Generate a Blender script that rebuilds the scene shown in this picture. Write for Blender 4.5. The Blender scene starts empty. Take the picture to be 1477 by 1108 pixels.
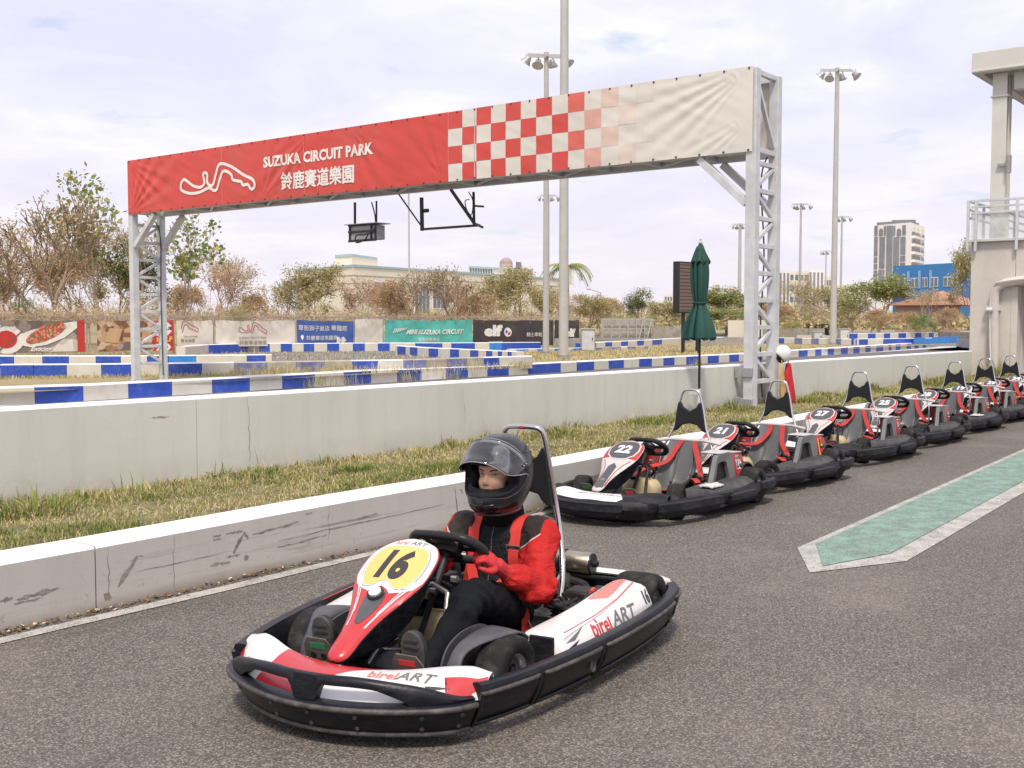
import bpy, bmesh, math, random
import numpy as np
from mathutils import Vector, Matrix, noise as mnoise
from mathutils.bvhtree import BVHTree
random.seed(7)
PI = math.pi
scene = bpy.context.scene
COL = scene.collection

# ------------------------------------------------------------------ camera
CAM_H, F_PX, HEAD, PITCH = 1.37, 1610.0, math.radians(37.9), math.atan(91 / 1610)
cam_data = bpy.data.cameras.new('camera')
cam_data.sensor_width = 36; cam_data.lens = 36 * F_PX / 1477
cam_data.clip_start = 0.05; cam_data.clip_end = 6000
cam = bpy.data.objects.new('camera', cam_data); COL.objects.link(cam)
cam.location = (0, 0, CAM_H)
cam.rotation_euler = (PI / 2 - PITCH, 0, HEAD - PI / 2)
scene.camera = cam

# ------------------------------------------------------------------ sky, sun, exposure
SUN_ELEV, SUN_AZ = math.radians(58), math.radians(216)      # azimuth measured from +x towards +y
world = bpy.data.worlds.new('World'); scene.world = world; world.use_nodes = True
nt = world.node_tree; nt.nodes.clear()
def wn(t, **k):
    n = nt.nodes.new(t)
    for a, b in k.items(): setattr(n, a, b)
    return n
out = wn('ShaderNodeOutputWorld'); mixs = wn('ShaderNodeMixShader')
b1 = wn('ShaderNodeBackground'); b2 = wn('ShaderNodeBackground')
sky = wn('ShaderNodeTexSky', sky_type='NISHITA', sun_disc=False, sun_elevation=SUN_ELEV, sun_rotation=PI / 2 - SUN_AZ)
nt.links.new(sky.outputs[0], b1.inputs[0]); b1.inputs[1].default_value = 0.12
tc = wn('ShaderNodeTexCoord'); sep = wn('ShaderNodeSeparateXYZ'); nt.links.new(tc.outputs['Generated'], sep.inputs[0])
mz = wn('ShaderNodeMath', operation='MAXIMUM'); mz.inputs[1].default_value = 0.0; nt.links.new(sep.outputs[2], mz.inputs[0])
az = wn('ShaderNodeMath', operation='ADD'); az.inputs[1].default_value = 0.16; nt.links.new(mz.outputs[0], az.inputs[0])
comb = wn('ShaderNodeCombineXYZ')
for i in (0, 1):
    d = wn('ShaderNodeMath', operation='DIVIDE'); nt.links.new(sep.outputs[i], d.inputs[0]); nt.links.new(az.outputs[0], d.inputs[1]); nt.links.new(d.outputs[0], comb.inputs[i])
n1 = wn('ShaderNodeTexNoise'); n1.inputs['Scale'].default_value = 1.7; n1.inputs['Detail'].default_value = 9; n1.inputs['Roughness'].default_value = 0.58; n1.inputs['Distortion'].default_value = 0.35
nt.links.new(comb.outputs[0], n1.inputs['Vector'])
cr = wn('ShaderNodeValToRGB'); nt.links.new(n1.outputs[0], cr.inputs[0])
e = cr.color_ramp.elements
e[0].position = 0.36; e[0].color = (0.70, 0.70, 0.865, 1); e[1].position = 0.66; e[1].color = (0.90, 0.895, 0.955, 1)
e2 = cr.color_ramp.elements.new(0.52); e2.color = (0.785, 0.775, 0.90, 1)
hz = wn('ShaderNodeMapRange'); hz.inputs['From Min'].default_value = 0.0; hz.inputs['From Max'].default_value = 0.2
hz.inputs['To Min'].default_value = 0.85; hz.inputs['To Max'].default_value = 0.0; nt.links.new(mz.outputs[0], hz.inputs['Value'])
mc = wn('ShaderNodeMixRGB'); nt.links.new(hz.outputs[0], mc.inputs[0]); nt.links.new(cr.outputs[0], mc.inputs[1]); mc.inputs[2].default_value = (0.80, 0.745, 0.79, 1)
nt.links.new(mc.outputs[0], b2.inputs[0]); b2.inputs[1].default_value = 1.02
n2 = wn('ShaderNodeTexNoise'); n2.inputs['Scale'].default_value = 2.6; n2.inputs['Detail'].default_value = 5
nt.links.new(comb.outputs[0], n2.inputs['Vector'])
cv = wn('ShaderNodeMapRange'); cv.inputs['From Min'].default_value = 0.26; cv.inputs['From Max'].default_value = 0.36
cv.inputs['To Min'].default_value = 0.45; cv.inputs['To Max'].default_value = 0.97; nt.links.new(n2.outputs[0], cv.inputs['Value'])
nt.links.new(cv.outputs[0], mixs.inputs[0]); nt.links.new(b1.outputs[0], mixs.inputs[1]); nt.links.new(b2.outputs[0], mixs.inputs[2])
nt.links.new(mixs.outputs[0], out.inputs[0])

sl = bpy.data.lights.new('sun', 'SUN'); sl.energy = 2.9; sl.angle = math.radians(10); sl.color = (1.0, 0.92, 0.80)
sun = bpy.data.objects.new('sun', sl); COL.objects.link(sun)
sd = Vector((math.cos(SUN_ELEV) * math.cos(SUN_AZ), math.cos(SUN_ELEV) * math.sin(SUN_AZ), math.sin(SUN_ELEV)))
sun.rotation_euler = sd.to_track_quat('Z', 'Y').to_euler()
vs = scene.view_settings; vs.view_transform = 'Standard'; vs.look = 'None'; vs.exposure = 0.22; vs.gamma = 1.0; vs.use_curve_mapping = False
scene.cycles.max_bounces = 6; scene.cycles.transparent_max_bounces = 8; scene.cycles.use_denoising = True

# ------------------------------------------------------------------ places: a pixel of the photograph -> a point of the world
_fw = Vector((math.cos(HEAD) * math.cos(PITCH), math.sin(HEAD) * math.cos(PITCH), -math.sin(PITCH)))
_rt = Vector((math.sin(HEAD), -math.cos(HEAD), 0)); _up = _rt.cross(_fw)
def ray(px, py): return _fw + _rt * ((px - 738.5) / F_PX) + _up * ((554 - py) / F_PX)
def G(px, py, h=0.0):
    d = ray(px, py); t = (h - CAM_H) / d.z; return Vector((d.x * t, d.y * t, h))
def DP(px, py, dep):
    d = ray(px, py); s = d.x * math.cos(HEAD) + d.y * math.sin(HEAD); t = dep / s
    return Vector((d.x * t, d.y * t, CAM_H + d.z * t))
def gp(px, dep, z=0.0):
    p = DP(px, 463, dep); return Vector((p.x, p.y, z))

# ------------------------------------------------------------------ scene helpers
def tag(o, label=None, cat=None, group=None, kind=None):
    if label: o['label'] = label
    if cat: o['category'] = cat
    if group: o['group'] = group
    if kind: o['kind'] = kind
    return o
def empty(name, loc=(0, 0, 0), rz=0.0, parent=None):
    o = bpy.data.objects.new(name, None); COL.objects.link(o); o.location = loc; o.rotation_euler = (0, 0, rz)
    o.empty_display_size = 0.1
    if parent: o.parent = parent
    return o
def thing(name, label, cat, loc=(0, 0, 0), rz=0.0, group=None):
    return tag(empty(name, loc, rz), label, cat, group)
def children(o): return [c for c in bpy.data.objects if c.parent == o]
def copy_tree(o, parent=None, kids=None):
    if kids is None:
        kids = {}
        for c in bpy.data.objects:
            if c.parent: kids.setdefault(c.parent.name, []).append(c)
    c = o.copy(); COL.objects.link(c); c.parent = parent
    for ch in kids.get(o.name, []): copy_tree(ch, c, kids)
    return c

class MB:
    """collects geometry; build() links it as ONE mesh object"""
    def __init__(s): s.v = []; s.f = []; s.m = []
    def add(s, vs, fs, m=0):
        n = len(s.v); s.v += [tuple(v) for v in vs]
        for f in fs: s.f.append(tuple(i + n for i in f)); s.m.append(m)
        return s
    def box(s, c, size, m=0, rot=None, taper=1.0):
        x, y, z = (size[0] / 2, size[1] / 2, size[2] / 2)
        vs = [Vector((a * x * (taper if d > 0 else 1), b * y * (taper if d > 0 else 1), d * z)) for d in (-1, 1) for b in (-1, 1) for a in (-1, 1)]
        if rot is not None: vs = [rot @ v for v in vs]
        c = Vector(c); vs = [v + c for v in vs]
        return s.add(vs, [(0, 2, 3, 1), (4, 5, 7, 6), (0, 1, 5, 4), (2, 6, 7, 3), (0, 4, 6, 2), (1, 3, 7, 5)], m)
    def bar(s, a, b, w, h=None, m=0, up=(0, 0, 1)):
        a, b = Vector(a), Vector(b); h = h or w; d = (b - a); L = d.length; d = d / L
        u = Vector(up); sx = d.cross(u)
        if sx.length < 1e-3: sx = d.cross(Vector((1, 0, 0)))
        sx.normalize(); sz = sx.cross(d)
        R = Matrix((sx, d, sz)).transposed()
        return s.box((a + b) / 2, (w, L, h), m, R)
    def tube(s, pts, r, seg=8, m=0, closed=False, cap=True):
        pts = [Vector(p) for p in pts]; n = len(pts)
        rs = r if isinstance(r, (list, tuple)) else [r] * n
        rings = []; prev = None
        for i, p in enumerate(pts):
            if closed: t = pts[(i + 1) % n] - pts[i - 1]
            else: t = pts[min(i + 1, n - 1)] - pts[max(i - 1, 0)]
            t.normalize()
            if prev is None:
                q = t.orthogonal().normalized()
            else:
                q = prev - t * prev.dot(t)
                q = q.normalized() if q.length > 1e-6 else t.orthogonal().normalized()
            prev = q; w = t.cross(q)
            rings.append([p + (q * math.cos(2 * PI * k / seg) + w * math.sin(2 * PI * k / seg)) * rs[i] for k in range(seg)])
        return s.loft(rings, m, closed, cap)
    def loft(s, rings, m=0, closed=False, cap=True, ringclosed=True, flip=False):
        n = len(rings); k = len(rings[0]); vs = [v for r in rings for v in r]; fs = []
        for i in range(n if closed else n - 1):
            j = (i + 1) % n
            for a in range(k if ringclosed else k - 1):
                b = (a + 1) % k; f = (i * k + a, i * k + b, j * k + b, j * k + a)
                fs.append(f[::-1] if flip else f)
        if cap and not closed and ringclosed:
            fs.append(tuple(range(k))[::-1] if not flip else tuple(range(k)))
            e = tuple((n - 1) * k + a for a in range(k)); fs.append(e if not flip else e[::-1])
        return s.add(vs, fs, m)
    def lathe(s, prof, c=(0, 0, 0), axis='z', seg=24, m=0):
        """prof: (radius, height) pairs"""
        c = Vector(c); rings = []
        for r, h in prof:
            ring = []
            for k in range(seg):
                a = 2 * PI * k / seg; x, y = r * math.cos(a), r * math.sin(a)
                ring.append(c + (Vector((x, y, h)) if axis == 'z' else Vector((x, h, -y)) if axis == 'y' else Vector((h, x, y))))
            rings.append(ring)
        return s.loft(rings, m)
    def prism(s, poly, t0, t1, frame=None, m=0, mside=None):
        """poly in local xy, extruded t0..t1 along local z of frame"""
        fr = frame or Matrix(); k = len(poly)
        vs = [fr @ Vector((x, y, t0)) for x, y in poly] + [fr @ Vector((x, y, t1)) for x, y in poly]
        s.add(vs, [tuple(range(k))[::-1], tuple(range(k, 2 * k))], m)
        n = len(s.v) - 2 * k
        for a in range(k):
            b = (a + 1) % k; s.f.append((n + a, n + b, n + k + b, n + k + a)); s.m.append(m if mside is None else mside)
        return s
    def build(s, name, mats, parent=None, smooth=False, bevel=0, seg=2, angle=40, sub=0, solid=0, normals=True):
        me = bpy.data.meshes.new(name); me.from_pydata(s.v, [], s.f)
        mats = mats if isinstance(mats, (list, tuple)) else [mats]
        for mt in mats: me.materials.append(mt)
        if len(mats) > 1: me.polygons.foreach_set('material_index', s.m)
        if normals or bevel:
            bm = bmesh.new(); bm.from_mesh(me)
            if normals: bmesh.ops.recalc_face_normals(bm, faces=bm.faces)
            bm.to_mesh(me); bm.free()
        me.update()
        o = bpy.data.objects.new(name, me); COL.objects.link(o)
        if parent: o.parent = parent
        if smooth: shade(o, angle)
        if solid: md = o.modifiers.new('solid', 'SOLIDIFY'); md.thickness = solid; md.offset = 0
        if bevel:
            md = o.modifiers.new('bevel', 'BEVEL'); md.width = bevel; md.segments = seg; md.limit_method = 'ANGLE'; md.angle_limit = math.radians(35)
            shade(o, 40)
        if sub: md = o.modifiers.new('sub', 'SUBSURF'); md.levels = sub; md.render_levels = sub
        return o
def shade(o, angle=40):
    me = o.data; me.polygons.foreach_set('use_smooth', [True] * len(me.polygons))
    if angle < 179: me.set_sharp_from_angle(angle=math.radians(angle))
def bake(o):
    dg = bpy.context.evaluated_depsgraph_get(); me = bpy.data.meshes.new_from_object(o.evaluated_get(dg))
    o.modifiers.clear(); o.data = me; return o
def smoothstep(a, b, x):
    t = min(1, max(0, (x - a) / (b - a))); return t * t * (3 - 2 * t)
def catmull(pts, n=8, closed=False):
    P = [Vector(p) for p in pts]; N = len(P); outp = []
    for i in range(N if closed else N - 1):
        if closed: a, b, c, d = P[i - 1], P[i], P[(i + 1) % N], P[(i + 2) % N]
        else: a, b, c, d = P[max(i - 1, 0)], P[i], P[i + 1], P[min(i + 2, N - 1)]
        for k in range(n):
            t = k / n
            outp.append(0.5 * ((2 * b) + (c - a) * t + (2 * a - 5 * b + 4 * c - d) * t * t + (3 * b - a - 3 * c + d) * t ** 3))
    if not closed: outp.append(P[-1])
    return outp

# ------------------------------------------------------------------ materials
_mats = {}
def M(name, col, rough=0.6, metal=0.0, var=0.12, scale=6.0, bump=0.0, bscale=60.0, spec=0.5, coat=0.0, dirt=0.0, dscale=3.0, dcol=(0.12, 0.10, 0.08), stretch=(1, 1, 1), alpha=1.0, trans=0.0, bdist=0.004):
    if name in _mats: return _mats[name]
    m = bpy.data.materials.new(name); m.use_nodes = True; t = m.node_tree; p = t.nodes['Principled BSDF']
    p.inputs['Roughness'].default_value = rough; p.inputs['Metallic'].default_value = metal
    p.inputs['Specular IOR Level'].default_value = spec; p.inputs['Coat Weight'].default_value = coat; p.inputs['Coat Roughness'].default_value = 0.12
    if trans: p.inputs['Transmission Weight'].default_value = trans
    if alpha < 1: p.inputs['Alpha'].default_value = alpha
    tcn = t.nodes.new('ShaderNodeTexCoord'); mp = t.nodes.new('ShaderNodeMapping'); mp.inputs['Scale'].default_value = stretch
    t.links.new(tcn.outputs['Object'], mp.inputs[0])
    n = t.nodes.new('ShaderNodeTexNoise'); n.inputs['Scale'].default_value = scale; n.inputs['Detail'].default_value = 6; n.inputs['Roughness'].default_value = 0.62
    t.links.new(mp.outputs[0], n.inputs['Vector'])
    mx = t.nodes.new('ShaderNodeMixRGB'); c = col
    mx.inputs[1].default_value = tuple(max(0, x * (1 - var)) for x in c[:3]) + (1,); mx.inputs[2].default_value = tuple(min(1, x * (1 + var)) for x in c[:3]) + (1,)
    rr = t.nodes.new('ShaderNodeMapRange'); rr.inputs['From Min'].default_value = 0.32; rr.inputs['From Max'].default_value = 0.68
    t.links.new(n.outputs[0], rr.inputs['Value']); t.links.new(rr.outputs[0], mx.inputs[0]); last = mx.outputs[0]
    if dirt:
        n3 = t.nodes.new('ShaderNodeTexNoise'); n3.inputs['Scale'].default_value = dscale; n3.inputs['Detail'].default_value = 9; n3.inputs['Roughness'].default_value = 0.7
        t.links.new(mp.outputs[0], n3.inputs['Vector'])
        r3 = t.nodes.new('ShaderNodeMapRange'); r3.inputs['From Min'].default_value = 0.47; r3.inputs['From Max'].default_value = 0.72; r3.inputs['To Max'].default_value = dirt
        t.links.new(n3.outputs[0], r3.inputs['Value'])
        m3 = t.nodes.new('ShaderNodeMixRGB'); t.links.new(r3.outputs[0], m3.inputs[0]); t.links.new(last, m3.inputs[1]); m3.inputs[2].default_value = tuple(dcol) + (1,)
        last = m3.outputs[0]
    t.links.new(last, p.inputs['Base Color'])
    rg = t.nodes.new('ShaderNodeMapRange'); rg.inputs['To Min'].default_value = max(0, rough - 0.09); rg.inputs['To Max'].default_value = min(1, rough + 0.09)
    t.links.new(n.outputs[0], rg.inputs['Value']); t.links.new(rg.outputs[0], p.inputs['Roughness'])
    if bump:
        nb = t.nodes.new('ShaderNodeTexNoise'); nb.inputs['Scale'].default_value = bscale; nb.inputs['Detail'].default_value = 4
        t.links.new(mp.outputs[0], nb.inputs['Vector'])
        bp = t.nodes.new('ShaderNodeBump'); bp.inputs['Strength'].default_value = bump; bp.inputs['Distance'].default_value = bdist
        t.links.new(nb.outputs[0], bp.inputs['Height']); t.links.new(bp.outputs[0], p.inputs['Normal'])
    _mats[name] = m; return m
class N:
    """small node-writing helper for the larger materials"""
    def __init__(s, name):
        s.m = bpy.data.materials.new(name); s.m.use_nodes = True; s.t = s.m.node_tree; s.p = s.t.nodes['Principled BSDF']
        s.tc = s.t.nodes.new('ShaderNodeTexCoord'); s.co = s.tc.outputs['Object']; _mats[name] = s.m
    def link(s, a, b): s.t.links.new(a, b)
    def noise(s, scale, detail=5, rough=0.55, stretch=None, dist=0.0, off=None):
        n = s.t.nodes.new('ShaderNodeTexNoise'); n.inputs['Scale'].default_value = scale; n.inputs['Detail'].default_value = detail
        n.inputs['Roughness'].default_value = rough; n.inputs['Distortion'].default_value = dist
        v = s.co
        if stretch or off:
            mp = s.t.nodes.new('ShaderNodeMapping'); mp.inputs['Scale'].default_value = stretch or (1, 1, 1); mp.inputs['Location'].default_value = off or (0, 0, 0)
            s.link(v, mp.inputs[0]); v = mp.outputs[0]
        s.link(v, n.inputs['Vector']); return n.outputs[0]
    def rng(s, v, a, b, c=0.0, d=1.0):
        n = s.t.nodes.new('ShaderNodeMapRange'); s.link(v, n.inputs['Value'])
        for k, x in zip(('From Min', 'From Max', 'To Min', 'To Max'), (a, b, c, d)): n.inputs[k].default_value = x
        return n.outputs[0]
    def math(s, op, a, b=None):
        n = s.t.nodes.new('ShaderNodeMath'); n.operation = op
        for i, x in enumerate((a, b)):
            if x is None: continue
            if isinstance(x, (int, float)): n.inputs[i].default_value = x
            else: s.link(x, n.inputs[i])
        return n.outputs[0]
    def mix(s, f, a, b, mode='MIX'):
        n = s.t.nodes.new('ShaderNodeMixRGB'); n.blend_type = mode
        for i, x in enumerate((f, a, b)):
            if isinstance(x, (int, float)): n.inputs[i].default_value = x
            elif isinstance(x, (tuple, list)): n.inputs[i].default_value = tuple(x) + (1,) * (4 - len(x))
            else: s.link(x, n.inputs[i])
        return n.outputs[0]
    def sep(s):
        n = s.t.nodes.new('ShaderNodeSeparateXYZ'); s.link(s.co, n.inputs[0]); return n.outputs
    def bump(s, h, strength=0.4, dist=0.01):
        n = s.t.nodes.new('ShaderNodeBump'); n.inputs['Strength'].default_value = strength; n.inputs['Distance'].default_value = dist
        s.link(h, n.inputs['Height']); s.link(n.outputs[0], s.p.inputs['Normal'])
    def color(s, c): s.link(c, s.p.inputs['Base Color'])
    def rough(s, r):
        if isinstance(r, (int, float)): s.p.inputs['Roughness'].default_value = r
        else: s.link(r, s.p.inputs['Roughness'])

# ------------------------------------------------------------------ flat print: text and shapes laid on a surface
def text_mesh(body, bold=0.0, shear=0.0, res=2):
    c = bpy.data.curves.new('lettering', 'FONT'); c.body = body; c.offset = bold; c.resolution_u = res; c.shear = shear
    o = bpy.data.objects.new('lettering', c); COL.objects.link(o)
    dg = bpy.context.evaluated_depsgraph_get(); dg.update()
    me = bpy.data.meshes.new_from_object(o.evaluated_get(dg))
    bpy.data.objects.remove(o); bpy.data.curves.remove(c)
    vs = [v.co.copy() for v in me.vertices]; fs = [tuple(p.vertices) for p in me.polygons]; bpy.data.meshes.remove(me)
    xs = [v.x for v in vs]; ys = [v.y for v in vs]; cx, cy = (min(xs) + max(xs)) / 2, (min(ys) + max(ys)) / 2
    w, h = max(xs) - min(xs), max(ys) - min(ys)
    return [((v.x - cx) / h, (v.y - cy) / h) for v in vs], fs, w / h         # height 1, centred
def stroke(pts, w, closed=False, n=6):
    """a 2-D line of width w as quads"""
    P = catmull([(x, y, 0) for x, y in pts], n, closed); k = len(P); vs = []; fs = []
    for i, p in enumerate(P):
        t = (P[(i + 1) % k] - P[i - 1]) if closed else (P[min(i + 1, k - 1)] - P[max(i - 1, 0)])
        t.normalize(); q = Vector((-t.y, t.x, 0)) * w / 2
        vs += [(p.x + q.x, p.y + q.y), (p.x - q.x, p.y - q.y)]
    for i in range(k if closed else k - 1):
        j = (i + 1) % k; fs.append((2 * i, 2 * i + 1, 2 * j + 1, 2 * j))
    return vs, fs
def refine(v2, fs, maxlen):
    bm = bmesh.new(); vv = [bm.verts.new((x, y, 0)) for x, y in v2]
    for f in fs:
        try: bm.faces.new([vv[i] for i in f])
        except ValueError: pass
    bmesh.ops.triangulate(bm, faces=bm.faces)
    for _ in range(5):
        es = [e for e in bm.edges if e.calc_length() > maxlen]
        if not es: break
        bmesh.ops.subdivide_edges(bm, edges=es, cuts=1, use_grid_fill=False)
        bmesh.ops.triangulate(bm, faces=bm.faces)
    bm.verts.index_update()
    o = [(v.co.x, v.co.y) for v in bm.verts], [tuple(v.index for v in f.verts) for f in bm.faces]
    bm.free(); return o
def bvh_of(objs):
    vs = []; fs = []
    dg = bpy.context.evaluated_depsgraph_get(); dg.update()
    for o in objs:
        e = o.evaluated_get(dg); me = e.to_mesh(); n = len(vs)
        vs += [v.co.copy() for v in me.vertices]; fs += [tuple(i + n for i in p.vertices) for p in me.polygons]; e.to_mesh_clear()
    return BVHTree.FromPolygons(vs, fs)
def decal(name, bvh, shape, frame, mat, parent, size=1.0, off=0.0015, maxlen=0.02, far=0.4, sx=1.0, label=None):
    """lay a 2-D shape (verts, faces) on a surface: shape xy -> frame xy, cast along frame -z; bvh and frame in the parent's space"""
    v2, fs = shape[0], shape[1]; v2 = [(x * size * sx, y * size) for x, y in v2]
    v2, fs = refine(v2, fs, maxlen)
    d = -(frame.to_3x3() @ Vector((0, 0, 1))).normalized(); vs = []; ok = []
    for x, y in v2:
        p = frame @ Vector((x, y, 0)); h = bvh.ray_cast(p - d * far / 2, d, far)
        if h[0] is None: vs.append(p); ok.append(False)
        else: vs.append(h[0] - d * off); ok.append(True)
    fs = [f for f in fs if all(ok[i] for i in f)]
    if not fs: return None
    used = sorted({i for f in fs for i in f}); mp = {i: k for k, i in enumerate(used)}
    mb = MB(); mb.v = [tuple(vs[i]) for i in used]; mb.f = [tuple(mp[i] for i in f) for f in fs]; mb.m = [0] * len(mb.f)
    o = mb.build(name, mat, parent, smooth=True, angle=180, normals=False)
    # face outwards
    me = o.data; me.update()
    if len(me.polygons) and sum(p.normal.dot(d) for p in me.polygons) > 0: me.flip_normals()
    if label: o['label'] = label
    return o
def frame(o, x, y):
    x = Vector(x).normalized(); y = Vector(y); y = (y - x * y.dot(x)).normalized(); z = x.cross(y)
    m = Matrix((x, y, z)).transposed().to_4x4(); m.translation = Vector(o); return m
def poly_shape(pts): return [tuple(p) for p in pts], [tuple(range(len(pts)))]
def disc_shape(r, n=20, sx=1.0): return [(r * sx * math.cos(2 * PI * k / n), r * math.sin(2 * PI * k / n)) for k in range(n)], [tuple(range(n))]
# ------------------------------------------------------------------ ground materials
def mat_asphalt(name, a, b, speck, patch):
    n = N(name); big = n.noise(0.35, 4, 0.6); mid = n.noise(5.0, 5, 0.6); fin2 = n.noise(150, 3, 0.8)
    v = n.t.nodes.new('ShaderNodeTexVoronoi'); v.inputs['Scale'].default_value = 150; n.link(n.co, v.inputs['Vector'])
    sp = n.t.nodes.new('ShaderNodeSeparateColor'); n.link(v.outputs['Color'], sp.inputs[0]); r = sp.outputs[0]
    c = n.mix(n.rng(big, 0.35, 0.65), a, b); c = n.mix(n.rng(mid, 0.4, 0.75, 0, patch), c, tuple(x * 0.62 for x in a))
    c = n.mix(n.rng(r, 0.55, 1.0, 0, 0.95), c, speck); c = n.mix(n.rng(r, 0.0, 0.40, 0.5, 0), c, tuple(x * 0.30 for x in a))
    c = n.mix(n.rng(v.outputs['Distance'], 0.4, 0.8, 0, 0.6), c, tuple(x * 0.22 for x in a)); c = n.mix(n.rng(fin2, 0.5, 0.68, 0, 0.4), c, tuple(x * 0.35 for x in a))
    sk = n.noise(1.0, 6, 0.65, stretch=(0.28, 2.6, 1), dist=.3); c = n.mix(n.rng(sk, 0.56, 0.72, 0, 0.42), c, tuple(x * 0.45 for x in a))
    du = n.noise(0.8, 6, 0.7, off=(5, 2, 0)); c = n.mix(n.rng(du, 0.52, 0.75, 0, 0.30), c, tuple(x * 1.7 for x in b))
    n.color(c); n.rough(n.rng(r, 0, 1, 0.72, 0.95)); n.p.inputs['Specular IOR Level'].default_value = 0.3
    n.bump(n.math('ADD', n.math('SUBTRACT', 1.0, v.outputs['Distance']), n.math('MULTIPLY', fin2, 0.5)), 0.6, 0.005); return n.m
m_asph = mat_asphalt('asphalt', (0.150, 0.131, 0.114), (0.180, 0.158, 0.138), (0.36, 0.32, 0.275), 0.25)
m_asph2 = mat_asphalt('track_asphalt', (0.20, 0.19, 0.18), (0.25, 0.235, 0.22), (0.38, 0.36, 0.33), 0.2)
def mat_soil():
    n = N('dry_ground'); a = n.noise(0.25, 6, 0.6); b = n.noise(3.0, 6, 0.7); c = n.mix(n.rng(a, 0.35, 0.65), (0.33, 0.25, 0.13), (0.23, 0.21, 0.09))
    c = n.mix(n.rng(b, 0.4, 0.7, 0, 0.7), c, (0.42, 0.33, 0.18)); n.color(c); n.rough(0.95); n.bump(b, 0.8, 0.05); return n.m
m_soil = mat_soil()
m_turf = M('turf_soil', (0.15, 0.135, 0.06), 0.95, var=0.5, scale=9, bump=0.8, bscale=40, dirt=0.7, dscale=14, dcol=(0.22, 0.17, 0.08))
def road_paint(name, col, wear, tint=(0.13, 0.12, 0.11), lo=0.44, hi=0.62, noise2=7.0):
    n = N(name); a = n.noise(110, 3, 0.75); b = n.noise(noise2, 6, 0.7); w = n.math('ADD', n.math('MULTIPLY', a, 0.5), n.math('MULTIPLY', b, 0.5))
    c = n.mix(n.rng(w, lo, hi, 0, wear), col, tint); c = n.mix(n.rng(n.noise(1.3, 4), 0.35, 0.65, 0, 0.25), c, tuple(x * 0.7 for x in col))
    v = n.t.nodes.new('ShaderNodeTexVoronoi'); v.inputs['Scale'].default_value = 150; n.link(n.co, v.inputs['Vector']); sp = n.t.nodes.new('ShaderNodeSeparateColor'); n.link(v.outputs['Color'], sp.inputs[0])
    c = n.mix(n.math('MULTIPLY', n.rng(sp.outputs[1], 0.45, 0.85, 0, 0.6), n.rng(b, 0.36, 0.58, 0.15, 1.0)), c, tint); c = n.mix(n.rng(v.outputs['Distance'], 0.4, 0.8, 0, 0.5), c, tuple(x * 0.5 for x in tint))
    n.color(c); n.rough(0.85); n.bump(n.math('SUBTRACT', 1.0, v.outputs['Distance']), 0.5, 0.004); return n.m
m_lane_green = road_paint('worn_green_lane_paint', (0.28, 0.46, 0.375), 0.7, lo=0.42, hi=0.60)
m_lane_white = road_paint('worn_white_lane_paint', (0.60, 0.57, 0.52), 0.65, lo=0.46, hi=0.64)

def sheet(name, pts, z, mat, kind='structure', label=None):
    mb = MB(); mb.add([(x, y, z) for x, y in pts], [tuple(range(len(pts)))]); o = mb.build(name, mat, normals=False)
    if o.data.polygons[0].normal.z < 0: o.data.flip_normals()
    return tag(o, label, None, None, kind)
# pit lane and near track asphalt
sheet('asphalt_ground', [(-300, -300), (900, -300), (900, 17.5), (-300, 17.5)], 0.0, m_asph)
# infield
sheet('infield_ground', [(-1500, 17.75), (3000, 17.75), (3000, 3500), (-1500, 3500)], 0.19, m_soil)
sheet('far_ground', [(900, -3000), (4000, -3000), (4000, 17.75), (900, 17.75)], 0.0, m_soil)
# asphalt of the inner track, seen between the kerb barriers
def gpoly(name, pxs, h, mat, lift=0.004, label=None):
    pts = [G(x, y, h) for x, y in pxs]; return sheet(name, [(p.x, p.y) for p in pts], h + lift, mat, label=label)
gpoly('inner_track', [(330, 522), (800, 517), (640, 512), (560, 497), (490, 499), (300, 507)], 0.19, m_asph2)
gpoly('far_track', [(560, 497), (1000, 489), (1400, 484), (1477, 487), (1477, 480), (1200, 478), (700, 486), (300, 497)], 0.19, m_asph2, 0.006)
gpoly('right_track', [(1340, 500), (1477, 500), (1477, 486), (1350, 488)], 0.19, m_asph2, 0.008)

# ------------------------------------------------------------------ painted markings
def strip_between(name, L, R, z, mat, label=None):
    mb = MB(); n = len(L); mb.add([(p[0], p[1], z) for p in L] + [(p[0], p[1], z) for p in R], [(i, i + 1, n + i + 1, n + i) for i in range(n - 1)])
    o = mb.build(name, mat, normals=False)
    if o.data.polygons[0].normal.z < 0: o.data.flip_normals()
    return tag(o, label, None, None, 'structure')
# the white line at the foot of the low wall
LW = [(-6, 4.70), (2.5, 4.74), (7.0, 4.79), (12.5, 4.93), (18, 5.08), (24, 5.22), (40, 5.6)]   # face of the low wall
def lw(x):
    for (a, b), (c, d) in zip(LW, LW[1:]):
        if x <= c or (c, d) == LW[-1]: return b + (d - b) * (x - a) / (c - a)
xs = [-6 + 0.4 * i for i in range(116)]
strip_between('white_edge_line', [(x, lw(x) - 0.075 + 0.004 * math.sin(x * 5)) for x in xs], [(x, lw(x) - 0.165 + 0.006 * math.sin(x * 3.1)) for x in xs], 0.004, m_lane_white)
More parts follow.
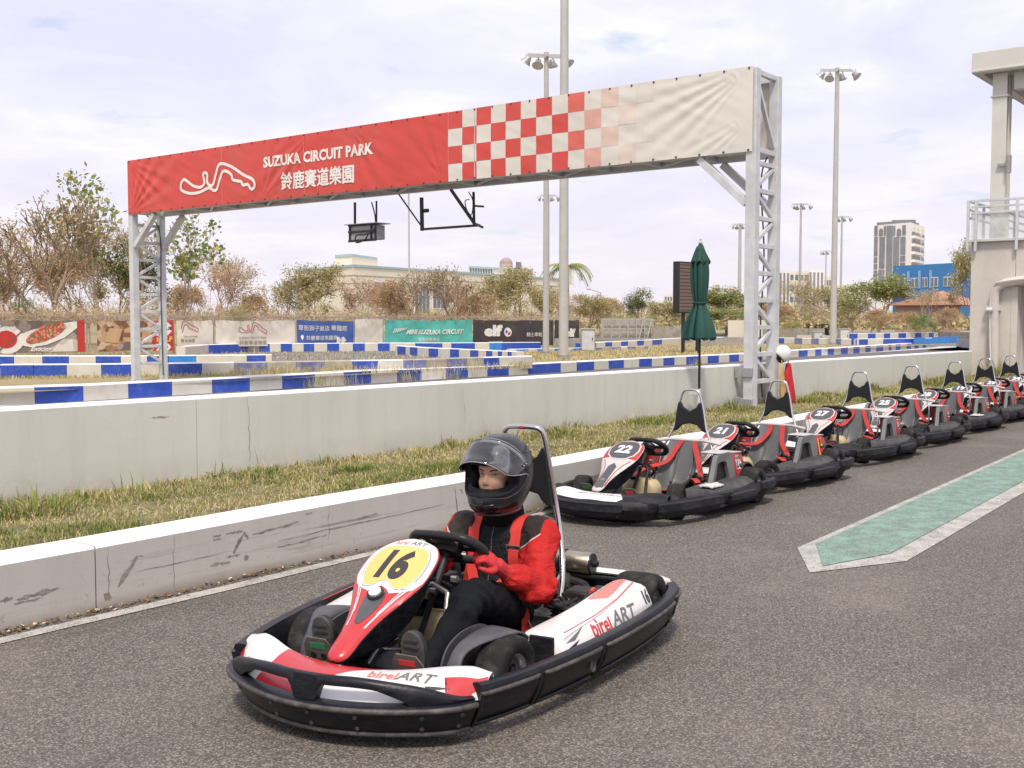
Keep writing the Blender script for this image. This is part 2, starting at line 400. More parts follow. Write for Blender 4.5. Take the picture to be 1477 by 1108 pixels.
# green lane arrow: border and filling, corner points read off the photograph
o1 = [G(1150, 791), G(1168, 827), G(1308, 810)]; far = 60.0
dirx = (G(1477, 648) - G(1150, 791)); dirx.z = 0; dirx.normalize()
A0, A1, A2 = o1; di2 = (G(1477, 697) - G(1308, 810)); di2.z = 0; di2.normalize()
Bq = A0 + dirx * far; Cq = A2 + dirx * far
sheet('lane_border', [(p.x, p.y) for p in (A0, A1, A2, Cq, Bq)], 0.004, m_lane_white)
i0, i1, i2 = G(1177, 786), G(1187, 818), G(1284, 800)
inB = i0 + dirx * far; inC = i2 + dirx * far
sheet('green_lane', [(p.x, p.y) for p in (i0, i1, i2, inC, inB)], 0.008, m_lane_green)

# ------------------------------------------------------------------ walls
def mat_wall(name, base, top_z, low):
    n = N(name); x, y, z = n.sep(); a = n.noise(0.9, 6, 0.6); st = n.noise(1.0, 6, 0.7, stretch=(7, 1, 0.5)); fn = n.noise(60, 3, 0.7)
    c = n.mix(n.rng(a, 0.3, 0.7), tuple(v * 0.93 for v in base), tuple(min(1, v * 1.05) for v in base))
    c = n.mix(n.rng(st, 0.48, 0.75, 0, 0.22), c, (0.33, 0.30, 0.26))
    if low:
        sc = n.noise(1.0, 8, 0.72, stretch=(1.1, 1, 16)); band = n.math('MULTIPLY', n.rng(z, 0.02, 0.10, 0.2, 1), n.rng(z, 0.19, 0.27, 1, 0.06))
        c = n.mix(n.math('MULTIPLY', n.rng(sc, 0.55, 0.70, 0, 0.5), band), c, (0.16, 0.13, 0.115))
        sp = n.noise(22, 4, 0.7); c = n.mix(n.math('MULTIPLY', n.rng(sp, 0.60, 0.70, 0, 0.5), n.rng(z, 0.0, 0.3, 1, 0.1)), c, (0.2, 0.17, 0.14))
        c = n.mix(n.math('MULTIPLY', n.rng(z, 0.0, 0.06, 0.75, 0), n.rng(a, 0.3, 0.6)), c, (0.19, 0.145, 0.10))
        sc2 = n.noise(1.0, 8, 0.75, stretch=(0.7, 1, 34), off=(3, 0, 5)); c = n.mix(n.math('MULTIPLY', n.rng(sc2, 0.60, 0.66, 0, 0.6), band), c, (0.10, 0.085, 0.075))
    else:
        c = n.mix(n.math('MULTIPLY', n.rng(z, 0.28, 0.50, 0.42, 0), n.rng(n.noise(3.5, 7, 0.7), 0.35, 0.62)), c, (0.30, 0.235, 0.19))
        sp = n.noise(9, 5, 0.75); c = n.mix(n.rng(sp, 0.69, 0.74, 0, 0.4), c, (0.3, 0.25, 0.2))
    n.color(c); n.rough(0.8); n.p.inputs['Specular IOR Level'].default_value = 0.25; n.bump(fn, 0.25, 0.004); return n.m
m_low = mat_wall('scuffed_grey_wall', (0.49, 0.462, 0.425), 0.31, True)
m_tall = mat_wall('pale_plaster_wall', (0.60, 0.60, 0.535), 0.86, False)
m_white_top = M('white_painted_top', (0.78, 0.77, 0.80), 0.75, var=0.08, scale=8, dirt=0.35, dscale=6, dcol=(0.45, 0.42, 0.38), bump=0.2, bscale=60)
m_seam = M('dark_joint', (0.20, 0.165, 0.14), 0.9)
m_scuff = M('rubber_scuff', (0.24, 0.205, 0.18), 0.8, var=0.4, scale=30)
def wall_run(name, path, thick, z0, z1, mats, bev=0.012):
    """path of front-face points; z1 a function of x; face 0 = sides, 1 = top"""
    mb = MB(); n = len(path); rings = []
    for i, (x, y) in enumerate(path):
        t = z1(x); rings.append([Vector((x, y, z0)), Vector((x, y, t - bev)), Vector((x, y + bev, t)), Vector((x, y + thick - bev, t)), Vector((x, y + thick, t - bev)), Vector((x, y + thick, z0))])
    k = 6
    for i in range(n - 1):
        for a in range(k - 1):
            mb.add([rings[i][a], rings[i + 1][a], rings[i + 1][a + 1], rings[i][a + 1]], [(0, 1, 2, 3)], 1 if a in (1, 2, 3) else 0)
    mb.add(rings[0], [tuple(range(k))], 0); mb.add(rings[-1], [tuple(range(k))], 0)
    return mb.build(name, mats)
lowwall = thing('low_wall', 'low scuffed grey concrete wall with white painted top, running along the edge of the pit lane', 'wall', (0, 0, 0))
cuts = [-6, 2.9, 5.74, 10.2, 15, 20, 26, 40]
for a, b in zip(cuts, cuts[1:]):
    xs = [a + 0.004] + [x for x in [i * 0.5 for i in range(-12, 81)] if a + 0.1 < x < b - 0.1] + [b - 0.004]
    wall_run('wall_section', [(x, lw(x)) for x in xs], 0.27, 0.0, lambda x: 0.315 + 0.004 * math.sin(x * 1.7), [m_low, m_white_top]).parent = lowwall
# cracks and tyre marks on the low wall
def mark_line(name, pts, w, parent, mat, off=0.0015):
    """pts (x, z, width factor) on the low wall's face"""
    mb = MB(); P = [Vector((x, lw(x) - off, z)) for x, z in [p[:2] for p in pts]]; vs = []
    for i, p in enumerate(P):
        t = (P[min(i + 1, len(P) - 1)] - P[max(i - 1, 0)]).normalized(); q = Vector((-t.z, 0, t.x)); q = Vector((q.x, 0, q.z)) * w * (pts[i][2] if len(pts[i]) > 2 else 1) / 2
        vs += [p + q, p - q]
    mb.add(vs, [(2 * i, 2 * i + 1, 2 * i + 3, 2 * i + 2) for i in range(len(P) - 1)]); return mb.build(name, mat, parent)
def wpt(px, py):
    d = ray(px, py); x = 3.0
    for _ in range(6): t = lw(x) / d.y; x = d.x * t
    return (x, CAM_H + d.z * t)
rnd = random.Random(3)
def rough_line(a, b, n, amp):
    r = []
    for i in range(n + 1):
        t = i / n; x = a[0] + (b[0] - a[0]) * t + rnd.uniform(-amp, amp); z = a[1] + (b[1] - a[1]) * t + rnd.uniform(-amp, amp)
        r.append((x, z, rnd.uniform(0.25, 1.3) * (0.3 + 0.7 * math.sin(PI * min(max(t, .08), .92)))))
    return r
for a, b, w in (((156, 790), (158, 868), .004), ((250, 772), (250, 850), .003), ((474, 718), (474, 780), .003), ((655, 702), (662, 750), .009)):
    mark_line('crack', rough_line(wpt(*a), wpt(*b), 9, 0.007), w, lowwall, m_seam)
for a, b, w in (((198, 802), (170, 846), .026), ((352, 768), (337, 797), .02), ((352, 768), (358, 778), .015), ((304, 816), (331, 810), .018), ((326, 770), (350, 766), .014), ((363, 772), (430, 753), .012), ((306, 774), (318, 772), .010), ((307, 779), (318, 777), .008),
                ((352, 806), (358, 803), .03), ((326, 804), (346, 800), .012), ((150, 858), (160, 862), .035), ((25, 865), (85, 848), .03), ((20, 872), (60, 862), .012), ((0, 868), (18, 862), .02), ((195, 825), (330, 795), .006), ((400, 780), (560, 745), .006), ((196, 803), (207, 802), .005), ((663, 705), (668, 712), .01), ((400, 790), (470, 772), .010), ((480, 762), (640, 728), .005), ((515, 748), (545, 741), .010), ((440, 742), (452, 739), .007)):
    mark_line('scuff_mark', rough_line(wpt(*a), wpt(*b), 10, 0.0035), w, lowwall, m_scuff)

tall = thing('pit_wall', 'tall pale plastered wall with a white cap, behind the grass strip and the parked karts', 'wall', (0, 0, 0))
TW = lambda x: 6.27 - 0.0 * x
def tz(x): return 0.872 - 0.0036 * x
for a, b in ((-8, 4.6), (4.6, 9.6), (9.6, 14.6), (14.6, 19.4), (19.4, 22.6)):
    xs = [a + 0.002] + [x for x in [i * 0.5 for i in range(-16, 46)] if a + .1 < x < b - .1] + [b - 0.002]
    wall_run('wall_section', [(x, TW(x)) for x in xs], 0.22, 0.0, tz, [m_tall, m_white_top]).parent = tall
def tpt(px, py):
    d = ray(px, py); t = TW(0) / d.y; return (d.x * t, CAM_H + d.z * t)
def tall_mark(name, a, b, w, n, amp, mat):
    pts = rough_line(tpt(*a), tpt(*b), n, amp); mb = MB(); P = [Vector((p[0], TW(p[0]) - 0.002, p[1])) for p in pts]; vs = []
    for i, p in enumerate(P):
        t = (P[min(i + 1, n)] - P[max(i - 1, 0)]).normalized(); q = Vector((-t.z, 0, t.x)) * w * pts[i][2] / 2; vs += [p + q, p - q]
    mb.add(vs, [(2 * i, 2 * i + 1, 2 * i + 3, 2 * i + 2) for i in range(n)]); mb.build(name, mat, tall)
m_crack2 = M('fine_crack', (0.33, 0.28, 0.235), 0.9)
tall_mark('crack', (357, 574), (361, 676), .006, 14, .010, m_crack2)
tall_mark('crack', (667, 565), (672, 612), .005, 8, .008, m_crack2)
tall_mark('scuff_mark', (219, 602), (245, 601), .010, 8, .004, m_crack2)
# cut concrete end of the tall wall
# ------------------------------------------------------------------ turf strip between the walls
mb = MB(); xs = [-8 + 0.25 * i for i in range(190)]; R = []
for x in xs:
    row = []
    for k in range(8):
        y0 = lw(x) + 0.262; y1 = 6.28 if x < 22.5 else 6.28 + (x - 22.5) * 0.02; y = y0 + (y1 - y0) * k / 7
        row.append(Vector((x, y, 0.275 + (0.03 if 0 < k else 0.0) + 0.02 * mnoise.noise(Vector((x * 1.3, y * 2, 0))))))
    R.append(row)
mb.loft(R, ringclosed=False, cap=False); verge = mb.build('verge_soil', m_turf, smooth=True, normals=False)
if verge.data.polygons[5].normal.z < 0: verge.data.flip_normals()
tag(verge, kind='structure')
# ------------------------------------------------------------------ grass
def leafmat(name, a, b, sc=30, rough=0.6, tr=0.25):
    n = N(name); c = n.mix(n.rng(n.noise(sc, 2), 0.35, 0.65), a, b); n.color(c); n.rough(rough)
    n.p.inputs['Specular IOR Level'].default_value = 0.3
    t = n.t; tl = t.nodes.new('ShaderNodeBsdfTranslucent'); ms = t.nodes.new('ShaderNodeMixShader'); ms.inputs[0].default_value = tr
    n.link(c, tl.inputs[0]); n.link(n.p.outputs[0], ms.inputs[1]); n.link(tl.outputs[0], ms.inputs[2]); n.link(ms.outputs[0], t.nodes['Material Output'].inputs[0]); return n.m
g_green = leafmat('green_blade', (0.12, 0.175, 0.04), (0.21, 0.26, 0.06), 6)
g_olive = leafmat('yellow_green_blade', (0.29, 0.28, 0.08), (0.40, 0.36, 0.12), 6)
g_dry = leafmat('dry_blade', (0.50, 0.41, 0.20), (0.66, 0.56, 0.33), 6)
def blades(pts, rng):
    """pts: (x, y, z, height, lean, width, mat, dir) -> bent tapering blades of two segments"""
    n = len(pts); V = np.zeros((n, 5, 3)); mats = np.zeros(n, int)
    for i, (x, y, z, h, lean, w, mi, dr) in enumerate(pts):
        cx, cy = math.cos(dr), math.sin(dr); px, py = -cy * w / 2, cx * w / 2
        mx, my = x + cx * lean * h * 0.35, y + cy * lean * h * 0.35
        tx, ty = x + cx * lean * h, y + cy * lean * h
        V[i] = ((x - px, y - py, z), (x + px, y + py, z), (mx + px * .8, my + py * .8, z + h * 0.6), (mx - px * .8, my - py * .8, z + h * 0.6), (tx, ty, z + h * (1 - 0.25 * lean)))
        mats[i] = mi
    idx = np.arange(n) * 5
    F = []; MI = []
    for i in range(n):
        k = 5 * i; F.append((k, k + 1, k + 2, k + 3)); F.append((k + 3, k + 2, k + 4)); MI += [int(mats[i])] * 2
    return V.reshape(-1, 3).tolist(), F, MI
def blade_obj(name, pts, mats, parent=None):
    v, f, mi = blades(pts, None); me = bpy.data.meshes.new(name); me.from_pydata(v, [], f)
    for m in mats: me.materials.append(m)
    me.polygons.foreach_set('material_index', mi); me.update()
    o = bpy.data.objects.new(name, me); COL.objects.link(o)
    if parent: o.parent = parent
    return o
rg = random.Random(11); P = []
for _ in range(105000):
    t = rg.random() ** 1.7; x = 0.8 + t * 24; y0 = lw(x) + 0.25; y1 = 6.27 if x < 22.4 else 6.9
    y = y0 + (y1 - y0) * rg.random(); nz = mnoise.noise(Vector((x * 1.1, y * 1.6, 3))) ; nz2 = mnoise.noise(Vector((x * 5, y * 5, 9)))
    edge = smoothstep(0.55, 1.0, (y - y0) / (y1 - y0)); front = 1 - smoothstep(0.0, 0.15, (y - y0) / (y1 - y0))
    if nz2 < -0.25 and rg.random() < 0.65: continue
    h = (0.022 + 0.03 * rg.random() + 0.05 * max(0, nz) + 0.085 * edge * rg.random() * max(0.1, 0.5 + nz)) * (1 - 0.4 * front)
    if edge > 0.6 and nz2 > 0.32: h *= 1.7
    r = rg.random(); dry = 0.52 - 0.9 * nz - 0.3 * nz2
    mi = 2 if r < dry else (1 if r < dry + 0.34 else 0)
    P.append((x, y, 0.285, h, rg.uniform(0.1, 1.0), rg.uniform(0.003, 0.007) * (1 + x * 0.05), mi, rg.uniform(0, 2 * PI)))
tag(blade_obj('verge_grass', P, [g_green, g_olive, g_dry]), 'short patchy green and yellowed grass on the strip between the two walls', kind='stuff')
# weed clumps one can point to, along the foot of the tall wall
def tuft(name, label, px, py, n, h, sp, seed, mats=(0.7, 0.2), tall=0.0, group='weed clumps at the foot of the tall wall'):
    r = random.Random(seed); c = G(px, py, 0.285); c.y = min(c.y, 6.2); Q = []
    for i in range(n):
        a = r.uniform(0, 2 * PI); d = sp * math.sqrt(r.random()); x, y = d * math.cos(a), min(d * 0.6 * math.sin(a), 6.25 - c.y)
        hh = h * r.uniform(0.35, 1.0) * (1 - 0.4 * d / sp) * (1.8 if r.random() < tall else 1)
        m = r.random(); Q.append((x, y, 0, hh, r.uniform(0.1, 0.9), r.uniform(0.006, 0.011), 0 if m < mats[0] else 1 if m < mats[0] + mats[1] else 2, a + r.uniform(-.6, .6)))
    o = blade_obj(name, Q, [g_green, g_olive, g_dry]); o.location = c; o.location.z = 0.27
    return tag(o, label, 'weed', group)
tuft('weed_clump', 'tall tangled green weed clump against the tall wall at the far left', 48, 745, 560, 0.17, 0.42, 1, (.6, .3), tall=0.05)
tuft('weed_clump', 'bright green low weed clump midway along the tall wall, left of the helmeted driver', 522, 683, 420, 0.13, 0.28, 2, (0.95, 0.05))
tuft('weed_clump', 'thin seeding weed clump with arching stalks, right of the big leftmost one', 212, 715, 110, 0.15, 0.3, 3, tall=0.12)
tuft('weed_clump', 'small green weed clump beneath the long crack in the tall wall', 375, 694, 110, 0.17, 0.22, 4, tall=0.1)
tuft('weed_clump', 'yellowish weed clump at the wall foot behind the driver\'s helmet', 612, 662, 140, 0.13, 0.3, 5, (0.4, 0.4))
tuft('weed_clump', 'green weed clump right of the gantry leg, behind the kart hoops', 1195, 578, 340, 0.17, 0.55, 6, (0.75, 0.2))
tuft('weed_clump', 'long dark green weed clump below the right stretch of the tall wall', 1165, 583, 240, 0.22, 0.32, 7, (0.8, 0.15))
tuft('weed_clump', 'tall upright green weed clump near the right end of the tall wall', 1352, 556, 320, 0.26, 0.7, 8, (0.6, 0.3), tall=0.1)
tuft('weed_clump', 'overgrown weed clump at the foot of the pavilion\'s drain pipe', 1438, 545, 420, 0.42, 0.5, 9, (0.45, 0.35), tall=0.15)
tuft('weed_clump', 'low weed clump at the foot of the left gantry post by the wall', 1083, 592, 130, 0.15, 0.25, 10, (0.5, 0.3))
# leaf litter and grit caught along the foot of the low wall
m_leaf = M('dead_leaf', (0.20, 0.12, 0.06), 0.85, var=0.5, scale=40)
m_leaf2 = M('pale_dead_leaf', (0.50, 0.42, 0.30), 0.85, var=0.3, scale=40)
mb = MB()
for _ in range(2600):
    x = 1.8 + 12 * rg.random() ** 1.5; c = mnoise.noise(Vector((x * 2.2, 0, 0)))
    if rg.random() > 0.55 + c: continue
    y = lw(x) - abs(rg.gauss(0, 0.028)) - 0.004; s = rg.uniform(0.004, 0.016) * (1.8 if rg.random() < .04 else 1); a = rg.uniform(0, PI)
    z = 0.006 + rg.random() * 0.012
    pts = [Vector((x + s * math.cos(a + k * PI / 2) * (1 if k % 2 else .6), y + s * math.sin(a + k * PI / 2) * (1 if k % 2 else .6), z + rg.uniform(-.3, .5) * s)) for k in range(4)]
    mb.add(pts, [(0, 1, 2, 3)], 0 if rg.random() < .8 else 1)
tag(mb.build('leaf_litter', [m_leaf, m_leaf2], normals=False), 'brown dead leaves and grit caught along the foot of the low wall', kind='stuff')

# ------------------------------------------------------------------ start gantry
m_steel = M('galvanised_steel', (0.60, 0.61, 0.61), 0.5, metal=0.12, var=0.12, scale=5, dirt=0.25, dscale=4, dcol=(0.36, 0.33, 0.30), bump=0.15, bscale=40)
m_steel_d = M('dull_steel', (0.36, 0.37, 0.38), 0.55, metal=0.35, var=0.15, scale=7)
GX, GY0, GY1, GZ0, GZ1, GD = 12.6, 6.10, 19.06, 3.42, 4.43, 0.62
gan = thing('start_gantry', 'steel lattice start gantry spanning the track on two legs', 'gantry', (GX, GY0, 0))
def gpart(name, mb, mat=m_steel, bevel=0.004, par=gan):
    o = mb.build(name, mat, par, bevel=bevel); o.location = -par.location if par is gan else (0, 0, 0); return o
def gbar(name, a, b, w, h=None, mat=m_steel):
    mb = MB(); mb.bar(a, b, w, h); return gpart(name, mb, mat)
for gy, zb in ((GY0, 0.27), (GY1, 0.19)):
    s = 1 if gy == GY0 else -1
    for dx in (0, GD):
        w = 0.13 if dx == 0 else 0.12
        gbar('post', (GX + dx, gy, zb), (GX + dx, gy, GZ1 - 0.01), w, w)
        gbar('knee_brace', (GX + dx, gy + s * 0.07, GZ0 - 0.62), (GX + dx, gy + s * 0.72, GZ0 - 0.03), 0.10, 0.09)
        mb = MB(); mb.box((GX + dx, gy, zb + 0.012), (0.26, 0.26, 0.02))
        for ex in (-.1, .1):
            for ey in (-.1, .1): mb.lathe([(0.014, 0), (0.014, .03), (0.0, .03)], (GX + dx + ex, gy + ey, zb + 0.02), seg=6)
        gpart('base_plate', mb, m_steel_d)
    z = zb + 0.35; k = 0; step = 0.335
    while z < GZ0 - 0.1:
        gbar('lattice_rung', (GX + 0.066, gy, z), (GX + GD - 0.061, gy, z), 0.055, 0.055)
        z2 = z + step
        if z2 < GZ0 - 0.02:
            a, b = (z + .03, z2 - .03) if k % 2 else (z2 - .03, z + .03)
            gbar('lattice_diagonal', (GX + 0.064, gy, a), (GX + GD - 0.06, gy, b), 0.045, 0.05)
        z = z2; k += 1
    gbar('lattice_diagonal', (GX + 0.066, gy, GZ1 - 0.12), (GX + GD - .061, gy, GZ0 + 0.12), 0.05, 0.05)
    for zz in (GZ0 + 0.035, GZ1 - 0.04): gbar('lattice_rung', (GX + .066, gy, zz), (GX + GD - .061, gy, zz), 0.06, 0.06)
# clamps tying the near leg to the pit wall
for zz in (0.36, 0.74):
    mb = MB(); mb.box((GX - 0.01, GY0 + 0.01, zz), (0.18, 0.15, 0.11)); mb.box((GX - 0.1, GY0 + 0.11, zz), (0.03, 0.09, 0.14)); gpart('wall_clamp', mb, m_steel_d)
# beam chords and frame
for dx in (0.0, GD):
    for zz in (GZ0 + 0.035, GZ1 - 0.04): gbar('beam_chord', (GX + dx, GY0 + 0.067, zz), (GX + dx, GY1 - 0.067, zz), 0.09, 0.08)
ny = 16
for i in range(1, ny):
    y = GY0 + (GY1 - GY0) * i / ny
    gbar('beam_crossbar', (GX + 0.046, y, GZ0 + 0.03), (GX + GD - 0.046, y, GZ0 + 0.03), 0.06, 0.05)
    for dx in (0.0, GD): gbar('beam_upright', (GX + dx, y, GZ0 + 0.077), (GX + dx, y, GZ1 - 0.082), 0.05, 0.05)
    if i % 2: gbar('beam_diagonal', (GX + 0.05, y + .03, GZ0 + 0.02), (GX + GD - 0.05, y + (GY1 - GY0) / ny - .03, GZ0 + 0.02), 0.04, 0.03)
mb = MB(); mb.box((GX + GD / 2 + .03, (GY0 + GY1) / 2, GZ0 + 0.085), (GD - 0.12, GY1 - GY0 - 0.3, 0.012)); gpart('underside_panel', mb, M('underside_sheet', (0.44, 0.43, 0.42), 0.6, var=.1, scale=2), 0)
# cable down the left leg
mb = MB(); mb.tube(catmull([(GX + .3, GY1, 3.42), (GX + GD - .08, GY1 - 0.07, 3.1), (GX + GD - .08, GY1 - 0.075, 1.8), (GX + GD - .06, GY1 - 0.075, 0.3)], 6), 0.012, 6); gpart('cable', mb, M('dark_cable', (0.06, 0.06, 0.06), 0.6), 0)
mb = MB(); mb.tube(catmull([(GX + .5, GY0 + .05, 3.42), (GX + .42, GY0 + 0.09, 3.1), (GX + .5, GY0 + 0.075, 2.2), (GX + .42, GY0 + 0.075, 1.2), (GX + .5, GY0 + .075, .4)], 6), 0.010, 6); gpart('cable', mb, _mats['dark_cable'], 0)

# ---- banner: vinyl sheet stretched over the front of the beam; s runs 0..1 from the left end (GY1) to the right (GY0)
BL = GY1 - GY0 + 0.06; BH = GZ1 - GZ0 + 0.005; BX = GX - 0.078
SV = [0.37, 0.53]
def fold(s, t, cs, ct, ang, spread, n, amp):
    """ripples fanning out of a corner point"""
    dx, dy = (s - cs) * BL, (t - ct) * BH; r = math.hypot(dx, dy); a = math.atan2(dy, dx)
    d = abs(a - ang)
    if d > spread or r < 1e-4: return 0
    return amp * math.sin(n * (a - ang) * 2 * PI / spread) * math.cos(d / spread * PI / 2) * min(r / 0.25, 1) * max(0, 1 - r / 2.6)
def banner_h(s, t):
    h = 0.007 * mnoise.noise(Vector((s * 20, t * 1.4, 0))) + 0.006 * mnoise.noise(Vector((s * 60 + t * 9, t * 2.5, 4)))
    h += fold(s, t, 0.005, 0.0, 0.75, 0.75, 2.5, 0.016) + fold(s, t, 0.10, 0.0, 1.9, 0.9, 3, 0.005) + fold(s, t, 0.0, 1.0, -0.6, 0.6, 2.5, 0.014)
    h += fold(s, t, 1.0, 1.0, -2.75, 0.55, 3.2, 0.014) + fold(s, t, 1.0, 0.42, -2.55, 0.42, 2.2, 0.011) + fold(s, t, 0.40, 1.0, -2.5, 0.5, 2, 0.012)
    h += fold(s, t, 0.47, 1.0, -1.0, 0.7, 2, 0.010) + fold(s, t, 0.30, 0.0, 0.9, 0.7, 2, 0.009) + fold(s, t, 0.62, 0, 2.1, .7, 2, .006)
    e = min(1, min(t, 1 - t) * 9) * min(1, min(s, 1 - s) * 60)
    return 0.006 + (h + 0.003) * e
def bpos(s, t, off=0.0): return Vector((BX - banner_h(s, t) - off, GY1 + 0.03 - s * BL, GZ0 - 0.003 + t * BH))
def m_vinyl(name, c, r=0.42): return M(name, c, r, var=0.05, scale=1.2, dirt=0.12, dscale=1.0, dcol=(0.35, 0.27, 0.24), bump=0.1, bscale=300, bdist=0.001)
v_red = m_vinyl('red_vinyl', (0.62, 0.066, 0.048)); v_cream = m_vinyl('cream_vinyl', (0.70, 0.66, 0.58)); v_wh = M('cream_print', (0.80, 0.76, 0.70), 0.5, var=.04)
v_mid = [M('fading_red_print_%s' % k, c, 0.45, var=.06) for k, c in (('strong', (0.66, 0.14, 0.10)), ('soft', (0.68, 0.38, 0.30)), ('faint', (0.69, 0.52, 0.43)), ('palest', (0.70, 0.60, 0.51)), ('ghost', (0.69, 0.64, 0.56)))]
banner = thing('gantry_banner', 'long red vinyl banner fading into cream checks, laced across the gantry beam', 'banner', (GX, GY1, GZ0))
def bobj(name, mb, mats):
    o = mb.build(name, mats, banner, smooth=True, angle=180, normals=False); o.location = -banner.location
    return o
NS, NT = 560, 30; rows = []
c0 = 0.6271; cw = 0.02058      # check columns, measured on the beam
mb = MB()
for i in range(NS + 1):
    for j in range(NT + 1): mb.v.append(tuple(bpos(i / NS, j / NT)))
red_end = c0 + 11 * cw
def cell_mat(s, t):
    if s < c0: return 0
    k = int((s - c0) / cw); r = int(min(t, .9999) * 4)          # r 0 = bottom row
    on = (k + r) % 2 == 1
    if k == 0: return 1 if (r == 2 or r == 0) else 0
    if k < 10: return 0 if on else 1
    if not on or k > 14: return 1
    return {10: 3, 11: 3, 12: 4, 13: 5, 14: 6}.get(k, 1)
for i in range(NS):
    for j in range(NT):
        a = i * (NT + 1) + j; mb.f.append((a, a + 1, a + NT + 2, a + NT + 1)); mb.m.append(0 if (i + .5) / NS < c0 else 1)
bo = bobj('banner_sheet', mb, [v_red, v_cream])
if bo.data.polygons[0].normal.x > 0: bo.data.flip_normals()
# the checks: each printed square is a patch that follows the cloth
def patch(name, s0, s1, t0, t1, mat, off=0.0022):
    a = max(2, int((s1 - s0) * 420)); b = max(2, int((t1 - t0) * 28)); mb = MB()
    for i in range(a + 1):
        for j in range(b + 1): mb.v.append(tuple(bpos(s0 + (s1 - s0) * i / a, t0 + (t1 - t0) * j / b, off)))
    for i in range(a):
        for j in range(b):
            q = i * (b + 1) + j; mb.f.append((q, q + b + 1, q + b + 2, q + 1)); mb.m.append(0)
    return bobj(name, mb, mat)
for k in range(13):
    for r in range(4):
        if (k + r) % 2 == 0: continue
        s0 = c0 + k * cw; t0, t1 = r / 4 + (0.004 if r == 0 else 0), (r + 1) / 4 - (0.004 if r == 3 else 0)
        patch('check', s0, s0 + cw, t0, t1, v_red if k < 8 else v_mid[k - 8])
# lettering
def blay(name, shape, s, t, hgt, mat, off=0.008, sx=1.0):
    v2, fs = shape[0], shape[1]; v2 = [(x * hgt * sx, y * hgt) for x, y in v2]; v2, fs = refine(v2, fs, 0.07)
    mb = MB(); mb.v = [tuple(bpos(s + x / BL, t + y / BH, off)) for x, y in v2]; mb.f = fs; mb.m = [0] * len(fs); return bobj(name, mb, mat)
def s_of(px, py):        # photo pixel -> s, t on the banner plane
    d = ray(px, py); t = BX / d.x; p = Vector((0, 0, CAM_H)) + d * t; return (GY1 + .03 - p.y) / BL, (p.z - GZ0) / BH
sa, ta = s_of(460, 224); sb, tb = s_of(459, 256)
w1 = s_of(539, 212)[0] - s_of(381, 236)[0]; T1 = text_mesh('SUZUKA CIRCUIT PARK', 0.042); h1 = 0.185
blay('lettering', T1, (s_of(539, 212)[0] + s_of(381, 236)[0]) / 2, ta, h1, v_wh, sx=w1 * BL / (T1[2] * h1))
w2 = s_of(511, 250)[0] - s_of(407, 261)[0]; T2 = text_mesh('鈴鹿賽道樂園', 0.002); h2 = 0.285
for k_, (du, dv) in enumerate(((0, 0), (.0007, 0), (-.0007, 0), (0, .007), (0, -.007))): blay('lettering', T2, (s_of(511, 250)[0] + s_of(407, 261)[0]) / 2 + du, tb + dv, h2, v_wh, 0.007 + .0008 * k_, w2 * BL / (T2[2] * h2))
TRACK = [(266, 259), (262, 268), (264, 275), (276, 279), (290, 277), (302, 271), (310, 275), (314, 272), (318, 258), (322, 248), (328, 247), (335, 252), (337, 259), (344, 261), (349, 262), (352, 267), (359, 266), (364, 273), (369, 268), (366, 259), (352, 252), (336, 241), (322, 236), (316, 239), (312, 252), (309, 264), (305, 268), (300, 263), (300, 252), (297, 249), (294, 252), (296, 264), (290, 270), (280, 268), (272, 262)]
tp = [s_of(*p) for p in TRACK]; blay('track_outline_emblem', stroke([((a) * BL, b * BH) for a, b in tp], 0.052, True, 4), 0, 0, 1.0, v_wh)
# seams and eyelets
mb = MB()
for i in range(40):
    s = 0.004 + i * 0.992 / 39
    for t in (0.018, 0.982):
        p = bpos(s, t, 0.003); mb.box(p, (0.012, 0.022, 0.022))
eo = mb.build('eyelets', M('dark_fixing', (0.05, 0.045, 0.04), 0.6), banner); eo.location = -banner.location; eo['kind'] = 'stuff'
for s in (0.22, 0.385, 0.665): patch('seam', s, s + 0.0012, 0.005, 0.995, M('banner_seam', (0.72, 0.20, 0.17), 0.5) if s < .5 else M('cream_seam', (0.55, 0.50, 0.43), 0.6), 0.003)
# plain back banner on the far side of the beam
mb = MB(); n = 60
for i in range(n + 1):
    for j in range(7):
        mb.v.append((GX + GD + 0.075 + 0.012 * mnoise.noise(Vector((i * .5, j * .7, 3))), GY0 - 0.03 + (GY1 - GY0 + 0.06) * i / n, GZ0 + BH * j / 6))
for i in range(n):
    for j in range(6): a = i * 7 + j; mb.f.append((a, a + 1, a + 8, a + 7)); mb.m.append(0)
bb = mb.build('back_banner', v_cream, smooth=True); tag(bb, 'plain cream backing banner on the far side of the gantry beam', 'banner')

# ---- things hung under the beam
m_blk = M('black_painted_steel', (0.018, 0.018, 0.020), 0.5, var=0.3, scale=20)
def at_g(px, py, dx=0.0):
    d = ray(px, py); t = (GX + dx) / d.x; p = Vector((0, 0, CAM_H)) + d * t; return p
rig = thing('timing_monitor', 'small black-framed monitor box hanging on two rods under the beam, cables looped round it', 'monitor', at_g(530, 335, .3))
def rp(name, mb, mat=m_blk, bevel=0.002, par=None):
    par = par or rig; o = mb.build(name, mat, par, bevel=bevel); o.location = -par.location; return o
a = at_g(512, 292, .3); b = at_g(512, 345, .3); mb = MB(); mb.bar(a, b, 0.03); rp('hanger_rod', mb)
a = at_g(543, 290, .3); b = at_g(543, 345, .3); mb = MB(); mb.bar(a, b, 0.022); rp('hanger_rod', mb)
p0 = at_g(511, 326, .3); p1 = at_g(549, 323, .3); p2 = at_g(512, 349, .3); cy = (p0.y + p1.y) / 2; W = abs(p1.y - p0.y); zt = p0.z; zb = p2.z
